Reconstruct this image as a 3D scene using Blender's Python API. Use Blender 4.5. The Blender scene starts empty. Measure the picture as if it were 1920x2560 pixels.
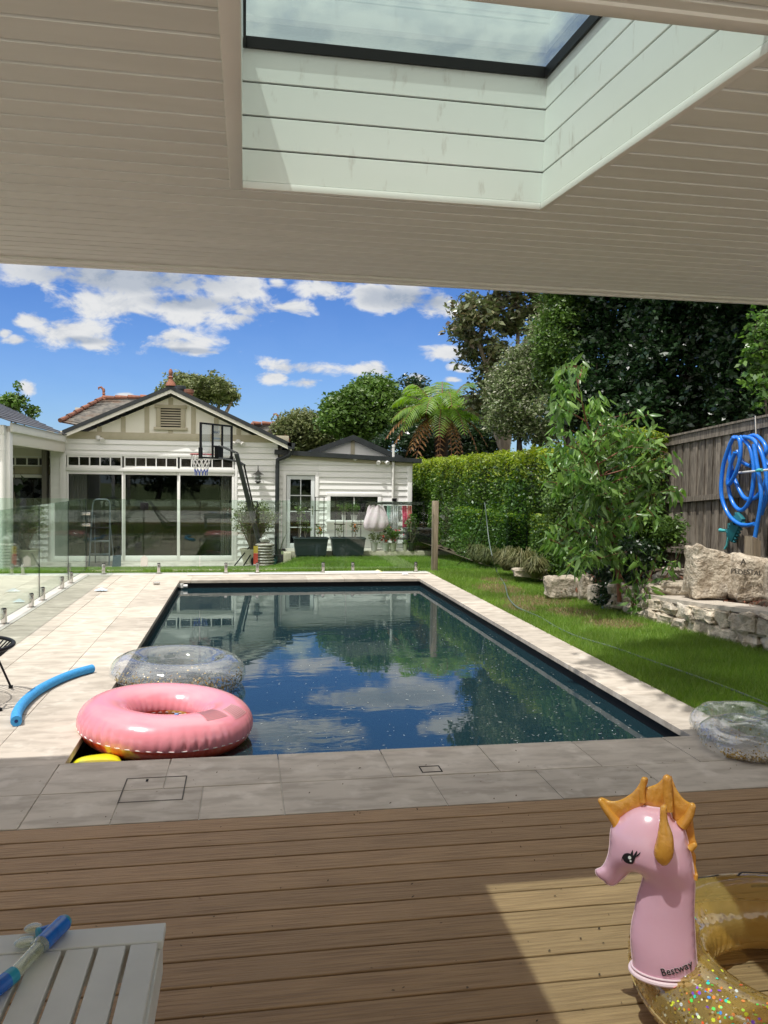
import bpy, bmesh, math, random
import numpy as np
from mathutils import Vector, Matrix, Quaternion
from mathutils.geometry import delaunay_2d_cdt
R = math.radians
random.seed(7); RNG = np.random.default_rng(7)
S = bpy.context.scene
COL = S.collection

# ------------------------------------------------------------------ camera
SX = 1920/1659.0
CF, YAW, PITCH, ROLL, CH = 2031.0, R(9.774), R(-2.299), R(0.755), 1.6
fw = Vector((math.sin(YAW)*math.cos(PITCH), math.cos(YAW)*math.cos(PITCH), math.sin(PITCH)))
r0 = Vector((math.cos(YAW), -math.sin(YAW), 0)); u0 = r0.cross(fw)
rt = r0*math.cos(ROLL)+u0*math.sin(ROLL); up = u0*math.cos(ROLL)-r0*math.sin(ROLL)
cam = bpy.data.cameras.new('camera'); co = bpy.data.objects.new('camera', cam); COL.objects.link(co)
m = Matrix((rt, up, -fw)).transposed().to_4x4(); m.translation = Vector((0, 0, CH)); co.matrix_world = m
cam.sensor_fit = 'VERTICAL'; cam.sensor_height = 36; cam.lens = CF/2560*36
cam.clip_start = 0.05; cam.clip_end = 3000
S.camera = co
S.render.resolution_x = 768; S.render.resolution_y = 1024

def ray(px, py):
    x, y = px*SX, py*SX
    return fw+rt*((x-960)/CF)-up*((y-1280)/CF)
def pix(px, py, X=None, Y=None, Z=None):        # a point of the place read off the photograph, on a known wall / floor plane
    d = ray(px, py); o = Vector((0, 0, CH))
    if X is not None: t = X/d.x
    elif Y is not None: t = Y/d.y
    else: t = (Z-CH)/d.z
    return o+d*t

# ------------------------------------------------------------------ world, sun, exposure
SUNV = Vector((0.337, 0.26, -1)).normalized()      # direction the light travels
EL = math.asin(-SUNV.z); AZ = math.atan2(-SUNV.x, -SUNV.y)
W = bpy.data.worlds.new('World'); S.world = W; W.use_nodes = True
sun = bpy.data.lights.new('sun', 'SUN'); sun.energy = 3.05; sun.angle = R(0.55); sun.color = (1.0, 0.965, 0.91)
so = bpy.data.objects.new('sun', sun); COL.objects.link(so); so.location = (-3, -3, 12)
so.rotation_euler = SUNV.to_track_quat('-Z', 'Y').to_euler()
S.view_settings.view_transform = 'Standard'; S.view_settings.look = 'None'
S.view_settings.exposure = 0.45; S.view_settings.gamma = 1; S.view_settings.use_curve_mapping = False
S.render.engine = 'CYCLES'
S.cycles.max_bounces = 10; S.cycles.diffuse_bounces = 5; S.cycles.glossy_bounces = 5; S.cycles.transparent_max_bounces = 24
S.cycles.transmission_bounces = 6; S.cycles.sample_clamp_indirect = 6; S.cycles.caustics_reflective = False; S.cycles.caustics_refractive = False

class NT:
    def __init__(s, tree): s.t = tree; s.t.nodes.clear()
    def __call__(s, typ, ins=None, **props):
        n = s.t.nodes.new(typ)
        for k, v in props.items():
            setattr(n, k, v)
        for k, v in (ins or {}).items():
            sk = n.inputs[k]
            if isinstance(v, bpy.types.NodeSocket): s.t.links.new(v, sk)
            elif isinstance(v, bpy.types.Node): s.t.links.new(v.outputs[0], sk)
            else:
                if sk.type == 'RGBA' and len(v) == 3: v = (*v, 1)
                sk.default_value = v
        return n
    def m(s, op, a, b=0.0, c=None, clamp=False):
        n = s('ShaderNodeMath', {0: a, 1: b} if c is None else {0: a, 1: b, 2: c}, operation=op, use_clamp=clamp); return n.outputs[0]
    def ss(s, v, lo, hi, a=0.0, b=1.0):
        n = s('ShaderNodeMapRange', {0: v, 1: lo, 2: hi, 3: a, 4: b}, interpolation_type='SMOOTHSTEP'); return n.outputs[0]
    def mix(s, f, a, b):
        n = s.t.nodes.new('ShaderNodeMix'); n.data_type = 'RGBA'
        for i, v in ((0, f), (6, a), (7, b)):
            if isinstance(v, bpy.types.NodeSocket): s.t.links.new(v, n.inputs[i])
            else: n.inputs[i].default_value = v if i == 0 else ((*v, 1) if len(v) == 3 else v)
        return n.outputs[2]
    def noise(s, vec, scale, det=4, rough=.55, dist=0.0):
        n = s('ShaderNodeTexNoise', {'Vector': vec, 'Scale': scale, 'Detail': det, 'Roughness': rough, 'Distortion': dist}); return n.outputs[0]
    def map(s, vec, sc=(1, 1, 1), loc=(0, 0, 0), rot=(0, 0, 0)):
        return s('ShaderNodeMapping', {'Vector': vec, 'Location': loc, 'Rotation': rot, 'Scale': sc}).outputs[0]

# sky: Nishita light, deepened a little, with cumulus laid out by view direction
w = NT(W.node_tree)
sky = w('ShaderNodeTexSky', sky_type='NISHITA', sun_disc=False, sun_elevation=EL, sun_rotation=AZ % (2*math.pi), altitude=50, air_density=1.0, dust_density=0.4, ozone_density=2.0)
tc = w('ShaderNodeTexCoord').outputs['Generated']
sp = w('ShaderNodeSeparateXYZ', {0: tc})
dx, dy, dz = sp.outputs
yy = w.m('MAXIMUM', dy, 0.02)
cu = w.m('DIVIDE', dx, yy); cv = w.m('DIVIDE', dz, yy)
n1 = w.noise(w.map(tc, (22, 22, 40)), 1.0, 9, .6, .3)
n2 = w.noise(w.map(tc, (9, 9, 16)), 1.0, 3, .5)
wx = w.m('MULTIPLY_ADD', w.m('SUBTRACT', n2, .5), .05, cu)
def blobs(lst):
    acc = None
    for cx, cy, rx, ry in lst:
        d = ray(cx, cy); u, v = d.x/d.y, d.z/d.y
        a = w.m('DIVIDE', w.m('SUBTRACT', wx, u), rx/1700.0); b = w.m('DIVIDE', w.m('SUBTRACT', cv, v), ry/1700.0)
        q = w.m('SUBTRACT', 1.0, w.m('SQRT', w.m('ADD', w.m('MULTIPLY', a, a), w.m('MULTIPLY', b, b))))
        acc = q if acc is None else w.m('MAXIMUM', acc, q)
    return acc
CL = [(90, 592, 100, 44), (280, 605, 270, 58), (250, 655, 160, 46), (400, 668, 120, 44), (490, 625, 90, 50), (545, 672, 70, 36),
      (625, 663, 70, 20), (530, 688, 60, 24), (150, 718, 115, 36), (60, 692, 50, 22), (205, 742, 56, 22), (30, 735, 45, 15),
      (390, 745, 100, 29), (375, 728, 50, 22), (700, 622, 85, 32), (850, 640, 145, 44), (935, 655, 80, 36), (595, 612, 22, 12),
      (640, 795, 90, 21), (602, 815, 50, 15), (672, 826, 48, 15), (795, 798, 60, 18), (985, 764, 75, 20), (1000, 795, 36, 13),
      (905, 815, 28, 12), (975, 820, 28, 9), (46, 838, 24, 16), (286, 855, 18, 8), (0, 720, 20, 14),
      (860, 560, 190, 40), (650, 465, 190, 52), (300, 480, 220, 40), (1050, 500, 130, 30)]
D = w.m('ADD', w.m('SUBTRACT', blobs(CL), .10), w.m('MULTIPLY', w.m('SUBTRACT', n1, .50), 3.0))
# clouds elsewhere in the sky (overhead and behind), thickened as added fill light
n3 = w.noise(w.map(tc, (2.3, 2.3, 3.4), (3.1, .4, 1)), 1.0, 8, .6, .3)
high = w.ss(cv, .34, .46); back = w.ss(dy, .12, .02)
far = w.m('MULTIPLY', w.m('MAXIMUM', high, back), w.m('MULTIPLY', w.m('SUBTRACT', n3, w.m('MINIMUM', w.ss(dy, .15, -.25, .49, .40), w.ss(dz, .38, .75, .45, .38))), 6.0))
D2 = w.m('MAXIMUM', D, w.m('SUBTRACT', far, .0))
mask = w.m('MULTIPLY', w.ss(D2, -.08, .62), w.ss(dz, .0, .03))
G = w.m('ADD', blobs([(270, 600, 250, 40), (400, 652, 120, 20), (880, 645, 130, 30), (860, 555, 150, 24), (640, 460, 150, 26), (180, 735, 50, 10), (400, 757, 80, 8)]), w.m('MULTIPLY', w.m('SUBTRACT', n1, .5), 1.5))
grey = w.m('MULTIPLY', w.ss(G, -.05, .75), .7)
grey = w.m('ADD', grey, w.m('MULTIPLY', w.ss(n1, .60, .38), .42))
ccol = w.mix(grey, (3.9, 3.95, 4.0), (1.75, 2.05, 2.55))
skyc = w('ShaderNodeMix', {0: 1.0}, data_type='RGBA', blend_type='MULTIPLY')
w.t.links.new(sky.outputs[0], skyc.inputs[6])
tint = w.mix(w.ss(cv, .02, .36), (.34, .47, .70), (.135, .31, .62)); w.t.links.new(tint, skyc.inputs[7])
ccol = w.mix(back, ccol, (7.2, 6.8, 6.1)); ccol = w.mix(w.ss(dz, .58, .8), ccol, (9.4, 9.0, 8.3))  # clouds behind and overhead brightened past the front ones to fill the shade
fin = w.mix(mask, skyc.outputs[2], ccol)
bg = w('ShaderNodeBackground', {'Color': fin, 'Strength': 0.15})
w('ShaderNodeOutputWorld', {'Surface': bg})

# ------------------------------------------------------------------ materials
MT = {}
def newmat(name):
    m = bpy.data.materials.new(name); m.use_nodes = True; MT[name] = m
    return m, NT(m.node_tree)
def mat(name, c, rough=.6, c2=None, scale=6, st=(1, 1, 1), bump=0, bscale=None, metal=0, spec=.5, coat=0, isl=None, det=4, sub=0, c3=None, s3=1.5, trans=0, lo=.35, hi=.65, bd=.02):
    """principled material; c/c2 mixed by noise, c3 by large blotches, isl = brightness jitter per mesh island"""
    if name in MT: return MT[name]
    m, n = newmat(name)
    tc = n('ShaderNodeTexCoord').outputs['Object']
    col = c
    vec = n.map(tc, st)
    if c2 is not None: col = n.mix(n.ss(n.noise(vec, scale, det), lo, hi), c, c2)
    if c3 is not None: col = n.mix(n.ss(n.noise(tc, s3, 3), .5, .72), col, c3)
    if isl:
        rnd = n('ShaderNodeNewGeometry').outputs['Random Per Island']
        h = n('ShaderNodeHueSaturation', {'Color': col, 'Value': n('ShaderNodeMapRange', {0: rnd, 3: 1-isl, 4: 1+isl}).outputs[0]}); col = h.outputs[0]
    ins = {'Base Color': col, 'Roughness': rough, 'Metallic': metal, 'Specular IOR Level': spec, 'Coat Weight': coat, 'Coat Roughness': .08}
    if sub: ins.update({'Subsurface Weight': sub, 'Subsurface Radius': (.05, .02, .015), 'Subsurface Scale': .5})
    if bump:
        b = n('ShaderNodeBump', {'Height': n.noise(vec, bscale or scale*3, 5), 'Strength': bump, 'Distance': bd}); ins['Normal'] = b.outputs[0]
    p = n('ShaderNodeBsdfPrincipled', ins)
    n('ShaderNodeOutputMaterial', {'Surface': p})
    return m
def leafmat(name, cols, rough=.45, tr=.3, spec=.5):
    m, n = newmat(name)
    rnd = n('ShaderNodeNewGeometry').outputs['Random Per Island']
    cr = n('ShaderNodeValToRGB', {0: rnd}); e = cr.color_ramp.elements
    while len(e) < len(cols): e.new(.5)
    for i, c in enumerate(cols): e[i].position = i/(len(cols)-1); e[i].color = (*c, 1)
    tc = n('ShaderNodeTexCoord').outputs['Object']
    h = n('ShaderNodeHueSaturation', {'Color': cr.outputs[0], 'Value': n('ShaderNodeMapRange', {0: n.noise(tc, .9, 2), 1: .3, 2: .7, 3: .7, 4: 1.3}).outputs[0]}).outputs[0]
    p = n('ShaderNodeBsdfPrincipled', {'Base Color': h, 'Roughness': rough, 'Specular IOR Level': spec})
    lt = n('ShaderNodeHueSaturation', {'Color': h, 'Value': 1.5, 'Saturation': 1.1}).outputs[0]
    t = n('ShaderNodeBsdfTranslucent', {'Color': lt})
    n('ShaderNodeOutputMaterial', {'Surface': n('ShaderNodeMixShader', {0: tr, 1: p, 2: t})})
    return m
def glassmat(name, tint, ior=1.5, rough=0.0, dirt=None, add=0):
    m, n = newmat(name)
    bf = n('ShaderNodeNewGeometry').outputs['Backfacing']
    f = n('ShaderNodeFresnel', {'IOR': n('ShaderNodeMapRange', {0: bf, 3: ior, 4: 1/ior}).outputs[0]}).outputs[0]
    if add: f = n.m('ADD', f, add, clamp=True)
    base = n('ShaderNodeBsdfTransparent', {'Color': tint}).outputs[0]
    g = n('ShaderNodeBsdfGlossy', {'Color': (1, 1, 1), 'Roughness': rough}).outputs[0]
    s = n('ShaderNodeMixShader', {0: f, 1: base, 2: g}).outputs[0]
    if dirt:
        d = n('ShaderNodeBsdfDiffuse', {'Color': dirt[0]}).outputs[0]
        s = n('ShaderNodeMixShader', {0: dirt[1], 1: s, 2: d}).outputs[0]
    n('ShaderNodeOutputMaterial', {'Surface': s})
    return m

# ------------------------------------------------------------------ mesh builder
XF = [1.0, 0.0]      # scale and level of the group being built (house group enlarged about the camera)
def xf(p): return Vector(p)*XF[0]+Vector((0, 0, XF[1]))
BASE = {}                                            # world offset of each object (all parents unrotated while building)
def tagp(o, label=None, cat=None, group=None, kind=None):
    if label: o['label'] = label
    if cat: o['category'] = cat
    if group: o['group'] = group
    if kind: o['kind'] = kind
    return o
def thing(name, loc, label, cat, group=None):
    o = bpy.data.objects.new(name, None); COL.objects.link(o); o.location = xf(loc); o.empty_display_size = .1
    BASE[o] = xf(loc); return tagp(o, label, cat, group)
class MB:
    def __init__(s): s.v = []; s.f = []; s.mi = []; s.cur = 0; s.M = None
    def pt(s, p):
        p = Vector(p)
        if s.M is not None: p = s.M @ p
        s.v.append(tuple(p)); return len(s.v)-1
    def face(s, idx): s.f.append(tuple(idx)); s.mi.append(s.cur)
    def poly(s, pts): s.face([s.pt(p) for p in pts]); return s
    def box(s, x0, x1, y0, y1, z0, z1, bev=0):
        if bev: return s.bbox(x0, x1, y0, y1, z0, z1, bev)
        i = [s.pt(p) for p in ((x0, y0, z0), (x1, y0, z0), (x1, y1, z0), (x0, y1, z0), (x0, y0, z1), (x1, y0, z1), (x1, y1, z1), (x0, y1, z1))]
        for q in ((0, 3, 2, 1), (4, 5, 6, 7), (0, 1, 5, 4), (1, 2, 6, 5), (2, 3, 7, 6), (3, 0, 4, 7)): s.face([i[k] for k in q])
        return s
    def bbox(s, x0, x1, y0, y1, z0, z1, b):
        bm = bmesh.new(); r = bmesh.ops.create_cube(bm, size=1)
        for v in bm.verts:
            v.co = Vector((x0+(v.co.x+.5)*(x1-x0), y0+(v.co.y+.5)*(y1-y0), z0+(v.co.z+.5)*(z1-z0)))
        bmesh.ops.bevel(bm, geom=list(bm.edges), offset=b, segments=2, affect='EDGES', profile=.5)
        off = len(s.v); bm.verts.index_update()
        for v in bm.verts: s.pt(v.co)
        for f in bm.faces: s.face([off+v.index for v in f.verts])
        bm.free(); return s
    def tube(s, pts, rad, seg=8, cap=True, closed=False, flat=1.0):
        pts = [Vector(p) for p in pts]; n = len(pts)
        rs = rad if hasattr(rad, '__len__') else [rad]*n
        rings = []; prev = None
        for i, p in enumerate(pts):
            a = pts[(i-1) % n] if (closed or i > 0) else p; b = pts[(i+1) % n] if (closed or i < n-1) else p
            t = (b-a).normalized()
            if prev is None:
                ref = Vector((0, 0, 1)) if abs(t.z) < .95 else Vector((1, 0, 0)); x = t.cross(ref).normalized()
            else:
                x = (prev-t*prev.dot(t))
                x = x.normalized() if x.length > 1e-6 else t.orthogonal().normalized()
            prev = x; y = t.cross(x)
            rings.append([s.pt(p+(x*math.cos(2*math.pi*k/seg)+y*math.sin(2*math.pi*k/seg)*flat)*rs[i]) for k in range(seg)])
        for i in range(n if closed else n-1):
            A, B = rings[i], rings[(i+1) % n]
            for k in range(seg): s.face([A[k], A[(k+1) % seg], B[(k+1) % seg], B[k]])
        if cap and not closed: s.face(rings[0][::-1]); s.face(rings[-1])
        return s
    def lathe(s, prof, c=(0, 0, 0), seg=20, cap=False):
        c = Vector(c); rings = []
        for r_, z_ in prof: rings.append([s.pt(c+Vector((r_*math.cos(2*math.pi*k/seg), r_*math.sin(2*math.pi*k/seg), z_))) for k in range(seg)])
        for A, B in zip(rings, rings[1:]):
            for k in range(seg): s.face([A[k], A[(k+1) % seg], B[(k+1) % seg], B[k]])
        if cap: s.face(rings[0][::-1]); s.face(rings[-1])
        return s
    def prism(s, poly, axis, a0, a1):
        """extrude polygon (2D) along axis 'x','y','z' from a0 to a1"""
        def P(q, a): return {'x': (a, q[0], q[1]), 'y': (q[0], a, q[1]), 'z': (q[0], q[1], a)}[axis]
        A = [s.pt(P(q, a0)) for q in poly]; B = [s.pt(P(q, a1)) for q in poly]; n = len(poly)
        s.face(A[::-1]); s.face(B)
        for k in range(n): s.face([A[k], A[(k+1) % n], B[(k+1) % n], B[k]])
        return s
    def sphere(s, c, r, seg=12, rings=8):
        r = r if hasattr(r, '__len__') else (r, r, r); c = Vector(c)
        R_ = [[s.pt(c+Vector((r[0]*math.sin(math.pi*i/rings)*math.cos(2*math.pi*k/seg), r[1]*math.sin(math.pi*i/rings)*math.sin(2*math.pi*k/seg), r[2]*math.cos(math.pi*i/rings)))) for k in range(seg)] for i in range(1, rings)]
        t = s.pt(c+Vector((0, 0, r[2]))); b = s.pt(c-Vector((0, 0, r[2])))
        for A, B in zip(R_, R_[1:]):
            for k in range(seg): s.face([A[k], B[k], B[(k+1) % seg], A[(k+1) % seg]])
        for k in range(seg): s.face([t, R_[0][k], R_[0][(k+1) % seg]]); s.face([b, R_[-1][(k+1) % seg], R_[-1][k]])
        return s
    def build(s, name, mats, parent=None, origin=None, smooth=False, label=None, cat=None, group=None, kind=None, local=False, fix=True):
        me = bpy.data.meshes.new(name)
        off = Vector((0, 0, 0)) if local else (BASE[parent] if parent is not None else Vector(origin or (0, 0, 0)))
        me.from_pydata([tuple((Vector(v) if local else xf(v))-off) for v in s.v], [], s.f)
        ml = mats if isinstance(mats, (list, tuple)) else [mats]
        for x in ml: me.materials.append(MT[x] if isinstance(x, str) else x)
        if len(ml) > 1: me.polygons.foreach_set('material_index', s.mi)
        if fix:
            bm = bmesh.new(); bm.from_mesh(me); bmesh.ops.recalc_face_normals(bm, faces=bm.faces); bm.to_mesh(me); bm.free()
        if smooth:
            me.polygons.foreach_set('use_smooth', [True]*len(me.polygons))
            if smooth != 'full':
                try: me.set_sharp_from_angle(angle=R(40 if smooth is True else smooth))
                except Exception: pass
        o = bpy.data.objects.new(name, me); COL.objects.link(o)
        if parent is not None: o.parent = parent; BASE[o] = BASE[parent]
        else: o.location = off if origin else (0, 0, 0); BASE[o] = Vector(origin or (0, 0, 0))
        return tagp(o, label, cat, group, kind)
def copy_tree(o, parent=None, loc=None, label=None):
    c = o.copy(); COL.objects.link(c); c.parent = parent
    if loc is not None: c.location = loc
    if label: c['label'] = label
    for ch in [x for x in bpy.data.objects if x.parent == o]: copy_tree(ch, c)
    return c
def npmesh(name, V, F, mats, parent=None, origin=(0, 0, 0), mi=None, smooth=False, **tg):
    """fast mesh from numpy arrays, F is (n,k) with constant k"""
    me = bpy.data.meshes.new(name); off = np.array(BASE[parent] if parent is not None else origin)
    V = np.asarray(V, float)*XF[0]+np.array([0, 0, XF[1]])-off; k = F.shape[1]; n = len(F)
    me.vertices.add(len(V)); me.vertices.foreach_set('co', V.ravel().astype(np.float32))
    me.loops.add(n*k); me.loops.foreach_set('vertex_index', F.ravel().astype(np.int32))
    me.polygons.add(n); me.polygons.foreach_set('loop_start', np.arange(0, n*k, k, dtype=np.int32))
    for x in (mats if isinstance(mats, (list, tuple)) else [mats]): me.materials.append(MT[x] if isinstance(x, str) else x)
    if mi is not None: me.polygons.foreach_set('material_index', np.asarray(mi, np.int32))
    me.update(calc_edges=True)
    if smooth: me.polygons.foreach_set('use_smooth', [True]*n)
    o = bpy.data.objects.new(name, me); COL.objects.link(o)
    if parent is not None: o.parent = parent; BASE[o] = BASE[parent]
    else: o.location = tuple(off); BASE[o] = Vector(off)
    return tagp(o, **tg)
def leaves(C, size, asp=.45, droop=0.0, upb=.35, rng=RNG, fold=.25, out=None, jit=.35):
    """leaf quads (folded diamonds) at centres C: returns V,F.  droop: pull of the leaf axis downwards; out: preferred outward normals"""
    n = len(C)
    ax = rng.normal(size=(n, 3)); ax[:, 2] = ax[:, 2]*.6-droop; ax /= np.linalg.norm(ax, axis=1)[:, None]
    nn = rng.normal(size=(n, 3)); nn[:, 2] += upb*2
    if out is not None: nn += out*1.2
    nn -= ax*(nn*ax).sum(1)[:, None]; nn /= np.linalg.norm(nn, axis=1)[:, None]+1e-9
    sd = np.cross(ax, nn); L = size*(1+jit*rng.normal(size=(n, 1))).clip(.4, 1.8); Wd = L*asp
    b = C-ax*L*.5; t = C+ax*L*.5; l = C+sd*Wd*.5+nn*Wd*fold; r = C-sd*Wd*.5+nn*Wd*fold
    V = np.stack([b, r, t, l], 1).reshape(-1, 3); F = np.arange(4*n).reshape(n, 4)
    return V, F
def crownpts(ells, ncl, per, rc, rng=RNG, shell=.55):
    """clumped points through a set of ellipsoids (cx,cy,cz,rx,ry,rz); returns clump centres and leaf points"""
    vol = np.array([(e[3]*e[4]*e[5])**.8 for e in ells]); pr = vol/vol.sum(); cs = []; ps = []
    for k in rng.choice(len(ells), ncl, p=pr):
        e = ells[k]; d = rng.normal(size=3); d /= np.linalg.norm(d)
        rad = shell+(1-shell)*rng.random()**.6
        c = np.array(e[:3])+d*rad*np.array(e[3:]); cs.append(c)
        q = rng.normal(size=(per, 3)); q /= np.linalg.norm(q, axis=1)[:, None]; q *= (rng.random((per, 1))**.45)*rc*(.6+.8*rng.random())
        q[:, 2] *= .75; ps.append(c+q)
    return np.array(cs), np.concatenate(ps)
def limb(mb, a, b, ra, rb, bend=.12, seg=6, n=5):
    a, b = Vector(a), Vector(b); L = (b-a).length; off = Vector((random.uniform(-1, 1), random.uniform(-1, 1), random.uniform(-.2, .6)))*L*bend
    P = [a.lerp(b, i/n)+off*math.sin(math.pi*i/n) for i in range(n+1)]
    mb.tube(P, [ra+(rb-ra)*i/n for i in range(n+1)], seg)
    return P
def tree(name, base, ells, label, leafm, barkm='bark', cat='tree', ncl=260, per=110, rc=.45, leaf=.09, asp=.5, r0=.14, nb=14, droop=.1, shell=.5, group=None, fork=.35, tops=None, extra=None):
    rng = np.random.default_rng(abs(hash(label)) % 1000 if False else sum(map(ord, label)))
    t = thing(name, base, label, cat, group)
    cs, ps = crownpts(ells, ncl, per, rc, rng, shell)
    cen = np.array([e[:3] for e in ells]).mean(0)
    V, F = leaves(ps, leaf, asp, droop, rng=rng)
    npmesh('crown', V, F, leafm, parent=t)
    mb = MB(); b = Vector(base); c = Vector(cen); f = b.lerp(Vector((c.x, c.y, b.z+(c.z-b.z)*1.0)), fork)
    limb(mb, b, f, r0, r0*.75, .04, 10)
    idx = rng.choice(len(cs), min(nb, len(cs)), replace=False)
    mains = []
    for e in ells[:6]:
        q = Vector(e[:3]); P = limb(mb, f, q, r0*.6, r0*.22, .1, 7, 6); mains.append(P)
    for i in idx:
        q = Vector(cs[i]); P = min(mains, key=lambda P: min((x-q).length for x in P)); s_ = min(P[2:], key=lambda x: (x-q).length)
        limb(mb, s_, q, r0*.2, r0*.05, .14, 5, 4)
    mb.build('trunk', barkm, t, smooth=True)
    return t
# ------------------------------------------------------------------ materials list
mat('deck_wood', (.38, .245, .13), .6, (.27, .17, .09), 3.2, (1.2, 26, 26), bump=.4, bscale=5, isl=.09, c3=(.34, .22, .12), s3=3, spec=.3)
mat('travertine', (.51, .455, .385), .75, (.385, .34, .285), 2.6, (1.3, 4, 4), bump=.08, isl=.15, c3=(.57, .515, .445), s3=6, spec=.25, det=10, lo=.40, hi=.66)
mat('stone_white', (.66, .63, .58), .5, (.56, .53, .48), 3, bump=.03)
mat('pool_black', (.007, .008, .010), .55, spec=.15)
mat('pool_line', (.018, .02, .026), .3, (.05, .055, .06), 30, spec=.5)
mat('soil', (.055, .038, .025), .95, (.11, .078, .05), 9, bump=.6)
mat('lawn_base', (.08, .12, .03), .95, (.13, .145, .05), 14, bump=.5)
mat('concrete', (.52, .49, .44), .85, (.40, .375, .33), 5, bump=.1, c3=(.58, .55, .5))
mat('white_paint', (.86, .855, .84), .45, (.82, .815, .80), 2.5, isl=.02)
mat('white_board', (.87, .865, .85), .5, (.83, .825, .81), 1.8, (1, 1, 6), isl=.035)
mat('cream_panel', (.87, .84, .75), .6, (.84, .81, .72), 2)
mat('khaki_trim', (.50, .455, .335), .55, (.46, .415, .30), 4)
mat('ceiling_paint', (.82, .835, .82), .5, (.78, .795, .78), 3, (1, 5, 5), isl=.03, spec=.35)
mat('ceiling_groove', (.12, .11, .095), .7)
mat('shaft_paint', (.80, .83, .81), .42, (.60, .59, .56), 5, (5, 5, 1.6), isl=.02, lo=.60, hi=.75)
mat('black_metal', (.008, .008, .009), .5, spec=.25)
mat('charcoal', (.028, .034, .038), .45, (.02, .025, .028), 4)
mat('slate', (.055, .058, .066), .55, (.09, .093, .105), 6, (1, 1, 1), bump=.15, isl=.25)
mat('old_slate', (.07, .066, .06), .9, (.15, .14, .12), 5, bump=.3, isl=.35, c3=(.15, .10, .07))
mat('terracotta', (.29, .115, .07), .85, (.17, .08, .055), 6, isl=.15)
mat('bark', (.13, .10, .075), .9, (.06, .045, .035), 7, (1, 1, .3), bump=.8)
mat('bark_pale', (.34, .29, .23), .85, (.18, .14, .11), 6, (1, 1, .35), bump=.5)
mat('bark_red', (.22, .085, .045), .7, (.12, .05, .03), 8)
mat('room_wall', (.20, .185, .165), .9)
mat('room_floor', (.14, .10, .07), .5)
mat('room_white', (.62, .61, .58), .6)
mat('curtain', (.70, .68, .64), .9, (.60, .58, .54), 40, (30, 1, .2))
mat('steel', (.62, .60, .57), .22, metal=1)
mat('alu', (.55, .56, .58), .35, metal=1)
mat('dark_hole', (.004, .004, .004), .9)
mat('fence_wood', (.25, .215, .17), .85, (.11, .09, .07), 7, (6, 6, .7), bump=.5, isl=.28, c3=(.34, .30, .25), s3=1.3)
mat('post_wood', (.33, .27, .19), .8, (.22, .175, .12), 6, (5, 5, .6), bump=.3)
mat('sandstone', (.62, .54, .42), .9, (.32, .27, .20), 6, bump=1.0, bscale=14, bd=.05, isl=.22, c3=(.58, .53, .45), s3=3, det=8)
mat('boulder', (.64, .56, .44), .92, (.36, .29, .21), 9, bump=1.0, bscale=22, bd=.06, c3=(.62, .57, .49), s3=2.2, det=8)
mat('mulch', (.20, .075, .04), .9, (.11, .045, .03), 20, isl=.4)
glassmat('fence_glass', (.875, .945, .91), 1.5, 0.0)
mat('glass_edge', (.008, .022, .02), .5, spec=.15)
glassmat('window_glass', (.66, .68, .67), 1.55, 0.0)
glassmat('skylight_glass', (.84, .92, .885), 1.5, 0.0, add=.05)
leafmat('lawn_blade', [(.11, .20, .028), (.20, .33, .05), (.15, .26, .038), (.30, .39, .09)], .5, .45)
leafmat('lawn_straw', [(.28, .20, .10), (.36, .27, .14), (.20, .15, .07)], .8, .2)
leafmat('leaf_hedge', [(.024, .068, .010), (.062, .135, .018), (.12, .21, .028), (.04, .095, .014)], .38, .3)
leafmat('leaf_hedge_new', [(.22, .32, .03), (.31, .37, .04), (.15, .24, .028)], .4, .35)
leafmat('leaf_dark', [(.010, .026, .010), (.018, .045, .014), (.028, .065, .018), (.014, .035, .012)], .32, .18, .6)
leafmat('leaf_mid', [(.05, .11, .02), (.09, .17, .03), (.13, .21, .045), (.065, .13, .028)], .42, .25)
leafmat('leaf_magnolia', [(.06, .09, .028), (.12, .15, .06), (.20, .22, .11), (.14, .10, .05)], .35, .15, .6)
leafmat('leaf_pale', [(.09, .14, .04), (.15, .21, .07), (.22, .26, .13), (.42, .42, .32)], .5, .2)
leafmat('leaf_gum', [(.075, .17, .035), (.12, .25, .045), (.21, .36, .07), (.14, .22, .09)], .33, .3, .6)
leafmat('leaf_olive', [(.10, .14, .05), (.16, .19, .07), (.21, .23, .10)], .5, .2)
leafmat('fern_green', [(.10, .20, .02), (.16, .28, .03), (.20, .32, .05), (.09, .17, .03)], .45, .45)
leafmat('fern_brown', [(.19, .085, .03), (.30, .15, .05), (.12, .055, .022), (.36, .22, .09)], .8, .2)
leafmat('leaf_jade', [(.09, .14, .04), (.15, .20, .06), (.22, .25, .10)], .35, .1)
leafmat('leaf_tuft', [(.10, .12, .04), (.16, .17, .06), (.22, .2, .09)], .6, .25)

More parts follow.
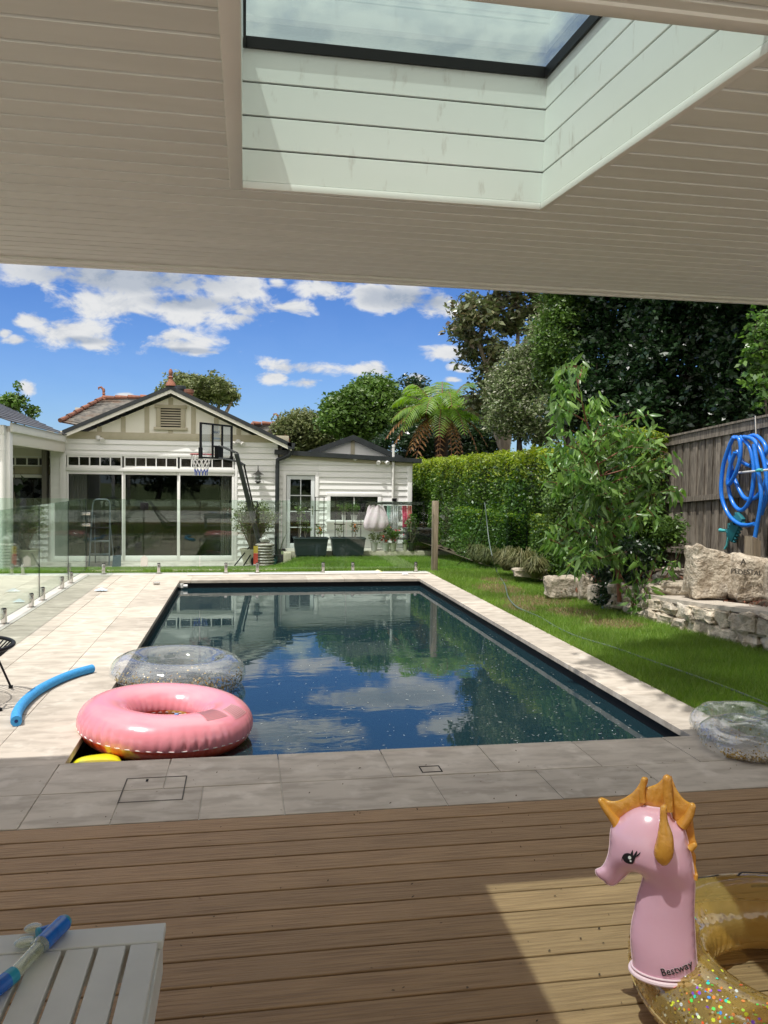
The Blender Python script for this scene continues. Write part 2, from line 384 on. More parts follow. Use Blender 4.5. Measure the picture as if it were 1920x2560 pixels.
# water: a mirror-like dark surface with small ripples
m_, n = newmat('pool_water')
tc_ = n('ShaderNodeTexCoord').outputs['Object']
yv = n('ShaderNodeSeparateXYZ', {0: tc_}).outputs[1]
rip = n.noise(n.map(tc_, (2.6, 5.2, 1)), 1.0, 3, .5, .6); rip2 = n.noise(n.map(tc_, (9, 17, 1)), 1.0, 2, .5)
amt = n.ss(n.noise(tc_, .55, 2), .38, .66, .25, 1.0)
h_ = n.m('ADD', n.m('MULTIPLY', rip, 1.0), n.m('MULTIPLY', rip2, .14))
b_ = n('ShaderNodeBump', {'Height': n.m('MULTIPLY', h_, amt), 'Strength': .05, 'Distance': .03}).outputs[0]
p_ = n('ShaderNodeBsdfPrincipled', {'Base Color': (.010, .028, .036, 1), 'Roughness': .015, 'IOR': 1.52, 'Specular IOR Level': .62, 'Normal': b_})
n('ShaderNodeOutputMaterial', {'Surface': p_})

# ------------------------------------------------------------------ ground
PX0, PX1, PY0, PY1 = -.99, 2.825, 4.67, 12.86        # pool opening
def frame_mesh(name, ox0, ox1, oy0, oy1, ix0, ix1, iy0, iy1, z, m, **k):
    mb = MB(); xs = (ox0, ix0, ix1, ox1); ys = (oy0, iy0, iy1, oy1)
    g = [[mb.pt((x, y, z)) for x in xs] for y in ys]
    for j in range(3):
        for i in range(3):
            if (i, j) != (1, 1): mb.face([g[j][i], g[j][i+1], g[j+1][i+1], g[j+1][i]])
    return mb.build(name, m, **k)
frame_mesh('ground', -600, 600, -300, 900, PX0-.1, PX1+.1, PY0-.1, PY1+.1, -1.5, 'lawn_base', kind='structure')
def sm(t): t = max(0, min(1, t)); return t*t*(3-2*t)
def lz(x, y):
    t = max(0, min(1, (y-13.95)/6.0)); end = -.61+.21*sm((x-.45)/1.1)
    return -.018+t*(end+.018)
def grid(name, x0, x1, y0, y1, nx, ny, f, m, **k):
    xs = np.linspace(x0, x1, nx+1); ys = np.linspace(y0, y1, ny+1)
    V = np.array([(x, y, f(x, y)) for y in ys for x in xs]); F = np.array([(j*(nx+1)+i, j*(nx+1)+i+1, (j+1)*(nx+1)+i+1, (j+1)*(nx+1)+i) for j in range(ny) for i in range(nx)])
    return npmesh(name, V, F, m, smooth=True, **k)
grid('lawn', -14, 6.6, 13.93, 20.75, 60, 20, lz, 'lawn_base', kind='structure')
grid('lawn', 3.2, 6.6, -2, 13.93, 10, 30, lz, 'lawn_base', kind='structure')
# ------------------------------------------------------------------ lawn blades
def blades(n_, x0, x1, y0, y1, hgt, wid, patches, ex=None):
    P = RNG.random((n_, 2))*[x1-x0, y1-y0]+[x0, y0]
    if ex is not None: P = P[ex(P)]
    s = np.zeros(len(P))
    for cx, cy, rx, ry in patches: s = np.maximum(s, 1-np.hypot((P[:, 0]-cx)/rx, (P[:, 1]-cy)/ry))
    straw = RNG.random(len(P)) < np.clip(s*2.2, 0, .93)
    keep = ~straw | (RNG.random(len(P)) < .6); P, straw = P[keep], straw[keep]
    z = np.array([lz(a, b) for a, b in P]); k = len(P)
    h = hgt*(.5+RNG.random(k))*np.where(straw, .5, 1); a = RNG.random(k)*2*np.pi; l = RNG.normal(size=(k, 2))*.45*h[:, None]
    w_ = wid*(.6+.8*RNG.random(k)); dx = np.cos(a)*w_/2; dy = np.sin(a)*w_/2
    V = np.stack([np.c_[P[:, 0]-dx, P[:, 1]-dy, z-.004], np.c_[P[:, 0]+dx, P[:, 1]+dy, z-.004], np.c_[P[:, 0]+l[:, 0], P[:, 1]+l[:, 1], z+h]], 1).reshape(-1, 3)
    return V, np.arange(3*k).reshape(k, 3), straw.astype(int)
PT = [(3.75, 11.6, .5, .9), (3.9, 10.4, .7, .7), (4.0, 9.4, .45, .6), (4.15, 8.6, .5, .5), (4.0, 12.6, .35, .5), (3.45, 9.8, .3, .5), (4.6, 14.6, .6, .4)]
wallx = lambda y: np.interp(y, [7, 7.7, 8.3, 9.3, 10.5, 12, 13.9], [4.97, 4.86, 4.74, 4.70, 4.62, 4.55, 4.75])
A = blades(120000, 3.17, 5.1, 3.2, 9, .052, .0065, PT, lambda P: P[:, 0] < wallx(P[:, 1])+.05)
B = blades(80000, 3.17, 5.2, 9, 13.95, .05, .008, PT, lambda P: P[:, 0] < wallx(P[:, 1])+.1)
C_ = blades(190000, -9, 6.2, 13.93, 20.65, .06, .011, PT+[(1.4, 16.6, .5, .5)], lambda P: ~((P[:, 0] < 1.08) & (P[:, 1] > 20.0)))
off = 0; Vs = []; Fs = []; Ms = []
for V, F, s_ in (A, B, C_): Vs.append(V); Fs.append(F+off); Ms.append(s_); off += len(V)
npmesh('grass', np.concatenate(Vs), np.concatenate(Fs), ['lawn_blade', 'lawn_straw'], mi=np.concatenate(Ms), kind='stuff', label='short green lawn grass with straw coloured worn patches', cat='grass')

# ------------------------------------------------------------------ paving slabs
def slabs(mb, x0, x1, y0, y1, lens, along='y', z=0.0, th=.045, g=.0022, first=None, over=0):
    a0, a1 = (y0, y1) if along == 'y' else (x0, x1); a = a0; k = 0
    while a < a1-1e-6:
        L = (first if (k == 0 and first) else random.choice(lens)); b = min(a+L, a1)
        if a1-b < .18: b = a1
        zz = z+random.uniform(-.0012, .0012)
        if along == 'y': mb.bbox(x0+g, x1-g, a+g, b-g, z-th, zz, .003)
        else: mb.bbox(a+g, b-g, y0+g, y1-g, z-th, zz, .003)
        a = b; k += 1
mb = MB()
L1 = (.6, .8, .9, 1.0); OV = .02
slabs(mb, -1.41, PX0+OV, PY0, PY1-OV, (.8, .8, 1.0))            # coping left
slabs(mb, PX1-OV, 3.175, PY0, PY1-OV, (1.0, .8))                # coping right
slabs(mb, -1.41, 3.175, PY1-OV, 13.30, (.6,), 'x')              # coping far
mb2 = MB()
slabs(mb, -6.0, 6.5, 4.24, PY0+OV, (.6,), 'x', first=1.4)       # coping near
slabs(mb2, -6.2, 6.5, 3.83, 4.24, (.4, .6, .8), 'x')
slabs(mb2, -2.45, -1.93, PY0+OV, 13.60, (.6, .8, 1.2)); slabs(mb2, -1.93, -1.41, PY0+OV, 13.60, (.8, 1.0, 1.2))
slabs(mb2, -1.41, 3.175, 13.30, 13.60, (.6, .9), 'x')
for k in range(8): slabs(mb2, -6.8+k*.52, -6.8+(k+1)*.52, PY0+OV, 13.60, (.6, .8, 1.2))
mb.build('pool_coping', 'travertine', kind='structure')
mb2.build('pool_paving', 'travertine', kind='structure')
mb = MB(); mb.box(-7.2, 3.25, 13.602, 13.93, -.12, -.002); mb.box(-2.64, -2.451, 3, 13.60, -.12, .004)
mb.build('kerb', 'stone_white', kind='structure')
mb = MB(); xs = (-7.2, PX0-.06, PX1+.06, 3.17); ys = (3.835, PY0-.06, PY1+.06, 13.6)
for i in range(3):
    for j in range(3):
        if (i, j) != (1, 1): mb.box(xs[i], xs[i+1], ys[j], ys[j+1], -.3, -.0055)
mb.build('paving_base', 'concrete', kind='structure')
# pool shell and water
mb = MB(); T = .05
mb.box(PX0-T, PX0, PY0-T, PY1+T, -1.4, -.047); mb.box(PX1, PX1+T, PY0-T, PY1+T, -1.4, -.047)
mb.box(PX0, PX1, PY0-T, PY0, -1.4, -.047); mb.box(PX0, PX1, PY1, PY1+T, -1.4, -.047); mb.box(PX0, PX1, PY0, PY1, -1.45, -1.4)
mb.build('pool_shell', 'pool_black', kind='structure')
WZ = -.122
grid('pool_water', PX0+.001, PX1-.001, PY0+.001, PY1-.001, 4, 8, lambda x, y: WZ, 'pool_water', kind='structure')
# floating specks
mat('speck', (.36, .38, .36), .6, isl=.4)
k = 2700; P = np.c_[PX0+.05+RNG.random(k)*3.7, PY0+.05+RNG.random(k)**1.1*8.0, np.full(k, WZ+.0015)]
w_ = np.clip((P[:, 0]+.6)/3.2, .15, 1); P = P[RNG.random(k) < w_]; V, F = leaves(P, .020, .22, 0, 40, fold=.0); V[:, 2] = WZ+.002
npmesh('floating_specks', V, F, 'speck', kind='stuff', label='pale petals and specks floating on the dark pool water', cat='debris')
# deck
mb = MB(); y = 3.826; k = 0
while y > -1.6:
    mb.bbox(-6.2, 7, y-.1335, y-.0005, -.023, -.0015+random.uniform(-.0004, .0004), .0035)
    y -= .142; k += 1
mb.build('deck', 'deck_wood', kind='structure')
MB().box(-6.2, 7, -1.7, 3.82, -.3, -.0235).build('deck_base', 'dark_hole', kind='structure')
MB().box(-9, 9, -12, -1.72, -.3, -.004).build('bounce_slab', 'stone_white', kind='structure')  # unseen pale slab behind the camera, added to bounce sun onto the ceiling
# little bits on the deck and paving
mat('bits', (.09, .06, .035), .9, isl=.5)
k = 420; P = np.c_[-2+RNG.random(k)*5, 1.4+RNG.random(k)*3.2, np.full(k, .003)]; V, F = leaves(P, .011, .5, 0, 6, fold=.1)
V[:, 2] = np.clip(V[:, 2], .0008, .006); npmesh('leaf_litter', V, F, 'bits', kind='stuff', label='tiny brown bits of leaf litter on the deck and stone', cat='debris')
# slabs by the house
MB().box(-11, 1.11, 20.03, 22.4, -.9, -.594).build('path', 'concrete', kind='structure')
MB().box(1.08, 7.0, 20.78, 22.4, -.8, -.259).build('shed_terrace', 'concrete', kind='structure')
mb = MB(); 
for x, y_ in ((-1.25, 14.5), (-.2, 14.6), (-2.6, 14.45)): mb.bbox(x, x+.85, y_, y_+.35, lz(x, y_)-.04, lz(x, y_)+.02, .006)
mb.build('stepping_stones', 'travertine', kind='structure')
# soil of the raised bed
def bedz(x, y): return np.interp(y, [5, 7, 9, 11, 14, 20], [.33, .33, .22, .12, .02, -.1])+sm((x-5)/1.3)*np.interp(y, [7, 9, 12, 15], [.28, .26, .22, .05])
grid('garden_bed', 4.9, 9.5, 5, 24, 24, 50, lambda x, y: bedz(x, y)+.03*math.sin(x*9+y*7), 'soil', kind='structure')
grid('garden_bed', 4.55, 4.9, 9.4, 24, 3, 40, lambda x, y: bedz(x, y)*sm((x-4.5)/.4)-.02, 'soil', kind='structure')

# ------------------------------------------------------------------ pavilion
K = R(4.4)
PM = Matrix(((1, 0, 0), (0, math.cos(K), math.sin(K)), (0, -math.sin(K), math.cos(K)))).transposed().to_4x4(); PM.translation = Vector((0, 0, 2.25))
pav = thing('pavilion', (0, -1, 0), 'cream boarded pavilion roof over the deck with a square skylight', 'pavilion')
OX0, OX1, OV0, OV1, OW = -.022, .90, 1.239, 2.427, .40
XL, XR, V0, V1 = -6.2, 7.2, -1.6, 3.84
mb = MB(); mb.M = PM; v = 1.384-.0978*31
while v < V1-.01:
    a, b = v, min(v+.0978, V1)-.013
    rs = [(XL, XR)] if (b <= OV0 or a >= OV1) else [(XL, OX0), (OX1, XR)]
    if len(rs) == 2 and (a < OV0 < b): 
        for x0, x1 in rs: mb.bbox(x0, x1, a, b, 0, .012, .0015)
        mb.bbox(OX0, OX1, a, OV0, 0, .012, .0015)
    elif len(rs) == 2 and (a < OV1 < b):
        for x0, x1 in rs: mb.bbox(x0, x1, a, b, 0, .012, .0015)
        mb.bbox(OX0, OX1, OV1, b, 0, .012, .0015)
    else:
        for x0, x1 in rs: mb.bbox(x0, x1, a, b, 0, .012, .0015)
    v += .0978
mb.build('ceiling_boards', 'ceiling_paint', pav)
mb = MB(); mb.M = PM
for x0, x1, a, b in ((XL, OX0, V0, V1), (OX1, XR, V0, V1), (OX0, OX1, V0, OV0), (OX0, OX1, OV1, V1)): mb.box(x0, x1, a, b, .0085, OW+.01)
mb.build('roof', 'ceiling_groove', pav)
# edge trims + added gutter, unseen, sized to carry the roof shadow further out
mb = MB(); mb.M = PM
mb.bbox(XL, XR, V1-.075, V1-.012, -.012, .0, .003); mb.bbox(XL, XR, V1-.012, V1+.02, -.02, .30, .003)
mb.build('fascia', 'ceiling_paint', pav, smooth=True)
mb = MB(); mb.M = PM; mb.prism([(V1+.02, .05), (V1+.24, .12), (V1+.26, .24), (V1+.26, .34), (V1+.02, .34)], 'x', XL, XR); mb.build('gutter', 'charcoal', pav)
mb = MB(); mb.M = PM; mb.box(XL, XR, V1+.0205, V1+.026, -.018, .04); mb.build('edge_strip', 'terracotta', pav)
for x, y_ in ((-6.1, 3.6), (6.9, 3.6), (-6.1, -1.5), (6.9, -1.5), (.4, -1.5)): MB().bbox(x, x+.14, y_, y_+.14, 0, 2.25 if y_ > 0 else 2.1, .01).build('post', 'white_paint', pav)
# skylight shaft
mb = MB(); mb.M = PM; n_ = 4; bh = (OW-.035)/n_
for i in range(n_):
    w0, w1 = .018+i*bh, .018+(i+1)*bh-.005
    mb.bbox(OX0, OX1, OV1-.010, OV1, w0, w1, .0015); mb.bbox(OX0, OX1, OV0, OV0+.010, w0, w1, .0015)
    mb.bbox(OX0, OX0+.010, OV0+.010, OV1-.010, w0, w1, .0015); mb.bbox(OX1-.010, OX1, OV0+.010, OV1-.010, w0, w1, .0015)
lin = mb.build('skylight_lining', 'shaft_paint', pav)
mb = MB(); mb.M = PM; q = .024
mb.bbox(OX0-q, OX0+.012, OV0-q, OV1+.0, -.006, .017, .002); mb.bbox(OX1-.012, OX1+.004, OV0, OV1, -.003, .017, .002)
mb.bbox(OX0+.012, OX1-.012, OV1-.012, OV1+.004, -.003, .017, .002); mb.bbox(OX0+.012, OX1-.012, OV0-q, OV0+.012, -.006, .017, .002)
mb.build('skylight_trim', 'white_paint', pav, smooth=True)
mb = MB(); mb.M = PM; a = .012; b = .019
for x0, x1, y0_, y1_ in ((OX0+.011, OX1-.011, OV1-b, OV1-.011), (OX0+.011, OX1-.011, OV0+.011, OV0+b), (OX0+.011, OX0+b, OV0+b, OV1-b), (OX1-b, OX1-.011, OV0+b, OV1-b)): mb.box(x0, x1, y0_, y1_, OW-.022, OW+.008)
mb.build('skylight_frame', 'black_metal', pav)
mb = MB(); mb.M = PM; mb.box(OX0-.03, OX1+.03, OV0-.03, OV1+.03, OW+.012, OW+.02); mb.build('skylight_pane', 'skylight_glass', pav)
XF[:] = [1.137, -.2192]  # enlarges house, annex and wing about the camera, pushing them further away
# ------------------------------------------------------------------ house helpers
def wb(mb, x0, x1, z0, z1, y, pitch=.14, zb=-.35, d=.026):
    """lapped weatherboards on a wall facing -Y"""
    k = math.floor((z0-zb)/pitch)
    while zb+k*pitch < z1-1e-4:
        a = zb+k*pitch; b = a+pitch; lo, hi = max(a, z0), min(b, z1)
        f = lambda z: y-d*(1-(z-a)/pitch)
        mb.poly([(x0, f(lo), lo), (x1, f(lo), lo), (x1, f(hi), hi), (x0, f(hi), hi)])
        mb.poly([(x0, f(lo), lo), (x0, y+.01, lo), (x1, y+.01, lo), (x1, f(lo), lo)])
        k += 1
def hX(px, Y): return pix(px, 1050, Y=Y).x
def hZ(py, Y, px=330): return pix(px, py, Y=Y).z
HY = 19.0
house = thing('weatherboard_house', (-1.7, HY, -.33), 'cream gabled weatherboard house with three glass sliding doors', 'house')
x0, x1 = hX(129, HY), .76
dx0, dx1 = hX(143.3, HY), hX(506.7, HY)
zt1, zt0 = hZ(987, HY), hZ(1011, HY); dz1, dz0 = hZ(1019.4, HY), -.325
zb0, zb1 = hZ(951, HY), hZ(941, HY)
mb = MB(); wb(mb, x0, x1, zt1+.07, zb0, HY); wb(mb, dx1+.06, x1, -.33, zt1+.07, HY)
mb.build('wall', 'white_board', house, fix=False)
mb = MB(); T = .055
mb.bbox(x0, dx0, HY-.03, HY+.05, -.33, zt1+.07, .004); mb.bbox(dx1, dx1+.065, HY-.03, HY+.05, -.33, zt1+.07, .004)
mb.bbox(dx0, dx1, HY-.028, HY+.05, zt1, zt1+.07, .004); mb.bbox(dx0-.0, dx1+.0, HY-.045, HY+.05, dz1, zt0, .006)
mb.bbox(x1-.05, x1+.0, HY-.035, HY+.05, -.33, zb0, .004)
mb.build('door_surround', 'white_paint', house, smooth=True)
mb = MB(); mb.bbox(x0-.02, x1+.25, HY-.025, HY+.02, zb0, zb1+.06, .004); mb.build('gable_band', 'khaki_trim', house, smooth=True)
# three transom lights, each with five panes
cuts = [(hX(166.5, HY) if 0 else dx0+.02, hX(263.5+.5, HY)), (hX(266, HY)+.02, hX(384, HY)), (hX(387, HY)+.015, dx1-.02)]
for a, b in cuts:
    f = MB(); w_ = .03
    f.box(a, b, HY-.02, HY+.03, zt1-w_, zt1-.001); f.box(a, b, HY-.02, HY+.03, zt0+.001, zt0+w_+.01)
    f.box(a, a+w_, HY-.02, HY+.03, zt0+w_+.01, zt1-w_); f.box(b-w_, b, HY-.02, HY+.03, zt0+w_+.01, zt1-w_)
    for k in range(1, 5):
        q = a+w_+(b-a-2*w_)*k/5; f.box(q-.012, q+.012, HY-.015, HY+.025, zt0+w_+.01, zt1-w_)
    wi = f.build('transom_window', 'white_paint', house)
    MB().box(a+w_, b-w_, HY+.0, HY+.006, zt0+w_+.01, zt1-w_).build('pane', 'window_glass', wi)
# sliding doors
gl = [(hX(148.3, HY), hX(263.3, HY)), (hX(270.7, HY), hX(382.7, HY)), (hX(389.3, HY), hX(501, HY))]
gz0, gz1 = hZ(1200.4, HY), hZ(1026, HY)
ed = [(dx0+.005, (gl[0][1]+gl[1][0])/2), ((gl[0][1]+gl[1][0])/2+.002, (gl[1][1]+gl[2][0])/2), ((gl[1][1]+gl[2][0])/2+.002, dx1-.005)]
for i, ((a, b), (e0, e1)) in enumerate(zip(gl, ed)):
    f = MB(); y_ = HY+(.0 if i != 1 else .03)
    f.bbox(e0, a, y_-.02, y_+.025, dz0, dz1-.002, .003); f.bbox(b, e1, y_-.02, y_+.025, dz0, dz1-.002, .003)
    f.bbox(a, b, y_-.02, y_+.025, gz1, dz1-.002, .003); f.bbox(a, b, y_-.02, y_+.025, dz0, gz0, .003)
    dr = f.build('sliding_door', 'white_paint', house, smooth=True)
    MB().box(a, b, y_, y_+.008, gz0, gz1).build('pane', 'window_glass', dr)
# room behind the glass
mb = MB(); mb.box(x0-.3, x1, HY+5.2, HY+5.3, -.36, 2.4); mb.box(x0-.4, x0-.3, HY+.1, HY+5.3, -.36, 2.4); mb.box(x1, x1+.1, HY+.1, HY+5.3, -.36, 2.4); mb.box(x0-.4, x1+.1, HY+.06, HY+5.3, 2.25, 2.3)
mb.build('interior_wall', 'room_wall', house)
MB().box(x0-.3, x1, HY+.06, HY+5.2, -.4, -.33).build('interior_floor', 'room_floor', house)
cx = gl[2][1]
for a, b in ((cx-.26, cx+.08), (gl[0][0]-.05, gl[0][0]+.34)):
    mb = MB(); N = 34; P = [(a+(b-a)*i/N, HY+.22+.035*math.sin(i*1.35)+.012*math.sin(i*.6)) for i in range(N+1)]
    for p, q in zip(P, P[1:]): mb.poly([(p[0], p[1], -.3), (q[0], q[1], -.3), (q[0], q[1], 1.66), (p[0], p[1], 1.66)])
    mb.build('curtain', 'curtain', house, smooth='full', fix=False)
# kitchen island, picture, stools, sofa inside: one thing each
t = thing('kitchen_island', (-.9, HY+3, -.33), 'pale kitchen island bench seen through the right sliding door', 'kitchen island')
mb = MB(); mb.bbox(-2.0, -.45, HY+2.6, HY+3.4, .52, .60, .01); mb.build('benchtop', 'room_white', t); MB().box(-1.85, -.6, HY+2.75, HY+3.3, -.33, .52).build('cabinet', 'room_wall', t)
mb = MB(); a = pix(487, 1077, Y=HY+5.15) if 0 else pix(470, 1077, Y=HY+5.15)
t = thing('framed_picture', (a.x+.3, HY+5.15, a.z), 'white framed picture on the dark back wall inside', 'picture')
c0, c1 = pix(486/1.0-20, 1065, Y=HY+5.15), pix(487, 1098, Y=HY+5.15)
xa, xb, za, zb_ = -.72, -.12, 1.02, 1.62
MB().bbox(xa, xb, HY+5.14, HY+5.19, za, zb_, .01).build('frame', 'room_white', t); MB().box(xa+.12, xb-.12, HY+5.13, HY+5.139, za+.14, zb_-.14).build('print', mat('print_teal', (.06, .12, .13), .6, (.16, .2, .2), 14), t)
t = thing('sofa', (-2.6, HY+2.4, -.33), 'dark sofa inside the room behind the middle glass door', 'sofa')
mb = MB(); mb.bbox(-3.5, -2.1, HY+2.2, HY+3.0, -.2, .1, .06); mb.bbox(-3.5, -2.1, HY+2.85, HY+3.1, .0, .5, .06); mb.build('body', mat('sofa_cloth', (.10, .09, .085), .95), t, smooth=True)
MB().bbox(-3.35, -2.95, HY+2.6, HY+2.85, .1, .4, .08).build('cushion', mat('cushion_pink', (.42, .2, .2), .9), t, smooth=True)
# gable
AP = pix(368.5, 832.6, Y=HY-.3); GL_, GR_ = pix(128.4, 929.4, Y=HY-.3), pix(624.5, 957.7, Y=HY-.3)
axx = (GL_.x+GR_.x)/2; AP = Vector((AP.x, 0, AP.z)); zl = (GL_.z+GR_.z)/2
slope = (AP.z-zl)/((GR_.x-GL_.x)/2)
def roofz(x, o=0): return AP.z-abs(x-AP.x)*slope-o
xl, xr = AP.x-(AP.z-GL_.z)/slope, AP.x+(AP.z-GR_.z)/slope
mb = MB(); zb2 = zb1+.05; wl = AP.x-(AP.z-.22-zb2)/slope; wr = AP.x+(AP.z-.22-zb2)/slope
mb.poly([(wl, HY, zb2), (wr, HY, zb2), (AP.x, HY, AP.z-.22)]); mb.build('gable_panel', 'cream_panel', house, fix=False)
for px in (190, 249, 308, 368, 368, 427, 483, 541, 609):
    pass
def batten(a, b, z0, z1): return MB().bbox(a, b, HY-.022, HY+.005, z0, z1, .003).build('gable_batten', 'khaki_trim', house)
vz0, vz1 = hZ(927.5, HY, 368), hZ(877, HY, 368)
for c in (487.5, 645, 799, 951.5, 1251.5, 1399, 1544, 1700):
    x = hX((c/2.592)/1.15732, HY); z1_ = roofz(x, .20)-.02
    if c == 1700: x = hX((560+277/3.072)/1.15732, HY); z1_ = roofz(x, .20)-.02
    if z1_ > zb2+.03: batten(x-.05, x+.05, zb1+.062, z1_)
xc = hX(368.5, HY); batten(xc-.05, xc+.05, vz1+.02, roofz(xc, .24)); batten(xc-.05, xc+.05, zb1+.062, vz0-.02)
f = MB(); w_ = .28; f.bbox(xc-.37, xc+.37, HY-.06, HY, vz0-.02, vz0+.045, .006); f.bbox(xc-.35, xc+.35, HY-.055, HY, vz1-.055, vz1+.02, .006)
f.bbox(xc-.32, xc-.22, HY-.045, HY, vz0+.045, vz1-.055, .004); f.bbox(xc+.22, xc+.32, HY-.045, HY, vz0+.045, vz1-.055, .004)
v_ = f.build('gable_vent', 'khaki_trim', house, smooth=True)
f = MB(); f.box(xc-.22, xc+.22, HY-.008, HY-.001, vz0+.045, vz1-.055); f.build('vent_recess', 'dark_hole', v_)
for k in range(7):
    z = vz0+.075+k*(vz1-vz0-.13)/7; f = MB(); f.poly([(xc-.22, HY-.04, z), (xc+.22, HY-.04, z), (xc+.22, HY-.01, z+.035), (xc-.22, HY-.01, z+.035)]); f.build('louvre', 'khaki_trim', v_, fix=False)
# roof slopes + barge boards
for s_ in (-1, 1):
    e = xl if s_ < 0 else xr; ez = roofz(e)
    mb = MB(); mb.prism([(AP.x, AP.z), (e, ez), (e, ez-.09), (AP.x, AP.z-.09)], 'y', HY-.33, HY-.27); mb.build('barge_capping', 'charcoal', house)
    mb = MB(); mb.prism([(AP.x, AP.z-.0905), (e, ez-.0905), (e, ez-.17), (AP.x, AP.z-.17)], 'y', HY-.31, HY-.28); mb.build('barge_board', 'cream_panel', house)
    mb = MB(); mb.prism([(AP.x, AP.z-.10), (e, ez-.10), (e, ez-.13), (AP.x, AP.z-.13)], 'y', HY-.28, HY); mb.build('soffit', 'cream_panel', house)
    # slate courses
    mb = MB(); L = math.hypot(e-AP.x, ez-AP.z); nC = int(L/.2)
    for k in range(nC):
        a, b = k/nC, (k+1)/nC
        pa, pb = (AP.x+(e-AP.x)*a, AP.z+(ez-AP.z)*a-.012), (AP.x+(e-AP.x)*b, AP.z+(ez-AP.z)*b)
        for j in range(26): mb.prism([pa, pb, (pb[0], pb[1]-.012), (pa[0], pa[1]-.03)], 'y', HY-.265+j*.3, HY-.268+(j+1)*.3)
    mb.build('roof_slope', 'slate', house)
mb = MB(); mb.tube([(AP.x, HY-.3, AP.z+.02), (AP.x, HY+7.5, AP.z+.02)], .06, 8); rg = mb.build('roof_ridge', 'charcoal', house, smooth=True)
# terracotta finial at the gable top
def finial(x, y, z, s=1.0, par=None, curl=False):
    mb = MB(); mb.lathe([(.15*s, -.05*s), (.13*s, .02*s), (.07*s, .10*s), (.045*s, .16*s), (.075*s, .19*s), (.04*s, .23*s), (.06*s, .30*s), (.055*s, .36*s), (.025*s, .42*s), (.0, .43*s)], (x, y, z), 12)
    if curl: mb.tube([(x, y, z+.2*s), (x-.02*s, y, z+.36*s), (x-.1*s, y, z+.46*s), (x-.2*s, y, z+.44*s), (x-.2*s, y, z+.36*s)], [.05*s, .05*s, .045*s, .04*s, .03*s], 8)
    return mb.build('finial', 'terracotta', par, smooth=True)
finial(AP.x, HY-.28, AP.z+.03, .8, house)
# gutter end, downpipe
gx, gz_ = xr-.06, roofz(xr)-.02
mb = MB(); mb.prism([(gx-.04, gz_+.03), (gx+.14, gz_+.03), (gx+.12, gz_-.1), (gx-.02, gz_-.12)], 'y', HY-.33, HY+7); mb.build('gutter', 'charcoal', house)
dpx = hX(598.5, HY); mb = MB(); mb.tube([(gx+.06, HY-.2, gz_-.1), (gx+.02, HY-.2, gz_-.24), (gx-.1, HY-.13, gz_-.3), (dpx, HY-.1, gz_-.36), (dpx, HY-.1, gz_-.5), (dpx, HY-.1, -.33)], .048, 12)
mb.tube([(dpx-.06, HY-.1, 1.0), (dpx+.06, HY-.1, 1.0)], .02, 6); mb.build('downpipe', 'charcoal', house, smooth=True)
mat('plastic_white', (.75, .74, .71), .4)
def floodlight(x, y, z, par, two=True):
    f = MB(); f.lathe([(.0, -.03), (.05, -.03), (.055, 0), (.05, .05), (0, .06)], (x, y-.06, z), 12); b = f.build('floodlight', 'plastic_white', par, smooth=True)
    for s_ in ((-1, 1) if two else (1,)):
        g = MB(); g.tube([(x+s_*.05, y-.07, z-.01), (x+s_*.09, y-.12, z-.03), (x+s_*.12, y-.18, z-.06)], [.03, .045, .05], 10); g.build('lamp_head', 'plastic_white', b, smooth=True)
    return b
floodlight(hX((640/2.592)/1.15732, HY), HY-.02, zb0+.02, house, False); floodlight(hX((560+107/3.072)/1.15732, HY), HY-.02, zb0+.0, house)
# wall lantern
lx, lz_ = hX(557, HY), hZ(1028, HY, 557)
ln = thing('wall_lantern', (lx, HY-.2, lz_), 'black metal lantern on the white boards right of the doors', 'wall lantern')
mb = MB(); mb.lathe([(.0, .19), (.012, .15), (.02, .10), (.13, .035), (.125, .03), (.03, .055)], (lx, HY-.2, lz_), 16)
mb.build('hood', mat('lantern_metal', (.05, .05, .045), .4, metal=.6), ln, smooth=True)
mb = MB(); mb.tube([(lx, HY-.2, lz_+.15), (lx, HY-.2, lz_+.22), (lx, HY-.1, lz_+.24), (lx, HY-.005, lz_+.12)], .009, 6); mb.lathe([(.05, 0), (.05, .015), (0, .016)], (lx, HY-.012, lz_+.08), 8)
for k in range(6):
    a = k*math.pi/3; c, s_ = math.cos(a), math.sin(a); mb.tube([(lx+.062*c, HY-.2+.062*s_, lz_+.04), (lx+.062*c, HY-.2+.062*s_, lz_-.12), (lx+.03*c, HY-.2+.03*s_, lz_-.17)], .006, 5)
mb.lathe([(.07, -.12), (.07, -.135), (.03, -.15), (.03, -.17), (0, -.18)], (lx, HY-.2, lz_), 12); mb.build('cage', 'lantern_metal', ln, smooth=True)
mb = MB(); mb.lathe([(.045, -.11), (.045, .03)], (lx, HY-.2, lz_), 12); mb.build('glass', 'window_glass', ln, smooth=True)

# chimney pots behind the ridge
for px, py in ((407, 846), (389, 838)):
    p = pix(px, py, Y=24.5); t = thing('chimney_pot', (p.x, 24.5, p.z-.3), 'terracotta chimney pot rising behind the main gable ridge' if px == 407 else 'small dark chimney cowl beside the terracotta pot', 'chimney')
    MB().lathe([(.13, -.9), (.13, -.05), (.16, -.04), (.16, .05), (.12, .06), (.12, -.2)], (p.x, 24.5, p.z), 14).build('pot', 'terracotta' if px == 407 else 'charcoal', t, smooth=True)
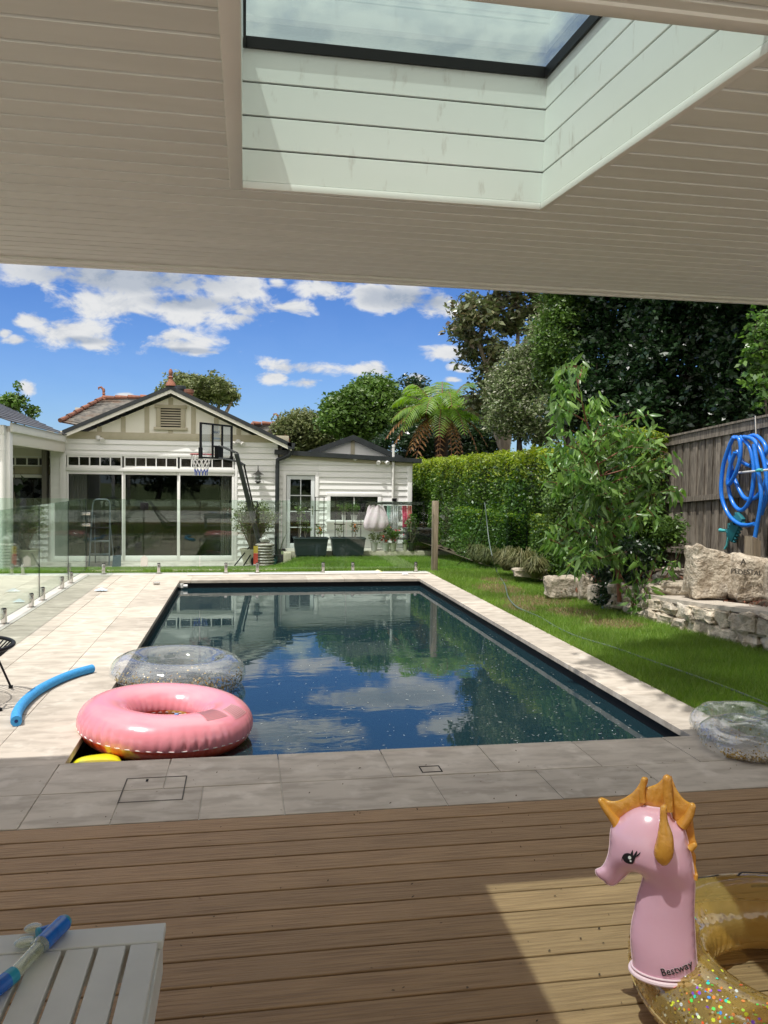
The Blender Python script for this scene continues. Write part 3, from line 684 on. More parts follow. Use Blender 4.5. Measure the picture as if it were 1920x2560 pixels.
# ------------------------------------------------------------------ shed annex on the right
SY = 19.05
shed = thing('shed_annex', (2.5, SY, -.04), 'white weatherboard annex with glazed door and low sloping roof', 'annex')
sx0, sx1 = .80, hX(888, SY)
def shedz(px, py): p = pix(px, py, Y=SY); return p
A_ = pix(612, 982, Y=SY); B_ = pix(890, 1000, Y=SY); zA, zB = A_.z, B_.z
ds0, ds1 = hX((560+478/3.072)/1.15732, SY), hX((560+700/3.072)/1.15732, SY); dt = hZ((900+885/3.072)/1.15732, SY, 650)
wx0, wx1 = hX((560+790/3.072)/1.15732, SY), hX((560+1208/3.072)/1.15732, SY); wz0, wz1 = hZ((900+1240/3.072)/1.15732, SY, 790), hZ((900+1022/3.072)/1.15732, SY, 790)
mb = MB(); zt = min(zA, zB)-.02; tr = .08
def wbr(a, b, c, d): 
    if b > a and d > c: wb(mb, a, b, c, d, SY, .142)
wbr(sx0, ds0-tr, -.05, zt); wbr(ds0-tr, ds1+tr, dt+tr, zt); wbr(ds1+tr, wx0, -.05, zt); wbr(wx0, wx1, -.05, wz0); wbr(wx0, wx1, wz1, zt); wbr(wx1, sx1-.09, -.05, zt)
mb.poly([(sx0, SY-.01, zt), (sx1, SY-.01, zt), (sx1, SY-.01, zB), (sx0, SY-.01, zA)])
mb.build('wall', 'white_board', shed, fix=False)
mb = MB(); mb.bbox(sx1-.09, sx1+.02, SY-.035, SY+.05, -.05, zB-.02, .004); mb.build('corner_trim', 'white_paint', shed, smooth=True)
MB().box(sx1-.02, sx1+.0, SY+.05, SY+5, -.1, zB).build('side_wall', 'white_board', shed)
mb = MB(); rz = .11
mb.prism([(sx0-.12, zA+.0), (sx1+.22, zB-.0), (sx1+.22, zB+rz-.01), (sx0-.12, zA+rz)], 'y', SY-.16, SY+6); mb.build('roof', 'charcoal', shed)
mb = MB(); mb.prism([(sx0, zA-.07), (sx1+.02, zB-.075), (sx1+.02, zB-.002), (sx0, zA-.002)], 'y', SY-.05, SY-.01); mb.build('eave_trim', 'khaki_trim', shed)
# rear gablet of the annex
p0, p1, p2 = pix(672, 975, Y=21), pix(762, 943, Y=21), pix(868, 990, Y=21)
mb = MB(); mb.poly([(p0.x, 21, p0.z-.25), (p2.x, 21, p2.z-.25), (p2.x, 21, p2.z-.02), (p1.x, 21, p1.z-.06), (p0.x, 21, p0.z-.02)]); mb.build('gablet_panel', 'white_paint', shed, fix=False)
for a, b in ((p0, p1), (p1, p2)): mb = MB(); mb.prism([(a.x, a.z-.1), (b.x, b.z-.1), (b.x, b.z+.04), (a.x, a.z+.04)], 'y', 20.85, 24); mb.build('gablet_roof', 'charcoal', shed)
MB().box(p1.x-.05, p1.x+.05, 20.97, 20.99, p0.z-.25, p1.z-.1).build('gablet_batten', 'khaki_trim', shed)
# glazed door
f = MB(); f.bbox(ds0-tr, ds0, SY-.04, SY+.04, -.05, dt+tr, .004); f.bbox(ds1, ds1+tr, SY-.04, SY+.04, -.05, dt+tr, .004); f.bbox(ds0, ds1, SY-.04, SY+.04, dt, dt+tr, .004); f.build('door_trim', 'white_paint', shed, smooth=True)
f = MB(); s_ = .085; a, b = ds0+.012, ds1-.012; z0_, z1_ = -.04, dt-.01
f.bbox(a, a+s_, SY-.01, SY+.03, z0_, z1_, .003); f.bbox(b-s_, b, SY-.01, SY+.03, z0_, z1_, .003); f.bbox(a+s_, b-s_, SY-.01, SY+.03, z1_-.09, z1_, .003); f.bbox(a+s_, b-s_, SY-.01, SY+.03, z0_, z0_+.12, .003)
f.box((a+b)/2-.011, (a+b)/2+.011, SY-.008, SY+.02, z0_+.12, z1_-.09)
for k in (1, 2, 3): z = z0_+.12+(z1_-z0_-.21)*k/4; f.box(a+s_, b-s_, SY-.006, SY+.018, z-.011, z+.011)
dr = f.build('door', mat('door_paint', (.66, .69, .70), .4), shed, smooth=True)
MB().box(a+s_, b-s_, SY+.006, SY+.012, z0_+.12, z1_-.09).build('pane', 'window_glass', dr)
f = MB(); f.box(b-.06, b-.03, SY-.02, SY-.01, .75, .95); f.tube([(b-.045, SY-.02, .88), (b-.045, SY-.06, .88), (b-.14, SY-.06, .88)], .009, 6); f.build('handle', 'steel', dr)
# servery window
f = MB(); q = .085
f.bbox(wx0, wx1, SY-.045, SY+.03, wz1-q, wz1, .004); f.bbox(wx0, wx0+q, SY-.045, SY+.03, wz0+.03, wz1-q, .004); f.bbox(wx1-q, wx1, SY-.045, SY+.03, wz0+.03, wz1-q, .004)
f.bbox(wx0-.02, wx1+.02, SY-.20, SY+.03, wz0-.01, wz0+.03, .004); f.prism([(SY-.19, wz0-.011), (SY-.02, wz0-.20), (SY-.0, wz0-.20), (SY-.0, wz0-.011)], 'x', wx0, wx1)
f.box((wx0+wx1)/2-.012, (wx0+wx1)/2+.012, SY-.01, SY+.02, wz0+.03, wz1-q)
wn = f.build('window', 'white_paint', shed, smooth=True); MB().box(wx0+q, wx1-q, SY+.003, SY+.01, wz0+.03, wz1-q).build('pane', 'window_glass', wn)
f = MB()
for k in range(7): z = wz1-q-.03-k*.035; f.poly([(wx0+q, SY+.1, z), (wx1-q, SY+.1, z), (wx1-q, SY+.13, z+.02), (wx0+q, SY+.13, z+.02)])
f.build('blind', 'room_white', wn, fix=False)
MB().box(sx0, sx1, SY+3, SY+3.1, -.1, 2).box(sx0, sx1, SY+.06, SY+3, -.1, -.05).build('interior_wall', 'room_wall', shed)
MB().tube([(hX((560+1293/3.072)/1.15732, SY), SY-.09, .0), (hX((560+1293/3.072)/1.15732, SY), SY-.09, hZ((900+670/3.072)/1.15732, SY, 848))], .032, 12).lathe([(.04, 0), (.04, .05), (0, .06)], (hX((560+1293/3.072)/1.15732, SY), SY-.09, hZ((900+670/3.072)/1.15732, SY, 848)), 10).build('vent_pipe', 'plastic_white', shed, smooth=True)
floodlight(hX((560+1210/3.072)/1.15732, SY), SY, hZ((900+775/3.072)/1.15732, SY, 830), shed); 
xq = hX((560+1002/3.072)/1.15732, SY); zq = hZ((900+755/3.072)/1.15732, SY, 765); MB().lathe([(.055, .03), (.06, 0), (.045, -.04), (0, -.06)], (xq, SY-.08, zq), 14).tube([(xq, SY-.08, zq+.02), (xq, SY, zq+.03)], .03, 8).build('sensor_light', 'plastic_white', shed, smooth=True)
# ------------------------------------------------------------------ left wing with verandah
wing = thing('verandah_wing', (-4.2, 16, -.33), 'white verandah wing with dark slate roof at the left', 'house wing')
BX = -3.86
e0, e1 = pix(28, 914, X=BX), pix(146, 940, X=BX)
ya, yb = e0.y, min(e1.y, HY+.02); ztop = (e0.z+e1.z)/2; zbot = (pix(30, 962, X=BX-.04).z+pix(117, 973, X=BX-.04).z)/2
mid = ztop-.155
mb = MB(); mb.bbox(BX-.05, BX, ya, yb-.1, mid, ztop, .01); mb.build('fascia_gutter', 'white_paint', wing, smooth=True)
mb = MB(); mb.bbox(BX-.16, BX-.05, ya+.02, HY-.04, zbot, mid+.1, .006); mb.build('beam', mat('cream_paint', (.74, .71, .64), .5), wing, smooth=True)
mb = MB(); mb.bbox(BX-.20, BX-.045, ya-.02, ya+.16, -.33, mid, .006); mb.build('corner_post', 'white_paint', wing, smooth=True)
mb = MB(); mb.box(-9, BX-.20, ya, ya+.1, -.33, mid+.1); mb.build('front_wall', 'white_board', wing)
mb = MB(); mb.bbox(-9, BX-.1, ya-.14, ya-.001, mid-.05, ztop-.05, .01); mb.build('front_gutter', 'white_paint', wing, smooth=True)
q = pix(5, 1000, Y=ya-.08).x; mb = MB(); mb.tube([(q, ya-.08, ztop-.1), (q, ya-.08, -.33)], .05, 14); mb.tube([(q, ya-.08, 2.0), (q, ya-.08, 2.03)], .056, 14); mb.build('downpipe', 'white_paint', wing, smooth=True)
VY = HY+.35; vx0, vx1 = -6.4, hX(117, VY)
mb = MB(); mb.bbox(vx1, x0+.02, HY-.01, VY+.05, -.33, zbot+.06, .004); mb.build('return_wall', 'white_board', wing)
def vz(py): return hZ(py, VY, 80)
mb = MB(); wb(mb, vx0, vx1, -.33, .9, VY+.05); mb.box(vx0, vx1, VY, VY+.03, vz(990), 2.6); mb.build('wall', 'cream_paint', wing, fix=False)
mb = MB(); k_ = 117-113
mb.bbox(vx0, vx1, VY-.02, VY+.0, vz(1014), vz(1008), .002); mb.bbox(vx0, vx1, VY-.03, VY, vz(1024), vz(1013.5), .004); mb.bbox(hX(109, VY), vx1, VY-.035, VY+.01, -.33, vz(1024)-.001, .003); mb.bbox(hX(112, VY), vx1, VY-.03, VY+.01, vz(1008), vz(975), .003); mb.build('trim', 'khaki_trim', wing, smooth=True)
f = MB(); a, b = vx0+.1, hX(111, VY)-.02; z0_, z1_ = vz(1008)+.005, vz(985); w_ = .03
f.box(a, b, VY-.015, VY+.02, z1_-w_, z1_); f.box(a, b, VY-.015, VY+.02, z0_, z0_+w_)
n_ = 8
for k in range(n_+1): q = b-(b-a)*k/n_; f.box(q-.014, q+.014, VY-.012, VY+.018, z0_+w_, z1_-w_)
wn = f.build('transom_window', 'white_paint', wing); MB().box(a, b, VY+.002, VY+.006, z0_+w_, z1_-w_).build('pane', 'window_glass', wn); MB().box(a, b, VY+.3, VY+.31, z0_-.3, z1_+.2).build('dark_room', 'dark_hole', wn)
f = MB(); a, b = -5.9, hX(109, VY)-.005; z1_ = vz(1024)-.01
f.bbox(a, b, VY-.02, VY+.03, z1_-.075, z1_, .003); f.bbox(b-.09, b, VY-.02, VY+.03, -.33, z1_-.075, .003); f.bbox(a, a+.09, VY-.02, VY+.03, -.33, z1_-.075, .003); f.bbox(a+.09, b-.09, VY-.02, VY+.03, -.33, -.23, .003)
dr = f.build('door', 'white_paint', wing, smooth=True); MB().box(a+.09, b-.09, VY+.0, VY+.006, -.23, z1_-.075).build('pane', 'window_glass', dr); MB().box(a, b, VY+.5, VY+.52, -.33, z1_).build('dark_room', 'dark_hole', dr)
MB().box(-9, BX-.17, ya+.1, VY, zbot+.07, zbot+.10).build('verandah_ceiling', 'cream_paint', wing)
# slate roof plane of the wing: eave along Y at BX, rising to the left; back edge is the valley
r0_ = pix(0, 855, X=-7.2); sl = (r0_.z-ztop)/(7.2+BX)
sl = max(.25, min(.6, sl)); RX = -7.2; rz_ = ztop+.03+(BX-RX)*sl
mb = MB(); nC = 20
for k in range(nC):
    xa_, xb_ = BX+.04-(BX-RX)*k/nC, BX+.04-(BX-RX)*(k+1)/nC; z_a = ztop+.02+(BX-xa_)*sl; z_b = ztop+.02+(BX-xb_)*sl
    yend = HY-.25+(BX-xa_)*.55
    for j in range(24):
        y0_ = ya-.35+j*.3
        if y0_ > yend: break
        mb.prism([(xa_, z_a+.014), (xb_, z_b), (xb_, z_b-.02), (xa_, z_a-.004)], 'y', y0_, min(y0_+.298, yend))
mb.build('roof_slope', 'slate', wing)
mb = MB()
for j in range(22): mb.tube([(RX+.05, ya-.3+j*.32, rz_+.03), (RX+.05, ya-.3+j*.32+.3, rz_+.015)], [.06, .05], 8)
mb.build('ridge_tiles', 'terracotta', wing, smooth=True)
for a0, a1 in ((.30, .62), (.62, .93)):   # two roof windows, their raised frames
    ym = 15.4 if a0 < .5 else 17.6
    mb = MB(); q0, q1 = BX-(BX-RX)*a0, BX-(BX-RX)*(a0+.36)
    mb.prism([(q0, ztop+(BX-q0)*sl+.02), (q1, ztop+(BX-q1)*sl+.02), (q1, ztop+(BX-q1)*sl+.12), (q0, ztop+(BX-q0)*sl+.12)], 'y', ym-.03, ym+.81)
    rw = mb.build('roof_window', 'charcoal', wing)
    mb = MB(); mb.prism([(q0, ztop+(BX-q0)*sl+.122), (q1, ztop+(BX-q1)*sl+.122), (q1, ztop+(BX-q1)*sl+.127), (q0, ztop+(BX-q0)*sl+.127)], 'y', ym+.03, ym+.75); mb.build('pane', 'glass_edge', rw)
# ------------------------------------------------------------------ old slate roofs further back
def backroof(label, pts, ridge, fin, Y):
    """hipped slate roof: pts = ridge-left, ridge-right, eave-right, eave-left in photo px on plane Y (front slope leans back)"""
    a, b = [pix(*p, Y=Y+2.2) for p in ridge]; c, d = [pix(*p, Y=Y) for p in pts]
    t = thing('neighbour_roof', ((a.x+b.x)/2, Y, c.z), label, 'roof')
    mb = MB(); nC = 16
    for k in range(nC):
        f0, f1 = k/nC, (k+1)/nC; l0, l1 = d.lerp(a, f0), d.lerp(a, f1); r0_, r1_ = c.lerp(b, f0), c.lerp(b, f1); n_ = 22
        for j in range(n_):
            g0, g1 = j/n_, (j+.97)/n_
            q = [l0.lerp(r0_, g0), l0.lerp(r0_, g1), l1.lerp(r1_, g1), l1.lerp(r1_, g0)]; q[0].z += .03; q[1].z += .03; mb.poly(q)
    mb.poly([d-Vector((0, 0, .01)), c-Vector((0, 0, .01)), b-Vector((0, 0, .01)), a-Vector((0, 0, .01))])
    mb.build('slates', 'old_slate', t, fix=False)
    mb = MB(); 
    for P, Q in ((a, b), (d, a), (c, b)):
        L = (Q-P).length; n_ = max(3, int(L/.4))
        for j in range(n_): mb.tube([P.lerp(Q, j/n_)+Vector((0, -.03, .05)), P.lerp(Q, (j+.96)/n_)+Vector((0, -.03, .03))], [.075, .06], 8)
    mb.build('ridge_tiles', 'terracotta', t, smooth=True)
    for p in fin: q = a.lerp(b, p); finial(q.x, q.y, q.z+.02, .8, t, True)
    MB().box(min(a.x, d.x), max(b.x, c.x), Y+2.2, Y+2.3, -.4, min(a.z, b.z)-.3).build('wall', 'room_white', t)
    return t
backroof('weathered slate roof with terracotta ridge left of the main gable', [(300, 945), (130, 912)], [(222, 862), (330, 860)], [.02], 26)
backroof('small weathered slate roof with curled finial right of the main gable', [(622, 955), (540, 945)], [(545, 917), (607, 917)], [.9], 28)
XF[:] = [1.0, 0.0]
# ------------------------------------------------------------------ glass pool fence (one thing per panel)
def panel(a, b, z0, z1, t):
    a, b = Vector((*a, 0)), Vector((*b, 0)); d = (b-a).normalized(); nrm = Vector((-d.y, d.x, 0))*.006
    mb = MB(); c = [a-nrm, b-nrm, b+nrm, a+nrm]; lo = [mb.pt((p.x, p.y, z0)) for p in c]; hi = [mb.pt((p.x, p.y, z1)) for p in c]
    mb.cur = 0; mb.face([lo[0], lo[1], hi[1], hi[0]]); mb.face([lo[2], lo[3], hi[3], hi[2]])
    mb.cur = 1; mb.face([hi[0], hi[1], hi[2], hi[3]]); mb.face(lo[::-1]); mb.face([lo[1], lo[2], hi[2], hi[1]]); mb.face([lo[3], lo[0], hi[0], hi[3]])
    return mb.build('glass_pane', ['fence_glass', 'glass_edge'], t)
def spigot(x, y, t):
    mb = MB(); mb.bbox(x-.026, x+.026, y-.026, y+.026, .010, .165, .006); mb.lathe([(0, .004), (.05, .004), (.05, .010), (.03, .014), (0, .014)], (x, y, 0), 16); s_ = mb.build('spigot', 'steel', t, smooth=True)
    MB().lathe([(.0, .178), (.02, .176), (.028, .166), (.0, .1655)], (x, y, 0), 12).build('cap', 'black_metal', s_, smooth=True)
FXL, FYF = -2.52, 13.76
LF = thing('glass_fence', (FXL, 9, 0), 'frameless glass fence running down the left side of the pool', 'glass fence')
FF = thing('glass_fence', (0, FYF, 0), 'frameless glass fence and gate along the far end of the pool', 'glass fence')
RF = thing('glass_fence', (4.2, 13.9, 0), 'short glass fence between the timber post and the hedge', 'glass fence')
ys = [4.4, 5.9, 7.4, 8.99, 10.70, 12.40, FYF-.03]
for i in range(1, len(ys)-1): panel((FXL, ys[i]+.006), (FXL, ys[i+1]-.006), .07, 1.225, LF)
for y in (9.18, 10.31, 10.87, 11.98, 12.58, 7.1, 7.8, 6.3): spigot(FXL, y, LF)
fj = [-5.4, -3.9, FXL, -1.62, -.72, .62, 1.72, 3.2]
for i in range(len(fj)-1): panel((fj[i]+.006, FYF), (fj[i+1]-.006, FYF), .07, 1.225, FF)
for px in (343, 488, 556, 698, 762, 898, 50, 224): spigot(pix(px, 1232, Y=FYF).x, FYF, FF)
panel((3.40, 13.9), (4.62, 13.9), .05, 1.225, RF); panel((4.64, 13.9), (5.0, 13.9), .05, 1.62, RF)
po = thing('fence_post', (3.30, 13.87, -.02), 'grey square timber post at the pool corner', 'post')
MB().bbox(3.25, 3.35, 13.82, 13.92, -.1, 1.235, .006).build('shaft', 'post_wood', po, smooth=True)
# gate hardware
gx = pix(312, 1100, Y=FYF).x
mb = MB(); mb.bbox(gx-.065, gx+.065, FYF-.03, FYF-.008, 1.05, 1.17, .008); gt = mb.build('gate_latch', 'black_metal', FF, smooth=True); MB().tube([(gx, FYF-.03, 1.12), (gx, FYF-.06, 1.12)], .022, 10).build('knob', 'black_metal', gt)
MB().prism([(gx-.055, .13), (gx+.055, .13), (gx+.055, .26), (gx, .31), (gx-.055, .26)], 'y', FYF-.03, FYF-.008).build('gate_plate', 'stone_white', FF)
for z in (.98, .80): mb = MB(); mb.bbox(FXL-.02, FXL+.07, FYF-.03, FYF-.007, z-.022, z+.022, .004); mb.build('glass_clamp', 'steel', FF, smooth=True)

XF[:] = [1.137, -.2192]  # same enlargement about the camera for hoop, pots and laundry
# ------------------------------------------------------------------ basketball stand
bs = thing('basketball_stand', (.38, 18.15, -.33), 'black portable basketball hoop leaning over the slab with clear backboard', 'basketball hoop')
bl, br = Vector((-.90, 17.13, 0)), Vector((-.27, 18.02, 0)); ux = (br-bl).normalized(); nb_ = Vector((-ux.y, ux.x, 0)).normalized()
zt_, zb_ = pix(436, 912, Y=17.13).z, pix(436.3, 990, Y=17.13).z; W_ = (br-bl).length; BM = Matrix((ux, -nb_, Vector((0, 0, 1)))).transposed().to_4x4(); BM.translation = Vector((bl.x, bl.y, zb_)); H_ = zt_-zb_
# local x along the board (left to right as seen), y toward the viewer (back of the board), z up
mb = MB(); mb.M = BM; e = .035
mb.box(0, W_, -.02, .02, 0, e); mb.box(0, W_, -.02, .02, H_-e, H_); mb.box(0, e, -.02, .02, e, H_-e); mb.box(W_-e, W_, -.02, .02, e, H_-e)
for q in (.36, .66): mb.box(W_*q-.02, W_*q+.02, .002, .03, e, H_-e)
mb.box(W_*.36+.02, W_*.66-.02, .002, .028, H_*.34, H_*.34+.03); mb.box(-.015, e+.01, -.03, .03, -.01, H_*.3); mb.box(W_-e-.01, W_+.015, -.03, .03, -.01, H_*.1); mb.box(W_*.44, W_*.56, .0, .10, .02, H_*.34)
mb.build('backboard_frame', 'black_metal', bs)
mb = MB(); mb.M = BM; mb.box(e, W_-e, -.005, .0, e, H_-e); bb = mb.build('backboard', glassmat('board_clear', (.95, .955, .955), 1.45, dirt=((.8, .8, .8), .04)), bs)
mb = MB(); mb.M = BM; s0, s1 = W_*.36+.02, W_*.66-.02
mb.box(s0, s1, -.012, -.0055, H_*.56, H_*.61); mb.build('target_band', mat('board_grey', (.42, .44, .46), .6), bs)
def textmesh(txt, size, name='text', bold=True, ext=0.0):
    cu_ = bpy.data.curves.new(name, 'FONT'); cu_.body = txt; cu_.size = size; cu_.align_x = 'CENTER'; cu_.align_y = 'CENTER'; cu_.extrude = ext; cu_.offset = size*.022 if bold else 0
    o = bpy.data.objects.new(name, cu_); COL.objects.link(o); bpy.context.view_layer.update()
    me = bpy.data.meshes.new_from_object(o.evaluated_get(bpy.context.evaluated_depsgraph_get()))
    vs = [v.co.copy() for v in me.vertices]; fs = [list(p.vertices) for p in me.polygons]; bpy.data.objects.remove(o); bpy.data.meshes.remove(me)
    return vs, fs
mat('black_ink', (.012, .010, .014), .5)
vs, fs = textmesh('Evade', .085); mb = MB(); mb.M = BM        # lettered on the front, so read mirrored from behind
for v in vs: mb.pt((W_*.51-v.x, -.007, H_*.77+v.y))
for f in fs: mb.face(f)
mb.build('lettering', 'black_ink', bs, fix=False)
# rim and net
rc = bl+ux*W_*.5+nb_*.40; rz_ = zb_+.10; RR = .225
mb = MB(); mb.tube([(rc.x+RR*math.cos(a), rc.y+RR*math.sin(a), rz_) for a in np.linspace(0, 2*math.pi, 32, endpoint=False)], .011, 8, closed=True)
q = bl+ux*W_*.5+nb_*.02
for s_ in (-.08, .08): mb.tube([(q.x+ux.x*s_, q.y+ux.y*s_, rz_-.02), (rc.x-nb_.x*.2+ux.x*s_, rc.y-nb_.y*.2+ux.y*s_, rz_)], .010, 6)
mb.build('rim', mat('rim_red', (.45, .05, .06), .45), bs, smooth=True)
def netpt(k, l): 
    f = l/5; r_ = RR*(1-.42*f**.8)*(1 if l else 1); a = 2*math.pi*(k+.5*(l % 2))/12; return (rc.x+r_*math.cos(a), rc.y+r_*math.sin(a), rz_-.40*f)
for nm, ls, mt in (('net', (0, 1, 2, 3), mat('net_white', (.75, .73, .72), .8)), ('net_tip', (4,), mat('net_blue', (.08, .12, .45), .8))):
    mb = MB()
    for l in ls:
        for k in range(12):
            o_ = 0 if l % 2 == 0 else 1
            mb.tube([netpt(k, l), netpt(k, l+1)], .006, 4); mb.tube([netpt(k, l), netpt(k+(1 if o_ else -1), l+1)], .006, 4)
    if nm == 'net_tip': 
        for k in range(12): p = netpt(k, 5); mb.tube([p, (p[0], p[1], p[2]-.05)], .007, 4)
    mb.build(nm, mt, bs)
# pole and arms
mat('pole_grey', (.045, .05, .055), .38, spec=.6)
pb_, pt_ = Vector((.40, 18.15, -.1)), Vector((-.17, 17.55, zb_+.12)); 
P = lambda z: pb_.lerp(pt_, (z-pb_.z)/(pt_.z-pb_.z))
mb = MB(); mb.tube([pb_, P(.9), P(1.7), pt_], [.055, .055, .05, .048], 10); mb.build('pole', 'pole_grey', bs, smooth=True)
bc = bl+ux*W_*.5-nb_*.09
mb = MB()
for s_ in (-.05, .05):
    o_ = ux*s_; mb.tube([pt_+o_+Vector((0.0, 0, .02)), bc+o_+Vector((0, 0, zb_+.28))], .016, 6)
    k_ = P(zb_-.12)+Vector((.10, .05, 0)); mb.tube([k_+o_, P(zb_-.05)+o_, bc+o_+Vector((0, 0, zb_+.02))], .016, 6)
mb.build('arms', 'pole_grey', bs, smooth=True)
mb = MB(); k_ = P(zb_-.12)+Vector((.10, .05, 0)); mb.tube([k_, P(.95)+Vector((.07, .03, 0)), P(.62)+Vector((.05, .0, 0))], .018, 8); q = P(1.0)+Vector((.1, 0, 0)); mb.tube([q+Vector((-.02, 0, .08)), q+Vector((.06, 0, .08)), q+Vector((.08, 0, .0)), q+Vector((.05, 0, -.07)), q+Vector((-.03, 0, -.07))], .018, 6); mb.build('lift_handle', 'black_metal', bs, smooth=True)
mb = MB(); mb.bbox(.15, .95, 18.1, 18.75, -.33, -.17, .05); mb.build('base', 'black_metal', bs, smooth=True)
for dx_ in (0, .13): MB().tube([(.12+dx_*1.1, 18.35, .05), (-.20+dx_*1.5, 17.95, -.32)], .014, 6).build('strut', 'black_metal', bs)
# bags stacked on the base
bag = thing('stacked_bags', (.42, 17.95, -.33), 'clear wrapped stack of brown bark bags with red label', 'bags')
mb = MB()
for k in range(8):
    z = -.30+k*.062; w_ = .235-.004*k+random.uniform(-.01, .01); mb.sphere((.44+random.uniform(-.01, .01), 17.98, z), (w_, .19, .045), 16, 8)
mb.build('bags', mat('bag_brown', (.30, .24, .20), .25, (.55, .52, .50), 9, (1, 1, 6), bump=.5, coat=.5), bag, smooth='full')
mb = MB(); mb.tube([(.36, 17.98, .20), (.46, 17.98, .26), (.56, 17.98, .2)], [.1, .12, .07], 10, flat=.7); mb.build('wrap', mat('film_clear', (.55, .54, .53), .2, (.30, .27, .25), 12, bump=.8, coat=.6), bag, smooth='full')
mb = MB(); mb.prism([(.205, -.27), (.30, -.28), (.30, -.04), (.205, -.04)], 'y', 17.775, 17.79); mb.build('label_red', mat('label_red', (.52, .06, .04), .5), bag)
mb = MB(); mb.prism([(.205, -.035), (.30, -.035), (.30, .12), (.205, .12)], 'y', 17.79, 17.80); mb.build('label_yellow', mat('label_yellow', (.55, .38, .05), .5), bag)

# ------------------------------------------------------------------ potted plants
mat('pot_black', (.018, .02, .022), .45); mat('pot_grey', (.035, .048, .055), .5, bump=.1); mat('pot_pale', (.50, .49, .46), .6); mat('pot_cream', (.55, .52, .42), .7)
def pot(par, x, y, z, r, h, m, square=False):
    mb = MB()
    if square: mb.prism([(x-r*.8, z), (x+r*.8, z), (x+r, z+h), (x-r, z+h)], 'y', y-r*.9, y+r*.9)
    else: mb.lathe([(0, 0), (r*.72, 0), (r, h*.93), (r*1.08, h*.93), (r*1.08, h), (r*.92, h), (r*.9, h*.88), (0, h*.88)], (x, y, z), 18)
    mb.build('pot', m, par, smooth=True)
def stems(par, x, y, z, n_, h, spread, m, r=.008, name='stem', sub=3):
    mb = MB(); tips = []
    for k in range(n_):
        a = random.uniform(0, 6.28); q = Vector((x+math.cos(a)*spread*random.uniform(.3, 1), y+math.sin(a)*spread*random.uniform(.3, 1), z+h*random.uniform(.7, 1.05)))
        P_ = limb(mb, (x+random.uniform(-1, 1)*spread*.1, y, z), q, r, r*.5, .12, 5, 4); tips.append(q); tips += P_[2:]
        for j in range(sub):
            b_ = P_[random.choice((2, 3))]; e_ = b_+Vector((random.uniform(-1, 1)*spread*.5, random.uniform(-1, 1)*spread*.5, random.uniform(.05, .3)*h)); limb(mb, b_, e_, r*.6, r*.3, .1, 4, 3); tips.append(e_)
    mb.build(name, m, par, smooth=True); return tips
def foliage(par, tips, n_, rad, size, m, asp=.5, name='foliage', droop=0, seed=1):
    rng = np.random.default_rng(seed); C = np.array([tuple(t) for t in tips])[rng.integers(0, len(tips), n_)]+rng.normal(size=(n_, 3))*rad
    V, F = leaves(C, size, asp, droop, rng=rng); return npmesh(name, V, F, m, parent=par)
jp = thing('jade_shrub', (.18, 18.35, -.33), 'bushy potted jade shrub right of the sliding doors', 'potted shrub')
pot(jp, .18, 18.4, -.33, .26, .34, 'pot_cream'); tips = stems(jp, .18, 18.4, -.05, 26, .98, .55, 'bark_pale', .018, sub=5)
foliage(jp, tips, 4200, .05, .045, 'leaf_jade', .65)
jp2 = thing('jade_shrub', (-4.55, 18.2, -.33), 'potted jade shrub by the verandah at the left behind glass', 'potted shrub')
pot(jp2, -4.5, 18.3, -.33, .26, .34, 'pot_cream'); tips = stems(jp2, -4.5, 18.3, -.05, 20, .85, .42, 'bark_pale', .016, sub=5); foliage(jp2, tips, 2800, .05, .045, 'leaf_jade', .65, seed=4)
fg = thing('fiddle_leaf_fig', (-5.05, 18.2, -.33), 'large leafed fig in the verandah shade at far left', 'potted tree')
pot(fg, -4.95, 18.0, -.33, .22, .4, 'pot_black'); tips = stems(fg, -4.95, 18.0, -.1, 2, 1.95, .10, 'bark_pale', .02, sub=4); foliage(fg, [t for t in tips if t.z > .8], 46, .14, .24, 'leaf_dark', .65, seed=6)
sn = thing('snake_plant', (.74, 18.2, -.33), 'upright snake plant in a square black pot', 'potted plant')
pot(sn, .76, 18.2, -.33, .125, .22, 'pot_black', True); mb = MB()
for dx_, h_, lean in ((-.02, .50, .0), (.03, .42, .1), (.0, .36, -.06), (.05, .56, .17), (-.05, .3, -.12)):
    P_ = [(.76+dx_+lean*f*f, 18.2+dx_*.5, -.12+h_*f) for f in (0, .3, .6, .85, 1)]; mb.tube(P_, [.022, .03, .026, .014, .002], 6, flat=.25)
mb.build('leaves', mat('snake_leaf', (.07, .11, .05), .5, (.13, .17, .08), 30, (.3, .3, 2)), sn, smooth=True)
wc = thing('watering_can', (.62, 18.02, -.33), 'small dark teal watering can beside the bags', 'watering can')
mb = MB(); mb.lathe([(0, 0), (.07, 0), (.075, .12), (.05, .16), (0, .16)], (.63, 18.0, -.33), 14); mb.tube([(.57, 18, -.26), (.52, 18, -.2), (.5, 18, -.14)], [.02, .012, .018], 8); mb.tube([(.66, 18, -.18), (.71, 18, -.13), (.72, 18, -.22), (.69, 18, -.27)], .01, 6); mb.build('body', mat('teal_dark', (.02, .10, .10), .4), wc, smooth=True)
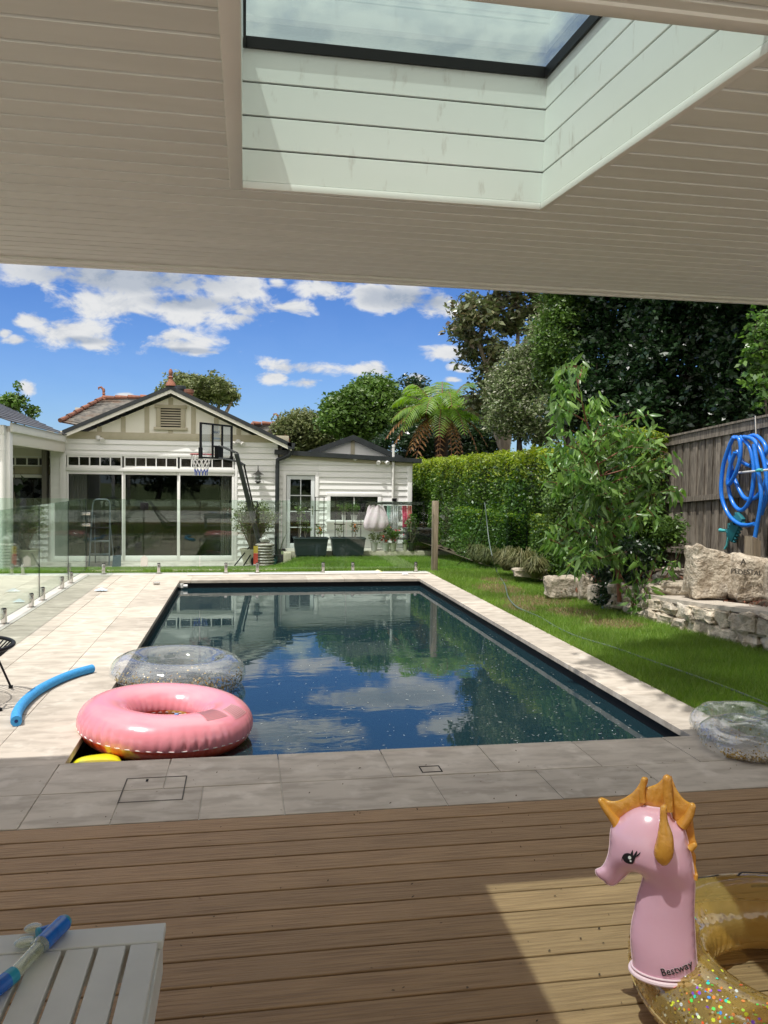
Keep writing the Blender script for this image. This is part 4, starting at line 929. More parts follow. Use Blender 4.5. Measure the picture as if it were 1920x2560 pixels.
# ledge and troughs with wire towers
le = thing('timber_edging', (3, 18.2, -.2), 'cream beam edging the annex terrace above the grass', 'edging')
MB().bbox(.93, 5.25, 18.17, 18.28, -.35, -.03, .01).bbox(.86, 1.02, 17.75, 18.165, -.4, -.03, .01).build('beam', mat('edging', (.52, .47, .36), .75, (.45, .40, .31), 4, (1, 6, 6)), le, smooth=True)
TY = 18.02
def trough(px0, px1, label):
    a, b = pix(px0, 1175, Y=TY).x, pix(px1, 1175, Y=TY).x; z1_ = pix(700, 1160.5, Y=TY).z; z0_ = pix(700, 1198, Y=TY).z; c = (a+b)/2
    t = thing('planter_trough', (c, TY, z0_), label, 'planter trough', 'ribbed dark planter troughs')
    mb = MB(); w_ = (b-a)/2; n_ = 30
    for s_ in (-1, 1):                                 # ribbed tapered long faces
        for k in range(n_):
            f0, f1 = -1+2*k/n_, -1+2*(k+1)/n_; o_ = .006 if k % 2 else 0
            mb.poly([(c+f0*w_*.86, TY+s_*(.13+o_), z0_), (c+f1*w_*.86, TY+s_*(.13+o_), z0_), (c+f1*w_*.97, TY+s_*(.17+o_), z1_-.03), (c+f0*w_*.97, TY+s_*(.17+o_), z1_-.03)])
    for s_ in (-1, 1): mb.poly([(c+s_*w_*.86, TY-.13, z0_), (c+s_*w_*.86, TY+.13, z0_), (c+s_*w_*.97, TY+.17, z1_-.03), (c+s_*w_*.97, TY-.17, z1_-.03)])
    mb.poly([(c-w_*.86, TY-.13, z0_), (c+w_*.86, TY-.13, z0_), (c+w_*.86, TY+.13, z0_), (c-w_*.86, TY+.13, z0_)])
    mb.build('body', 'pot_grey', t, fix=False)
    mb = MB(); mb.bbox(c-w_, c+w_, TY-.19, TY-.15, z1_-.035, z1_, .006); mb.bbox(c-w_, c+w_, TY+.15, TY+.19, z1_-.035, z1_, .006); mb.bbox(c-w_, c-w_+.04, TY-.15, TY+.15, z1_-.035, z1_, .006); mb.bbox(c+w_-.04, c+w_, TY-.15, TY+.15, z1_-.035, z1_, .006); mb.build('rim', 'pot_grey', t, smooth=True)
    MB().box(c-w_*.93, c+w_*.93, TY-.15, TY+.15, z1_-.06, z1_-.045).build('soil', 'soil', t)
    MB().bbox(c-w_*.8, c+w_*.8, TY-.1, TY+.1, z0_-.12, z0_-.001, .006).build('foot', 'pot_grey', t)
    return c, z1_, t
c1, zt1_, tr1 = trough((560+530/3.072)/1.15732, (560+798/3.072)/1.15732, 'dark ribbed planter trough in front of the glazed annex door')
c2, zt2_, tr2 = trough((560+818/3.072)/1.15732, (560+1082/3.072)/1.15732, 'dark ribbed planter trough below the annex window')
def tower(px, label, ztop=None):
    x = pix(px, 1100, Y=TY).x; z0_ = zt1_-.05; z1_ = pix(700, 1074, Y=TY).z
    t = thing('wire_tower', (x, TY, z0_), label, 'plant support', 'black wire plant towers in the troughs'); w_ = .095; mb = MB()
    for sx in (-1, 1):
        for sy in (-1, 1): mb.tube([(x+sx*w_, TY+sy*w_*.6, z0_), (x+sx*w_, TY+sy*w_*.6, z1_)], .0045, 5)
    mb.build('uprights', 'black_metal', t); mb = MB()
    for f in (.04, .36, .68, 1.0):
        z = z0_+(z1_-z0_)*f; mb.box(x-w_*1.25, x+w_*1.25, TY-w_*.6-.006, TY-w_*.6+.006, z-.006, z+.006); mb.box(x-w_*1.25, x+w_*1.25, TY+w_*.6-.006, TY+w_*.6+.006, z-.006, z+.006); mb.box(x-w_-.006, x-w_+.006, TY-w_*.6, TY+w_*.6, z-.0062, z+.0062); mb.box(x+w_-.006, x+w_+.006, TY-w_*.6, TY+w_*.6, z-.0062, z+.0062)
    mb.build('rungs', 'black_metal', t); return x
tower((560+600/3.072)/1.15732, 'wire tower before the glazed door, leftmost of four'); tower((560+735/3.072)/1.15732, 'wire tower between the annex door and its window'); tower((560+888/3.072)/1.15732, 'wire tower before the left half of the annex window'); tower((560+1020/3.072)/1.15732, 'wire tower before the right half of the annex window')
def climber(px, h, label, n_=160, m='leaf_mid', fl=None):
    x = pix(px, 1150, Y=TY).x; t = thing('young_plant', (x, TY, zt1_-.05), label, 'plant'); tips = stems(t, x, TY, zt1_-.05, 3, h, .10, 'bark_pale', .007, sub=3); foliage(t, tips, n_, .035, .05, m, .55, seed=int(px))
    if fl: foliage(t, [q for q in tips if q.z > zt1_+h*.5], 8, .03, .05, fl, .9, 'flowers', seed=3)
mat('flower_orange', (.60, .15, .02), .6); mat('flower_red', (.50, .03, .03), .6); mat('flower_pink', (.65, .12, .18), .6)
climber((560+575/3.072)/1.15732, .80, 'tall leafy climber in front of the annex door'); climber((560+625/3.072)/1.15732, .42, 'short leafy plant beside the tall climber', 120); climber((560+735/3.072)/1.15732, .3, 'pale low plant in the second wire tower', 70, 'leaf_gum', 'flower_orange'); climber((560+890/3.072)/1.15732, .34, 'bare twiggy plant in the third wire tower', 30); climber((560+1012/3.072)/1.15732, .38, 'orange flowering plant in the fourth wire tower', 60, 'leaf_olive', 'flower_orange')
# pots on the window sill
SZ = wz0+.03
for px, r_, h_, n_, lab, m_ in ((743, .055, .13, 90, 'white sill pot with low leafy plant, left of the two', 'pot_pale'), (765, .08, .13, 190, 'white sill pot with bushy green herb', 'pot_pale')):
    x = pix(px, 1110, Y=SY-.12).x; t = thing('sill_plant', (x, SY-.12, SZ), lab, 'potted plant'); pot(t, x, SY-.12, SZ, r_, h_, m_); tips = stems(t, x, SY-.12, SZ+h_*.8, 9, .26, .12, 'bark_pale', .004); foliage(t, tips, n_*3, .03, .035, 'leaf_mid', .5, seed=int(px))
# pots on the ledge and storage box
def lpot(px, r_, h_, lab, m_, ph, lm, fl=None, nL=260, sp_=.14, y=18.22):
    x = pix(px, 1190, Y=y).x; z = -.03; t = thing('ledge_pot_plant', (x, y, z), lab, 'potted plant'); pot(t, x, y, z, r_, h_, m_)
    tips = stems(t, x, y, z+h_*.8, 10, ph, sp_, 'bark_pale', .005); foliage(t, tips, nL, .03, .05, lm, .6, seed=int(px*3))
    if fl: foliage(t, tips, 16, .05, .055, fl, .9, 'flowers', seed=9)
lpot(808, .085, .20, 'pale pot of wispy grey plant under the laundry', 'pot_pale', .22, 'leaf_olive', None, 120); lpot(833, .095, .19, 'pale pot with red flowers under the laundry', 'pot_pale', .24, 'leaf_magnolia', 'flower_red', 200)
lpot(849, .08, .18, 'pot with bright green leaves and pink bloom', 'pot_cream', .36, 'leaf_mid', 'flower_pink', 420, .17); lpot(875, .05, .16, 'small clear pot with a seedling', 'pot_cream', .08, 'leaf_mid', None, 40, .05)
lpot(889, .10, .20, 'dark pot with slender young citrus before the black box', 'pot_black', .62, 'leaf_mid', None, 300, .12)
sb = thing('storage_box', (4.35, 18.8, -.035), 'low glossy black outdoor storage box at the hedge', 'storage box')
bx0, bx1 = pix(880, 1160, Y=18.45).x, pix(962, 1160, Y=18.45).x; zb3 = pix(930, 1142, Y=18.45).z
mat('box_black', (.010, .010, .012), .18, spec=.6); MB().bbox(bx0, bx1, 18.45, 18.98, -.03, zb3-.04, .01).build('body', 'box_black', sb, smooth=True); MB().bbox(bx0-.02, bx1+.02, 18.43, 19.0, zb3-.038, zb3, .01).build('lid', mat('box_lid', (.05, .05, .055), .4), sb, smooth=True)
# clothes line and laundry
cl = thing('clothes_rack', (3.4, 18.3, 1.0), 'black folding clothes line beside the annex corner', 'clothes line')
AX = lambda px, py, y: pix(px, py, Y=y)
mb = MB(); pL, pR = AX(797, 1088, 18.35), AX(912, 1090, 18.35); pL2, pR2 = AX(805, 1086, 18.75), AX(912, 1086, 18.75)
mb.tube([pL, pR], .015, 6); mb.tube([pL2, pR2], .015, 6); mb.tube([pL, pL2], .012, 6); mb.tube([pR, pR2], .02, 6)
for k in range(4): a, b = pL.lerp(pL2, k/3), pR.lerp(pR2, k/3); mb.tube([a, b], .004, 4)
mb.build('frame', 'black_metal', cl); mb = MB(); e_ = AX(916, 1095, 18.5); mb.tube([(e_.x, 18.5, e_.z+.05), (e_.x, 18.5, -.03)], .022, 8); mb.tube([(e_.x-.25, 18.5, e_.z+.02), (e_.x, 18.5, e_.z-.22)], .012, 6); mb.build('stand', 'black_metal', cl)
mb = MB(); bp = AX(852, 1081, 18.5); mb.bbox(bp.x-.05, bp.x+.05, 18.45, 18.55, bp.z-.03, bp.z+.05, .01); mb.build('winder', 'black_metal', cl)
mat('cloth_pink', (.76, .58, .67), .85, (.80, .66, .73), 6, bump=.3); mat('cloth_white', (.70, .68, .70), .9, (.5, .5, .56), 16); mat('cloth_teal', (.35, .58, .52), .9); mat('cloth_hot', (.62, .06, .15), .85); mat('cloth_coral', (.66, .20, .19), .85); mat('cloth_navy', (.03, .03, .05), .9)
bd = thing('bed_sheet', (AX(813, 1130, 18.45).x, 18.45, .6), 'billowing pale pink sheet hanging on the line', 'laundry')
cx_ = AX(811, 1130, 18.45).x; zt3 = AX(811, 1092, 18.45).z; zb4 = AX(811, 1149, 18.45).z; mb = MB(); nu, nv = 88, 24; rows = []
for j in range(nv+1):
    f = j/nv; r_ = .27*math.sin(math.pi*min(1, .30+.70*f))**.55 if f < .999 else .02; r_ = .15+.125*math.sin(math.pi*.62*min(1, f*1.15)) if f < .8 else .26*math.sqrt(max(0, 1-((f-.8)/.2)**2))+.012
    rows.append([mb.pt((cx_+(r_*(1+.07*math.sin(13*a+3*math.sin(4*f))*(1-f)+.09*math.sin(3*a+5*f)+.04*math.sin(7*a-4*f)))*math.cos(a)+.03*f, 18.45+.17*r_/.27*math.sin(a)*(1+.07*math.sin(8*a+5*f)), zt3-(zt3-zb4)*f+.05*math.sin(3*a)*(1-f)*f*2+.02*math.sin(8*a)*(1-f))) for a in np.linspace(0, 2*math.pi, nu, endpoint=False)])
for A__, B__ in zip(rows, rows[1:]):
    for k in range(nu): mb.face([A__[k], A__[(k+1) % nu], B__[(k+1) % nu], B__[k]])
mb.face(rows[-1]); mb.build('cloth', 'cloth_pink', bd, smooth='full')
def garment(px0, px1, py1, m, lab, y=18.5, cat='laundry', py0=1092):
    a, b = AX(px0, py0, y), AX(px1, py0, y); zb5 = AX(px0, py1, y).z; t = thing('garment', ((a.x+b.x)/2, y, zb5), lab, cat, 'clothes on the line'); mb = MB(); n_ = 10; g = []
    for j in range(9):
        f = j/8; g.append([mb.pt((a.x+(b.x-a.x)*i/n_+.02*f*math.sin(px0), y+.02*math.sin(i*1.7+px0)+.015*math.sin(j), a.z+(zb5-a.z)*f)) for i in range(n_+1)])
    for r1, r2 in zip(g, g[1:]):
        for i in range(n_): mb.face([r1[i], r1[i+1], r2[i+1], r2[i]])
    mb.build('cloth', m, t, smooth='full', fix=False)
garment(829, 838, 1150, 'cloth_navy', 'black garment hanging next to the pink sheet', 18.6); garment(836, 843, 1152, 'cloth_teal', 'pale teal strip of cloth on the line', 18.5); garment(841, 850, 1148, 'cloth_white', 'white leggings on the line, left pair'); garment(849, 859, 1140, 'cloth_white', 'white patterned trousers on the line', 18.45); garment(860, 868, 1124, 'cloth_white', 'short white top hanging high on the line', 18.55); garment(869, 879, 1139, 'cloth_hot', 'hot pink garment on the line'); garment(880, 889, 1138, 'cloth_coral', 'coral red garment at the end of the line', 18.45)
# step ladder by the sliding door
sd = thing('step_ladder', (-3.2, 18.3, -.33), 'folding step ladder with rounded top rail by the left door', 'step ladder')
lx0, lx1 = pix(197, 1100, Y=18.2).x, pix(238, 1100, Y=18.2).x; lzt = pix(218, 1079, Y=18.2).z; mb = MB(); c = (lx0+lx1)/2; w_ = (lx1-lx0)/2
def arch(y_top, y_bot, w0, w1, top): return [(c-w1, y_bot, -.32), (c-w0, y_top, top-.12), (c-w0*.85, y_top, top-.03), (c-w0*.6, y_top, top), (c+w0*.6, y_top, top), (c+w0*.85, y_top, top-.03), (c+w0, y_top, top-.12), (c+w1, y_bot, -.32)]
mb.tube(arch(18.3, 18.0, w_*.92, w_*1.05, lzt), .016, 8); mb.build('front_frame', mat('ladder_metal', (.16, .19, .22), .35, metal=.7), sd, smooth=True); mb = MB(); mb.tube([(c-w_*.8, 18.34, lzt-.35), (c-w_, 18.7, -.32)], .013, 6); mb.tube([(c+w_*.8, 18.34, lzt-.35), (c+w_, 18.7, -.32)], .013, 6); mb.build('rear_frame', 'ladder_metal', sd)
for k, z in enumerate((-.08, .2, .48)): y_ = 18.0+.3*(z+.33)/(lzt+.33); MB().bbox(c-w_*.95, c+w_*.95, y_-.05, y_+.13, z-.015, z+.015, .005).build('tread', 'ladder_metal' if k < 2 else 'black_metal', sd)
# chalk board sign leaning on ground (blue grey)
bx_ = pix(253, 1215, Y=17.4).x; sg = thing('folded_scooter_board', (bx_, 17.4, -.34), 'small slate blue leaning board at the edge of the grass', 'board')
MB().prism([(bx_-.09, -.34), (bx_+.09, -.25), (bx_+.09, -.02), (bx_-.07, -.04)], 'y', 17.3, 17.33).build('board', mat('blue_grey', (.10, .14, .19), .5), sg)
XF[:] = [1.0, 0.0]
# swimming-pool return fitting + small things on the paving
rf = thing('pool_fitting', (PX0+.05, PY1-.15, -.07), 'white plastic pool fitting at the far left corner', 'pool fitting'); MB().tube([(PX0+.0, PY1-.12, -.075), (PX0+.14, PY1-.12, -.075)], .025, 10).tube([(PX0+.05, PY1-.12, -.1), (PX0+.05, PY1-.12, -.04)], .035, 10).build('body', 'plastic_white', rf, smooth=True)
def rag(px, py, s_, m, lab):
    p = pix(px, py, Z=0); t = thing('crumpled_cloth', (p.x, p.y, 0), lab, 'cloth'); mb = MB(); g = []; n_ = 9
    for j in range(n_): g.append([mb.pt((p.x+(i/8-.5)*s_*(1+.2*math.sin(j)), p.y+(j/8-.5)*s_*.8, .012+.045*abs(math.sin(i*1.9+j*1.3))*math.sin(math.pi*(i+.5)/9)*math.sin(math.pi*(j+.5)/9))) for i in range(n_)])
    for r1, r2 in zip(g, g[1:]):
        for i in range(n_-1): mb.face([r1[i], r1[i+1], r2[i+1], r2[i]])
    mb.build('cloth', m, t, smooth='full', fix=False)
mat('rag_blue', (.50, .58, .66), .8); rag(219, 1277, .15, 'rag_blue', 'pale blue crumpled cloth on the left paving'); rag(816, 1237, .14, mat('rag_lemon', (.60, .60, .25), .8), 'lemon yellow scrap on the far coping'); rag(875, 1242, .10, mat('rag_w', (.66, .67, .70), .8), 'small white scrap at the far right coping'); rag(42, 1302, .12, 'rag_blue', 'crumpled pale cloth outside the glass fence')
p = pix(338, 1263, Z=0); st = thing('small_can', (p.x, p.y, 0), 'small silver cylinder lying by the pool corner', 'can'); MB().tube([(p.x-.04, p.y-.02, .022), (p.x+.04, p.y+.02, .022)], .022, 12).build('body', 'steel', st, smooth=True)
pl = thing('pool_pole', (1.5, 13.5, 0), 'long white telescopic pole lying on the far coping', 'pole'); MB().tube([(-.9, 13.45, .015), (3.1, 13.52, .015)], .013, 8).tube([(1.35, 13.64, .02), (2.3, 13.66, .02)], .018, 8).build('pole', 'plastic_white', pl, smooth=True)
# access lid and drain in the near paving
lid = thing('access_lid', (-.44, 4.24, 0), 'square stone access lid with dark joint in the near paving', 'access lid'); mb = MB()
for a, b, c_, d_ in ((-.603, -.597, 4.075, 4.40), (-.297, -.291, 4.075, 4.40), (-.597, -.297, 4.075, 4.079), (-.597, -.297, 4.396, 4.40)): mb.box(a, b, c_, d_, .0015, .0032)
mb.build('joint', mat('joint_grey', (.09, .08, .07), .9), lid); MB().box(-.50, -.488, 4.345, 4.375, .0015, .0034).build('lift_hole', 'dark_hole', lid)
q0 = pix(905, 1658, Z=0); q1 = pix(957, 1668, Z=0); dg = thing('drain_lid', ((q0.x+q1.x)/2, (q0.y+q1.y)/2, 0), 'small square drain lid outlined in black by the near pool edge', 'drain lid'); mb = MB(); xx0, xx1 = q0.x, q1.x; yy0, yy1 = q0.y-.085, q0.y+.01
for a, b, c_, d_ in ((xx0, xx0+.006, yy0, yy1), (xx1-.006, xx1, yy0, yy1), (xx0, xx1, yy0, yy0+.008), (xx0, xx1, yy1-.006, yy1)): mb.box(a, b, c_, d_, .0015, .0034)
mb.build('joint', 'dark_hole', dg)
XF[:] = [1.0, 0.0]
# ------------------------------------------------------------------ paling fence on the right
FX = 6.3
fence = thing('paling_fence', (FX, 10, .4), 'weathered grey timber paling fence behind the garden bed', 'fence')
ft = lambda y: 2.22+(12-y)*.06
fb_ = lambda y: .62+(12-y)*.033
mb = MB(); y = 5.2; k = 0
while y < 15.0:
    w_ = random.uniform(.10, .125); o_ = .0 if k % 2 else .018; j_ = random.uniform(-.015, .015)
    mb.prism([(y, .15), (y+w_, .15), (y+w_, ft(y+w_)-.02+j_), (y, ft(y)-.02+j_)], 'x', FX+o_, FX+o_+.014); y += w_*.86 if k % 2 else w_*.93; k += 1
mb.build('palings', 'fence_wood', fence)
def rail(f, h, d, nm, off=0.0):
    for a, b in ((5.2, 7.6), (7.61, 10.0), (10.01, 12.4), (12.41, 15)):
        mb = MB(); mb.prism([(a, f(a)-h), (b, f(b)-h), (b, f(b)), (a, f(a))], 'x', FX-d, FX-.002+off); mb.build(nm, 'fence_wood', fence)
rail(lambda y: ft(y)+.02, .12, .028, 'top_board'); rail(lambda y: 1.40+(10.9-y)*.075, .075, .05, 'mid_rail'); rail(fb_, .075, .05, 'bottom_rail')
rail(lambda y: ft(y)+.05, .028, .05, 'capping', .06)
for y in (7.55, 10.0, 12.45): MB().bbox(FX+.04, FX+.13, y-.05, y+.05, .0, ft(y)-.05, .006).build('post', 'fence_wood', fence)
MB().box(FX-.01, FX+.02, 5.2, 15, .0, .20).build('plinth_board', 'fence_wood', fence)
# ------------------------------------------------------------------ rock helpers
from mathutils import noise as NZ
def rock(mb, c, r, yaw=0, p=3.2, amp=.12, fr=3.0, seed=0, nu=22, nv=14):
    c = Vector(c); cy, sy = math.cos(yaw), math.sin(yaw); sg = lambda v, e: math.copysign(abs(v)**e, v); R_ = []
    for i in range(nv+1):
        th = -math.pi/2+math.pi*i/nv; row = []
        for k in range(nu):
            ph = 2*math.pi*k/nu; q = Vector((sg(math.cos(th), 2/p)*sg(math.cos(ph), 2/p), sg(math.cos(th), 2/p)*sg(math.sin(ph), 2/p), sg(math.sin(th), 2/p)))
            n_ = NZ.noise(q*fr*.6+Vector((seed*7.3, seed, 0)))*amp*1.6+NZ.noise(q*fr*2.2+Vector((seed, 0, seed*3.1)))*amp*.6
            q = q*(1+n_); v = Vector((q.x*r[0], q.y*r[1], q.z*r[2])); row.append(mb.pt(c+Vector((v.x*cy-v.y*sy, v.x*sy+v.y*cy, v.z))))
        R_.append(row)
    for A, B in zip(R_, R_[1:]):
        for k in range(nu): mb.face([A[k], A[(k+1) % nu], B[(k+1) % nu], B[k]])
# ------------------------------------------------------------------ rubble seat wall
wl_ = [(4.72, 9.20), (4.76, 8.24), (4.85, 7.70), (4.99, 7.0), (5.2, 6.2), (5.42, 5.3)]
def wxy(t): 
    k = min(int(t), len(wl_)-2); f = t-k; return Vector((wl_[k][0]+(wl_[k+1][0]-wl_[k][0])*f, wl_[k][1]+(wl_[k+1][1]-wl_[k][1])*f, 0))
wz = lambda y: .215+(9.16-y)*.056
rw = thing('rubble_wall', (4.85, 7.7, 0), 'low rubble stone seat wall with pale flat capstones', 'stone wall')
mb = MB(); rnd = random.Random(5); t = 0.0; row = 0
for row in range(2):
    y = 9.18-(.12*row)
    while y > 5.5:
        L = rnd.uniform(.20, .40); ym = y-L/2; x = np.interp(ym, [q[1] for q in wl_][::-1], [q[0] for q in wl_][::-1]); H_ = wz(ym); h0 = H_*.52 if rnd.random() < .8 else H_*.4
        za, zb_ = (0-.03, h0) if row == 0 else (h0, H_+.0)
        rock(mb, (x+.06, ym, (za+zb_)/2), (.12+rnd.uniform(-.02, .03), L*.53, (zb_-za)*.56), rnd.uniform(-.1, .25), rnd.uniform(4, 8), .24, 2.4, rnd.random()*50, 24, 14); y -= L
for q in range(9): rock(mb, (4.60+rnd.uniform(0, .25), 9.25+rnd.uniform(-.05, .35), .02+q*.03), (.13, .16, .08), rnd.random()*3, 3, .16, 3, q+70, 16, 10)
mb.build('stones', 'sandstone', rw, smooth=24)
mb = MB()
for k in range(len(wl_)-1): a, b = wl_[k], wl_[k+1]; mb.poly([(a[0]+.07, a[1], -.05), (b[0]+.07, b[1], -.05), (b[0]+.07, b[1], wz(b[1])), (a[0]+.07, a[1], wz(a[1]))]); mb.poly([(a[0]+.07, a[1], wz(a[1])), (b[0]+.07, b[1], wz(b[1])), (b[0]+.5, b[1], wz(b[1])), (a[0]+.5, a[1], wz(a[1]))])
mb.build('mortar', 'boulder', rw, fix=False)
t = 0.0; cuts_ = [(9.10, 8.46), (8.455, 7.83), (7.825, 7.12), (7.115, 6.4), (6.395, 5.5)]
X_ = lambda y: float(np.interp(y, [q[1] for q in wl_][::-1], [q[0] for q in wl_][::-1]))
for a, b in cuts_:
    mb = MB(); za, zb_ = wz(a), wz(b); 
    lo = [(X_(a)-.03, a, za), (X_(a)+.36, a+.02, za), (X_(b)+.36, b, zb_), (X_(b)-.03, b, zb_)]; i0 = [mb.pt(q) for q in lo]; i1 = [mb.pt((q[0], q[1], q[2]+.045)) for q in lo]
    mb.face(i0); mb.face(i1[::-1]); 
    for k in range(4): mb.face([i0[k], i0[(k+1) % 4], i1[(k+1) % 4], i1[k]])
    mb.build('capstone', 'travertine', rw)
# loose stones and boulders behind the seat
def boulder(px0, px1, pyt, pyb, Y, dep, label, yaw=-.95, seed=1, m='boulder', name='boulder', amp=.10, p=4.2, fr=3, sh=0):
    a, b = pix(px0, pyb, Y=Y), pix(px1, pyb, Y=Y); zt_ = pix((px0+px1)/2, pyt, Y=Y).z; c = Vector(((a.x+b.x)/2, Y, (a.z+zt_)/2)); w_ = (b.x-a.x)/2
    t = thing(name, (c.x, c.y, a.z), label, 'boulder'); mb = MB(); rock(mb, c, (w_, dep, (zt_-a.z)/2), math.radians(yaw), p, amp, fr, seed, 48, 30); mb.v = [(x, y, z+sh*(x-c.x)/w_*max(0, z-c.z)) for x, y, z in mb.v]; mb.build('rock', m, t, smooth='full'); return t, c, w_
boulder(1487, 1573, 1190, 1292, 8.35, .22, 'large rough tan boulder on the seat wall, left of the carved stone', -12, 3, p=6, amp=.13, fr=3.4, sh=-.28)
tb, cb, wb_ = boulder(1577, 1652, 1201, 1300, 8.05, .20, 'pale boulder carved with letters on the seat wall', -10, 8, p=5, amp=.07, fr=4, sh=-.12)
mat('carved', (.10, .085, .065), .95)
MBt = Matrix.Rotation(math.radians(-10), 4, 'Z')
for txt, cx, cy, sz in (('A', 1604, 1214, .085), ('PEDESTAL', 1611, 1236, .074)):
    vs, fs = textmesh(txt, sz, bold=True, ext=.003); P0 = pix(cx, cy, Y=8.05-.205); d_ = MBt @ Vector((1, 0, 0)); mb = MB(); rn = random.Random(2)
    for v in vs: q = Vector((P0.x, P0.y, P0.z))+d_*v.x*1.0+Vector((0, 0, v.y*(1+.0)))+Vector((0, -1, 0))*(v.z+.013); q.z += .006*math.sin(v.x*40)-v.x*.05; mb.pt(q)
    for f in fs: mb.face(f)
    mb.build('carved_letters', 'carved', tb, fix=False)
boulder(1660, 1710, 1206, 1310, 7.7, .2, 'grey boulder at the right edge of the photo beyond the carved stone', -10, 21, 'sandstone')
for i, (a, b, c, d, Y, lab) in enumerate(((1398, 1440, 1262, 1284, 9.0, 'flat pale stone at the left end of the seat wall'), (1415, 1462, 1238, 1262, 9.4, 'layered orange stone stacked behind the seat wall'), (1425, 1500, 1256, 1288, 8.9, 'long low crumbling stone behind the capstones'), (1436, 1475, 1226, 1244, 9.6, 'small white topped stone under the leafy branch'), (1377, 1404, 1268, 1322, 9.15, 'upright white stone at the corner of the seat wall'))):
    boulder(a, b, c, d, Y, .16, lab, random.uniform(-20, 10), i+40, 'sandstone', 'garden_stone', .16, 3.4)
for i, (a, b, c, d, Y, lab) in enumerate(((1178, 1252, 1244, 1290, 10.6, 'wide pale sandstone block edging the lawn'), (1250, 1279, 1242, 1298, 10.35, 'narrow upright sandstone block between two others'), (1276, 1312, 1263, 1312, 10.0, 'golden sandstone block nearest the seat wall'), (1313, 1345, 1293, 1315, 9.6, 'low grey stone beside the golden block'), (1110, 1178, 1228, 1246, 12.2, 'long low kerb stone under the grass tufts'))):
    boulder(a, b, c, d, Y, .17, lab, random.uniform(-16, -4), i+10, 'sandstone', 'sandstone_block', .13, 6, 2.0)
# mulch mound and leaf litter
k = 2600; c = pix(1268, 1246, Y=10.7); P = RNG.normal(size=(k, 3))*[.20, .16, .02]; P[:, 2] += .16*np.exp(-(P[:, 0]/.22)**2-(P[:, 1]/.22)**2); P += [c.x, c.y, c.z-.16]; V, F = leaves(P, .045, .35, 0, 1.5)
npmesh('mulch', V, F, 'mulch', kind='stuff', label='mound of red brown bark mulch behind the sandstone blocks', cat='mulch')
k = 3500; ys_ = 5.8+RNG.random(k)*5; P = np.c_[np.interp(ys_, [5, 7, 9, 11], [5.5, 5.15, 4.95, 4.8])+RNG.random(k)*1.4, ys_, np.zeros(k)]; P[:, 2] = [bedz(a, b)+.03 for a, b in P[:, :2]]; V, F = leaves(P, .05, .3, 0, 1.5); npmesh('leaf_litter', V, F, 'mulch', kind='stuff', label='dry leaves and bark scattered over the raised garden bed', cat='leaf litter')
# ------------------------------------------------------------------ pool hose and tools hung on the fence
def zq(x, y): return ((1640+x/5.925)/1.15732, (1060+y/5.925)/1.15732)
def path(pts, X, sub=5, close=False):
    P = [pix(*zq(*p), X=X) for p in pts]; n_ = len(P); out = []
    for i in range(n_-1):
        p0, p1, p2, p3 = P[max(i-1, 0)], P[i], P[i+1], P[min(i+2, n_-1)]
        for k in range(sub): t_ = k/sub; out.append(.5*((2*p1)+(p2-p0)*t_+(2*p0-5*p1+4*p2-p3)*t_*t_+(3*p1-p0-3*p2+p3)*t_**3))
    out.append(P[-1]); return out
hs = thing('pool_hose', (6.1, 9.2, 1.2), 'thick blue pool vacuum hose coiled in loops on the paling fence', 'hose')
mat('hose_blue', (.01, .17, .72), .3, (.02, .22, .78), 60, (1, 1, 1), coat=.4)
HP = [([(1150, 195), (1090, 320), (1000, 600), (965, 900), (985, 1130), (1080, 1350), (1220, 1475), (1350, 1500), (1460, 1480)], 6.08),
      ([(1150, 195), (1225, 215), (1255, 350), (1235, 560), (1165, 760), (1080, 895), (1065, 830), (1100, 620), (1170, 420)], 6.12),
      ([(1250, 190), (1380, 330), (1445, 600), (1440, 880), (1390, 1130), (1270, 1275), (1150, 1190), (1080, 980), (1080, 820), (1130, 660)], 6.16),
      ([(1090, 300), (1090, 480), (1130, 700), (1190, 880), (1290, 1070), (1380, 1115), (1490, 1080), (1590, 940), (1625, 830)], 6.19),
      ([(1300, 190), (1440, 230), (1550, 400), (1610, 600), (1640, 850), (1630, 1100), (1560, 1340)], 6.14),
      ([(1350, 200), (1470, 170), (1590, 270), (1635, 390), (1600, 500), (1660, 620)], 6.20),
      ([(1200, 400), (1280, 560), (1400, 620)], 6.23),
      ([(1450, 300), (1490, 560), (1530, 800), (1560, 1050), (1540, 1260), (1500, 1480), (1465, 1690)], 6.05)]
mb = MB()
for p_, X in HP: mb.tube(path(p_, X), .026, 10)
mb.build('hose', 'hose_blue', hs, smooth=True)
q = [pix(*zq(1462, 1675), X=6.05), pix(*zq(1445, 1795), X=6.05)]; MB().tube([q[0], q[0].lerp(q[1], .5)], .034, 12).tube([q[0].lerp(q[1], .5), q[1]], .028, 12).build('cuff', 'plastic_white', hs, smooth=True)
hk = thing('hose_hook', (6.2, 9.3, 2), 'small metal hook holding the blue hose', 'hook'); q = pix(*zq(1135, 210), X=6.1); MB().bbox(q.x-.01, q.x+.19, q.y-.012, q.y+.012, q.z-.035, q.z+.03, .003).build('hook', 'steel', hk)
pp = thing('net_pole', (6, 8.7, 1.5), 'white pole with aqua grip hung across the hose', 'pole'); a, b = pix(*zq(1220, 722), X=6.22), pix(*zq(1740, 672), X=5.98); MB().tube([a, b], .014, 8).build('shaft', 'plastic_white', pp, smooth=True)
a, b = pix(*zq(1480, 692), X=6.0), pix(*zq(1570, 680), X=6.0); MB().tube([a, a.lerp(b, .4), b], [.012, .024, .018], 8).build('grip', mat('aqua', (.10, .50, .52), .4), pp, smooth=True)
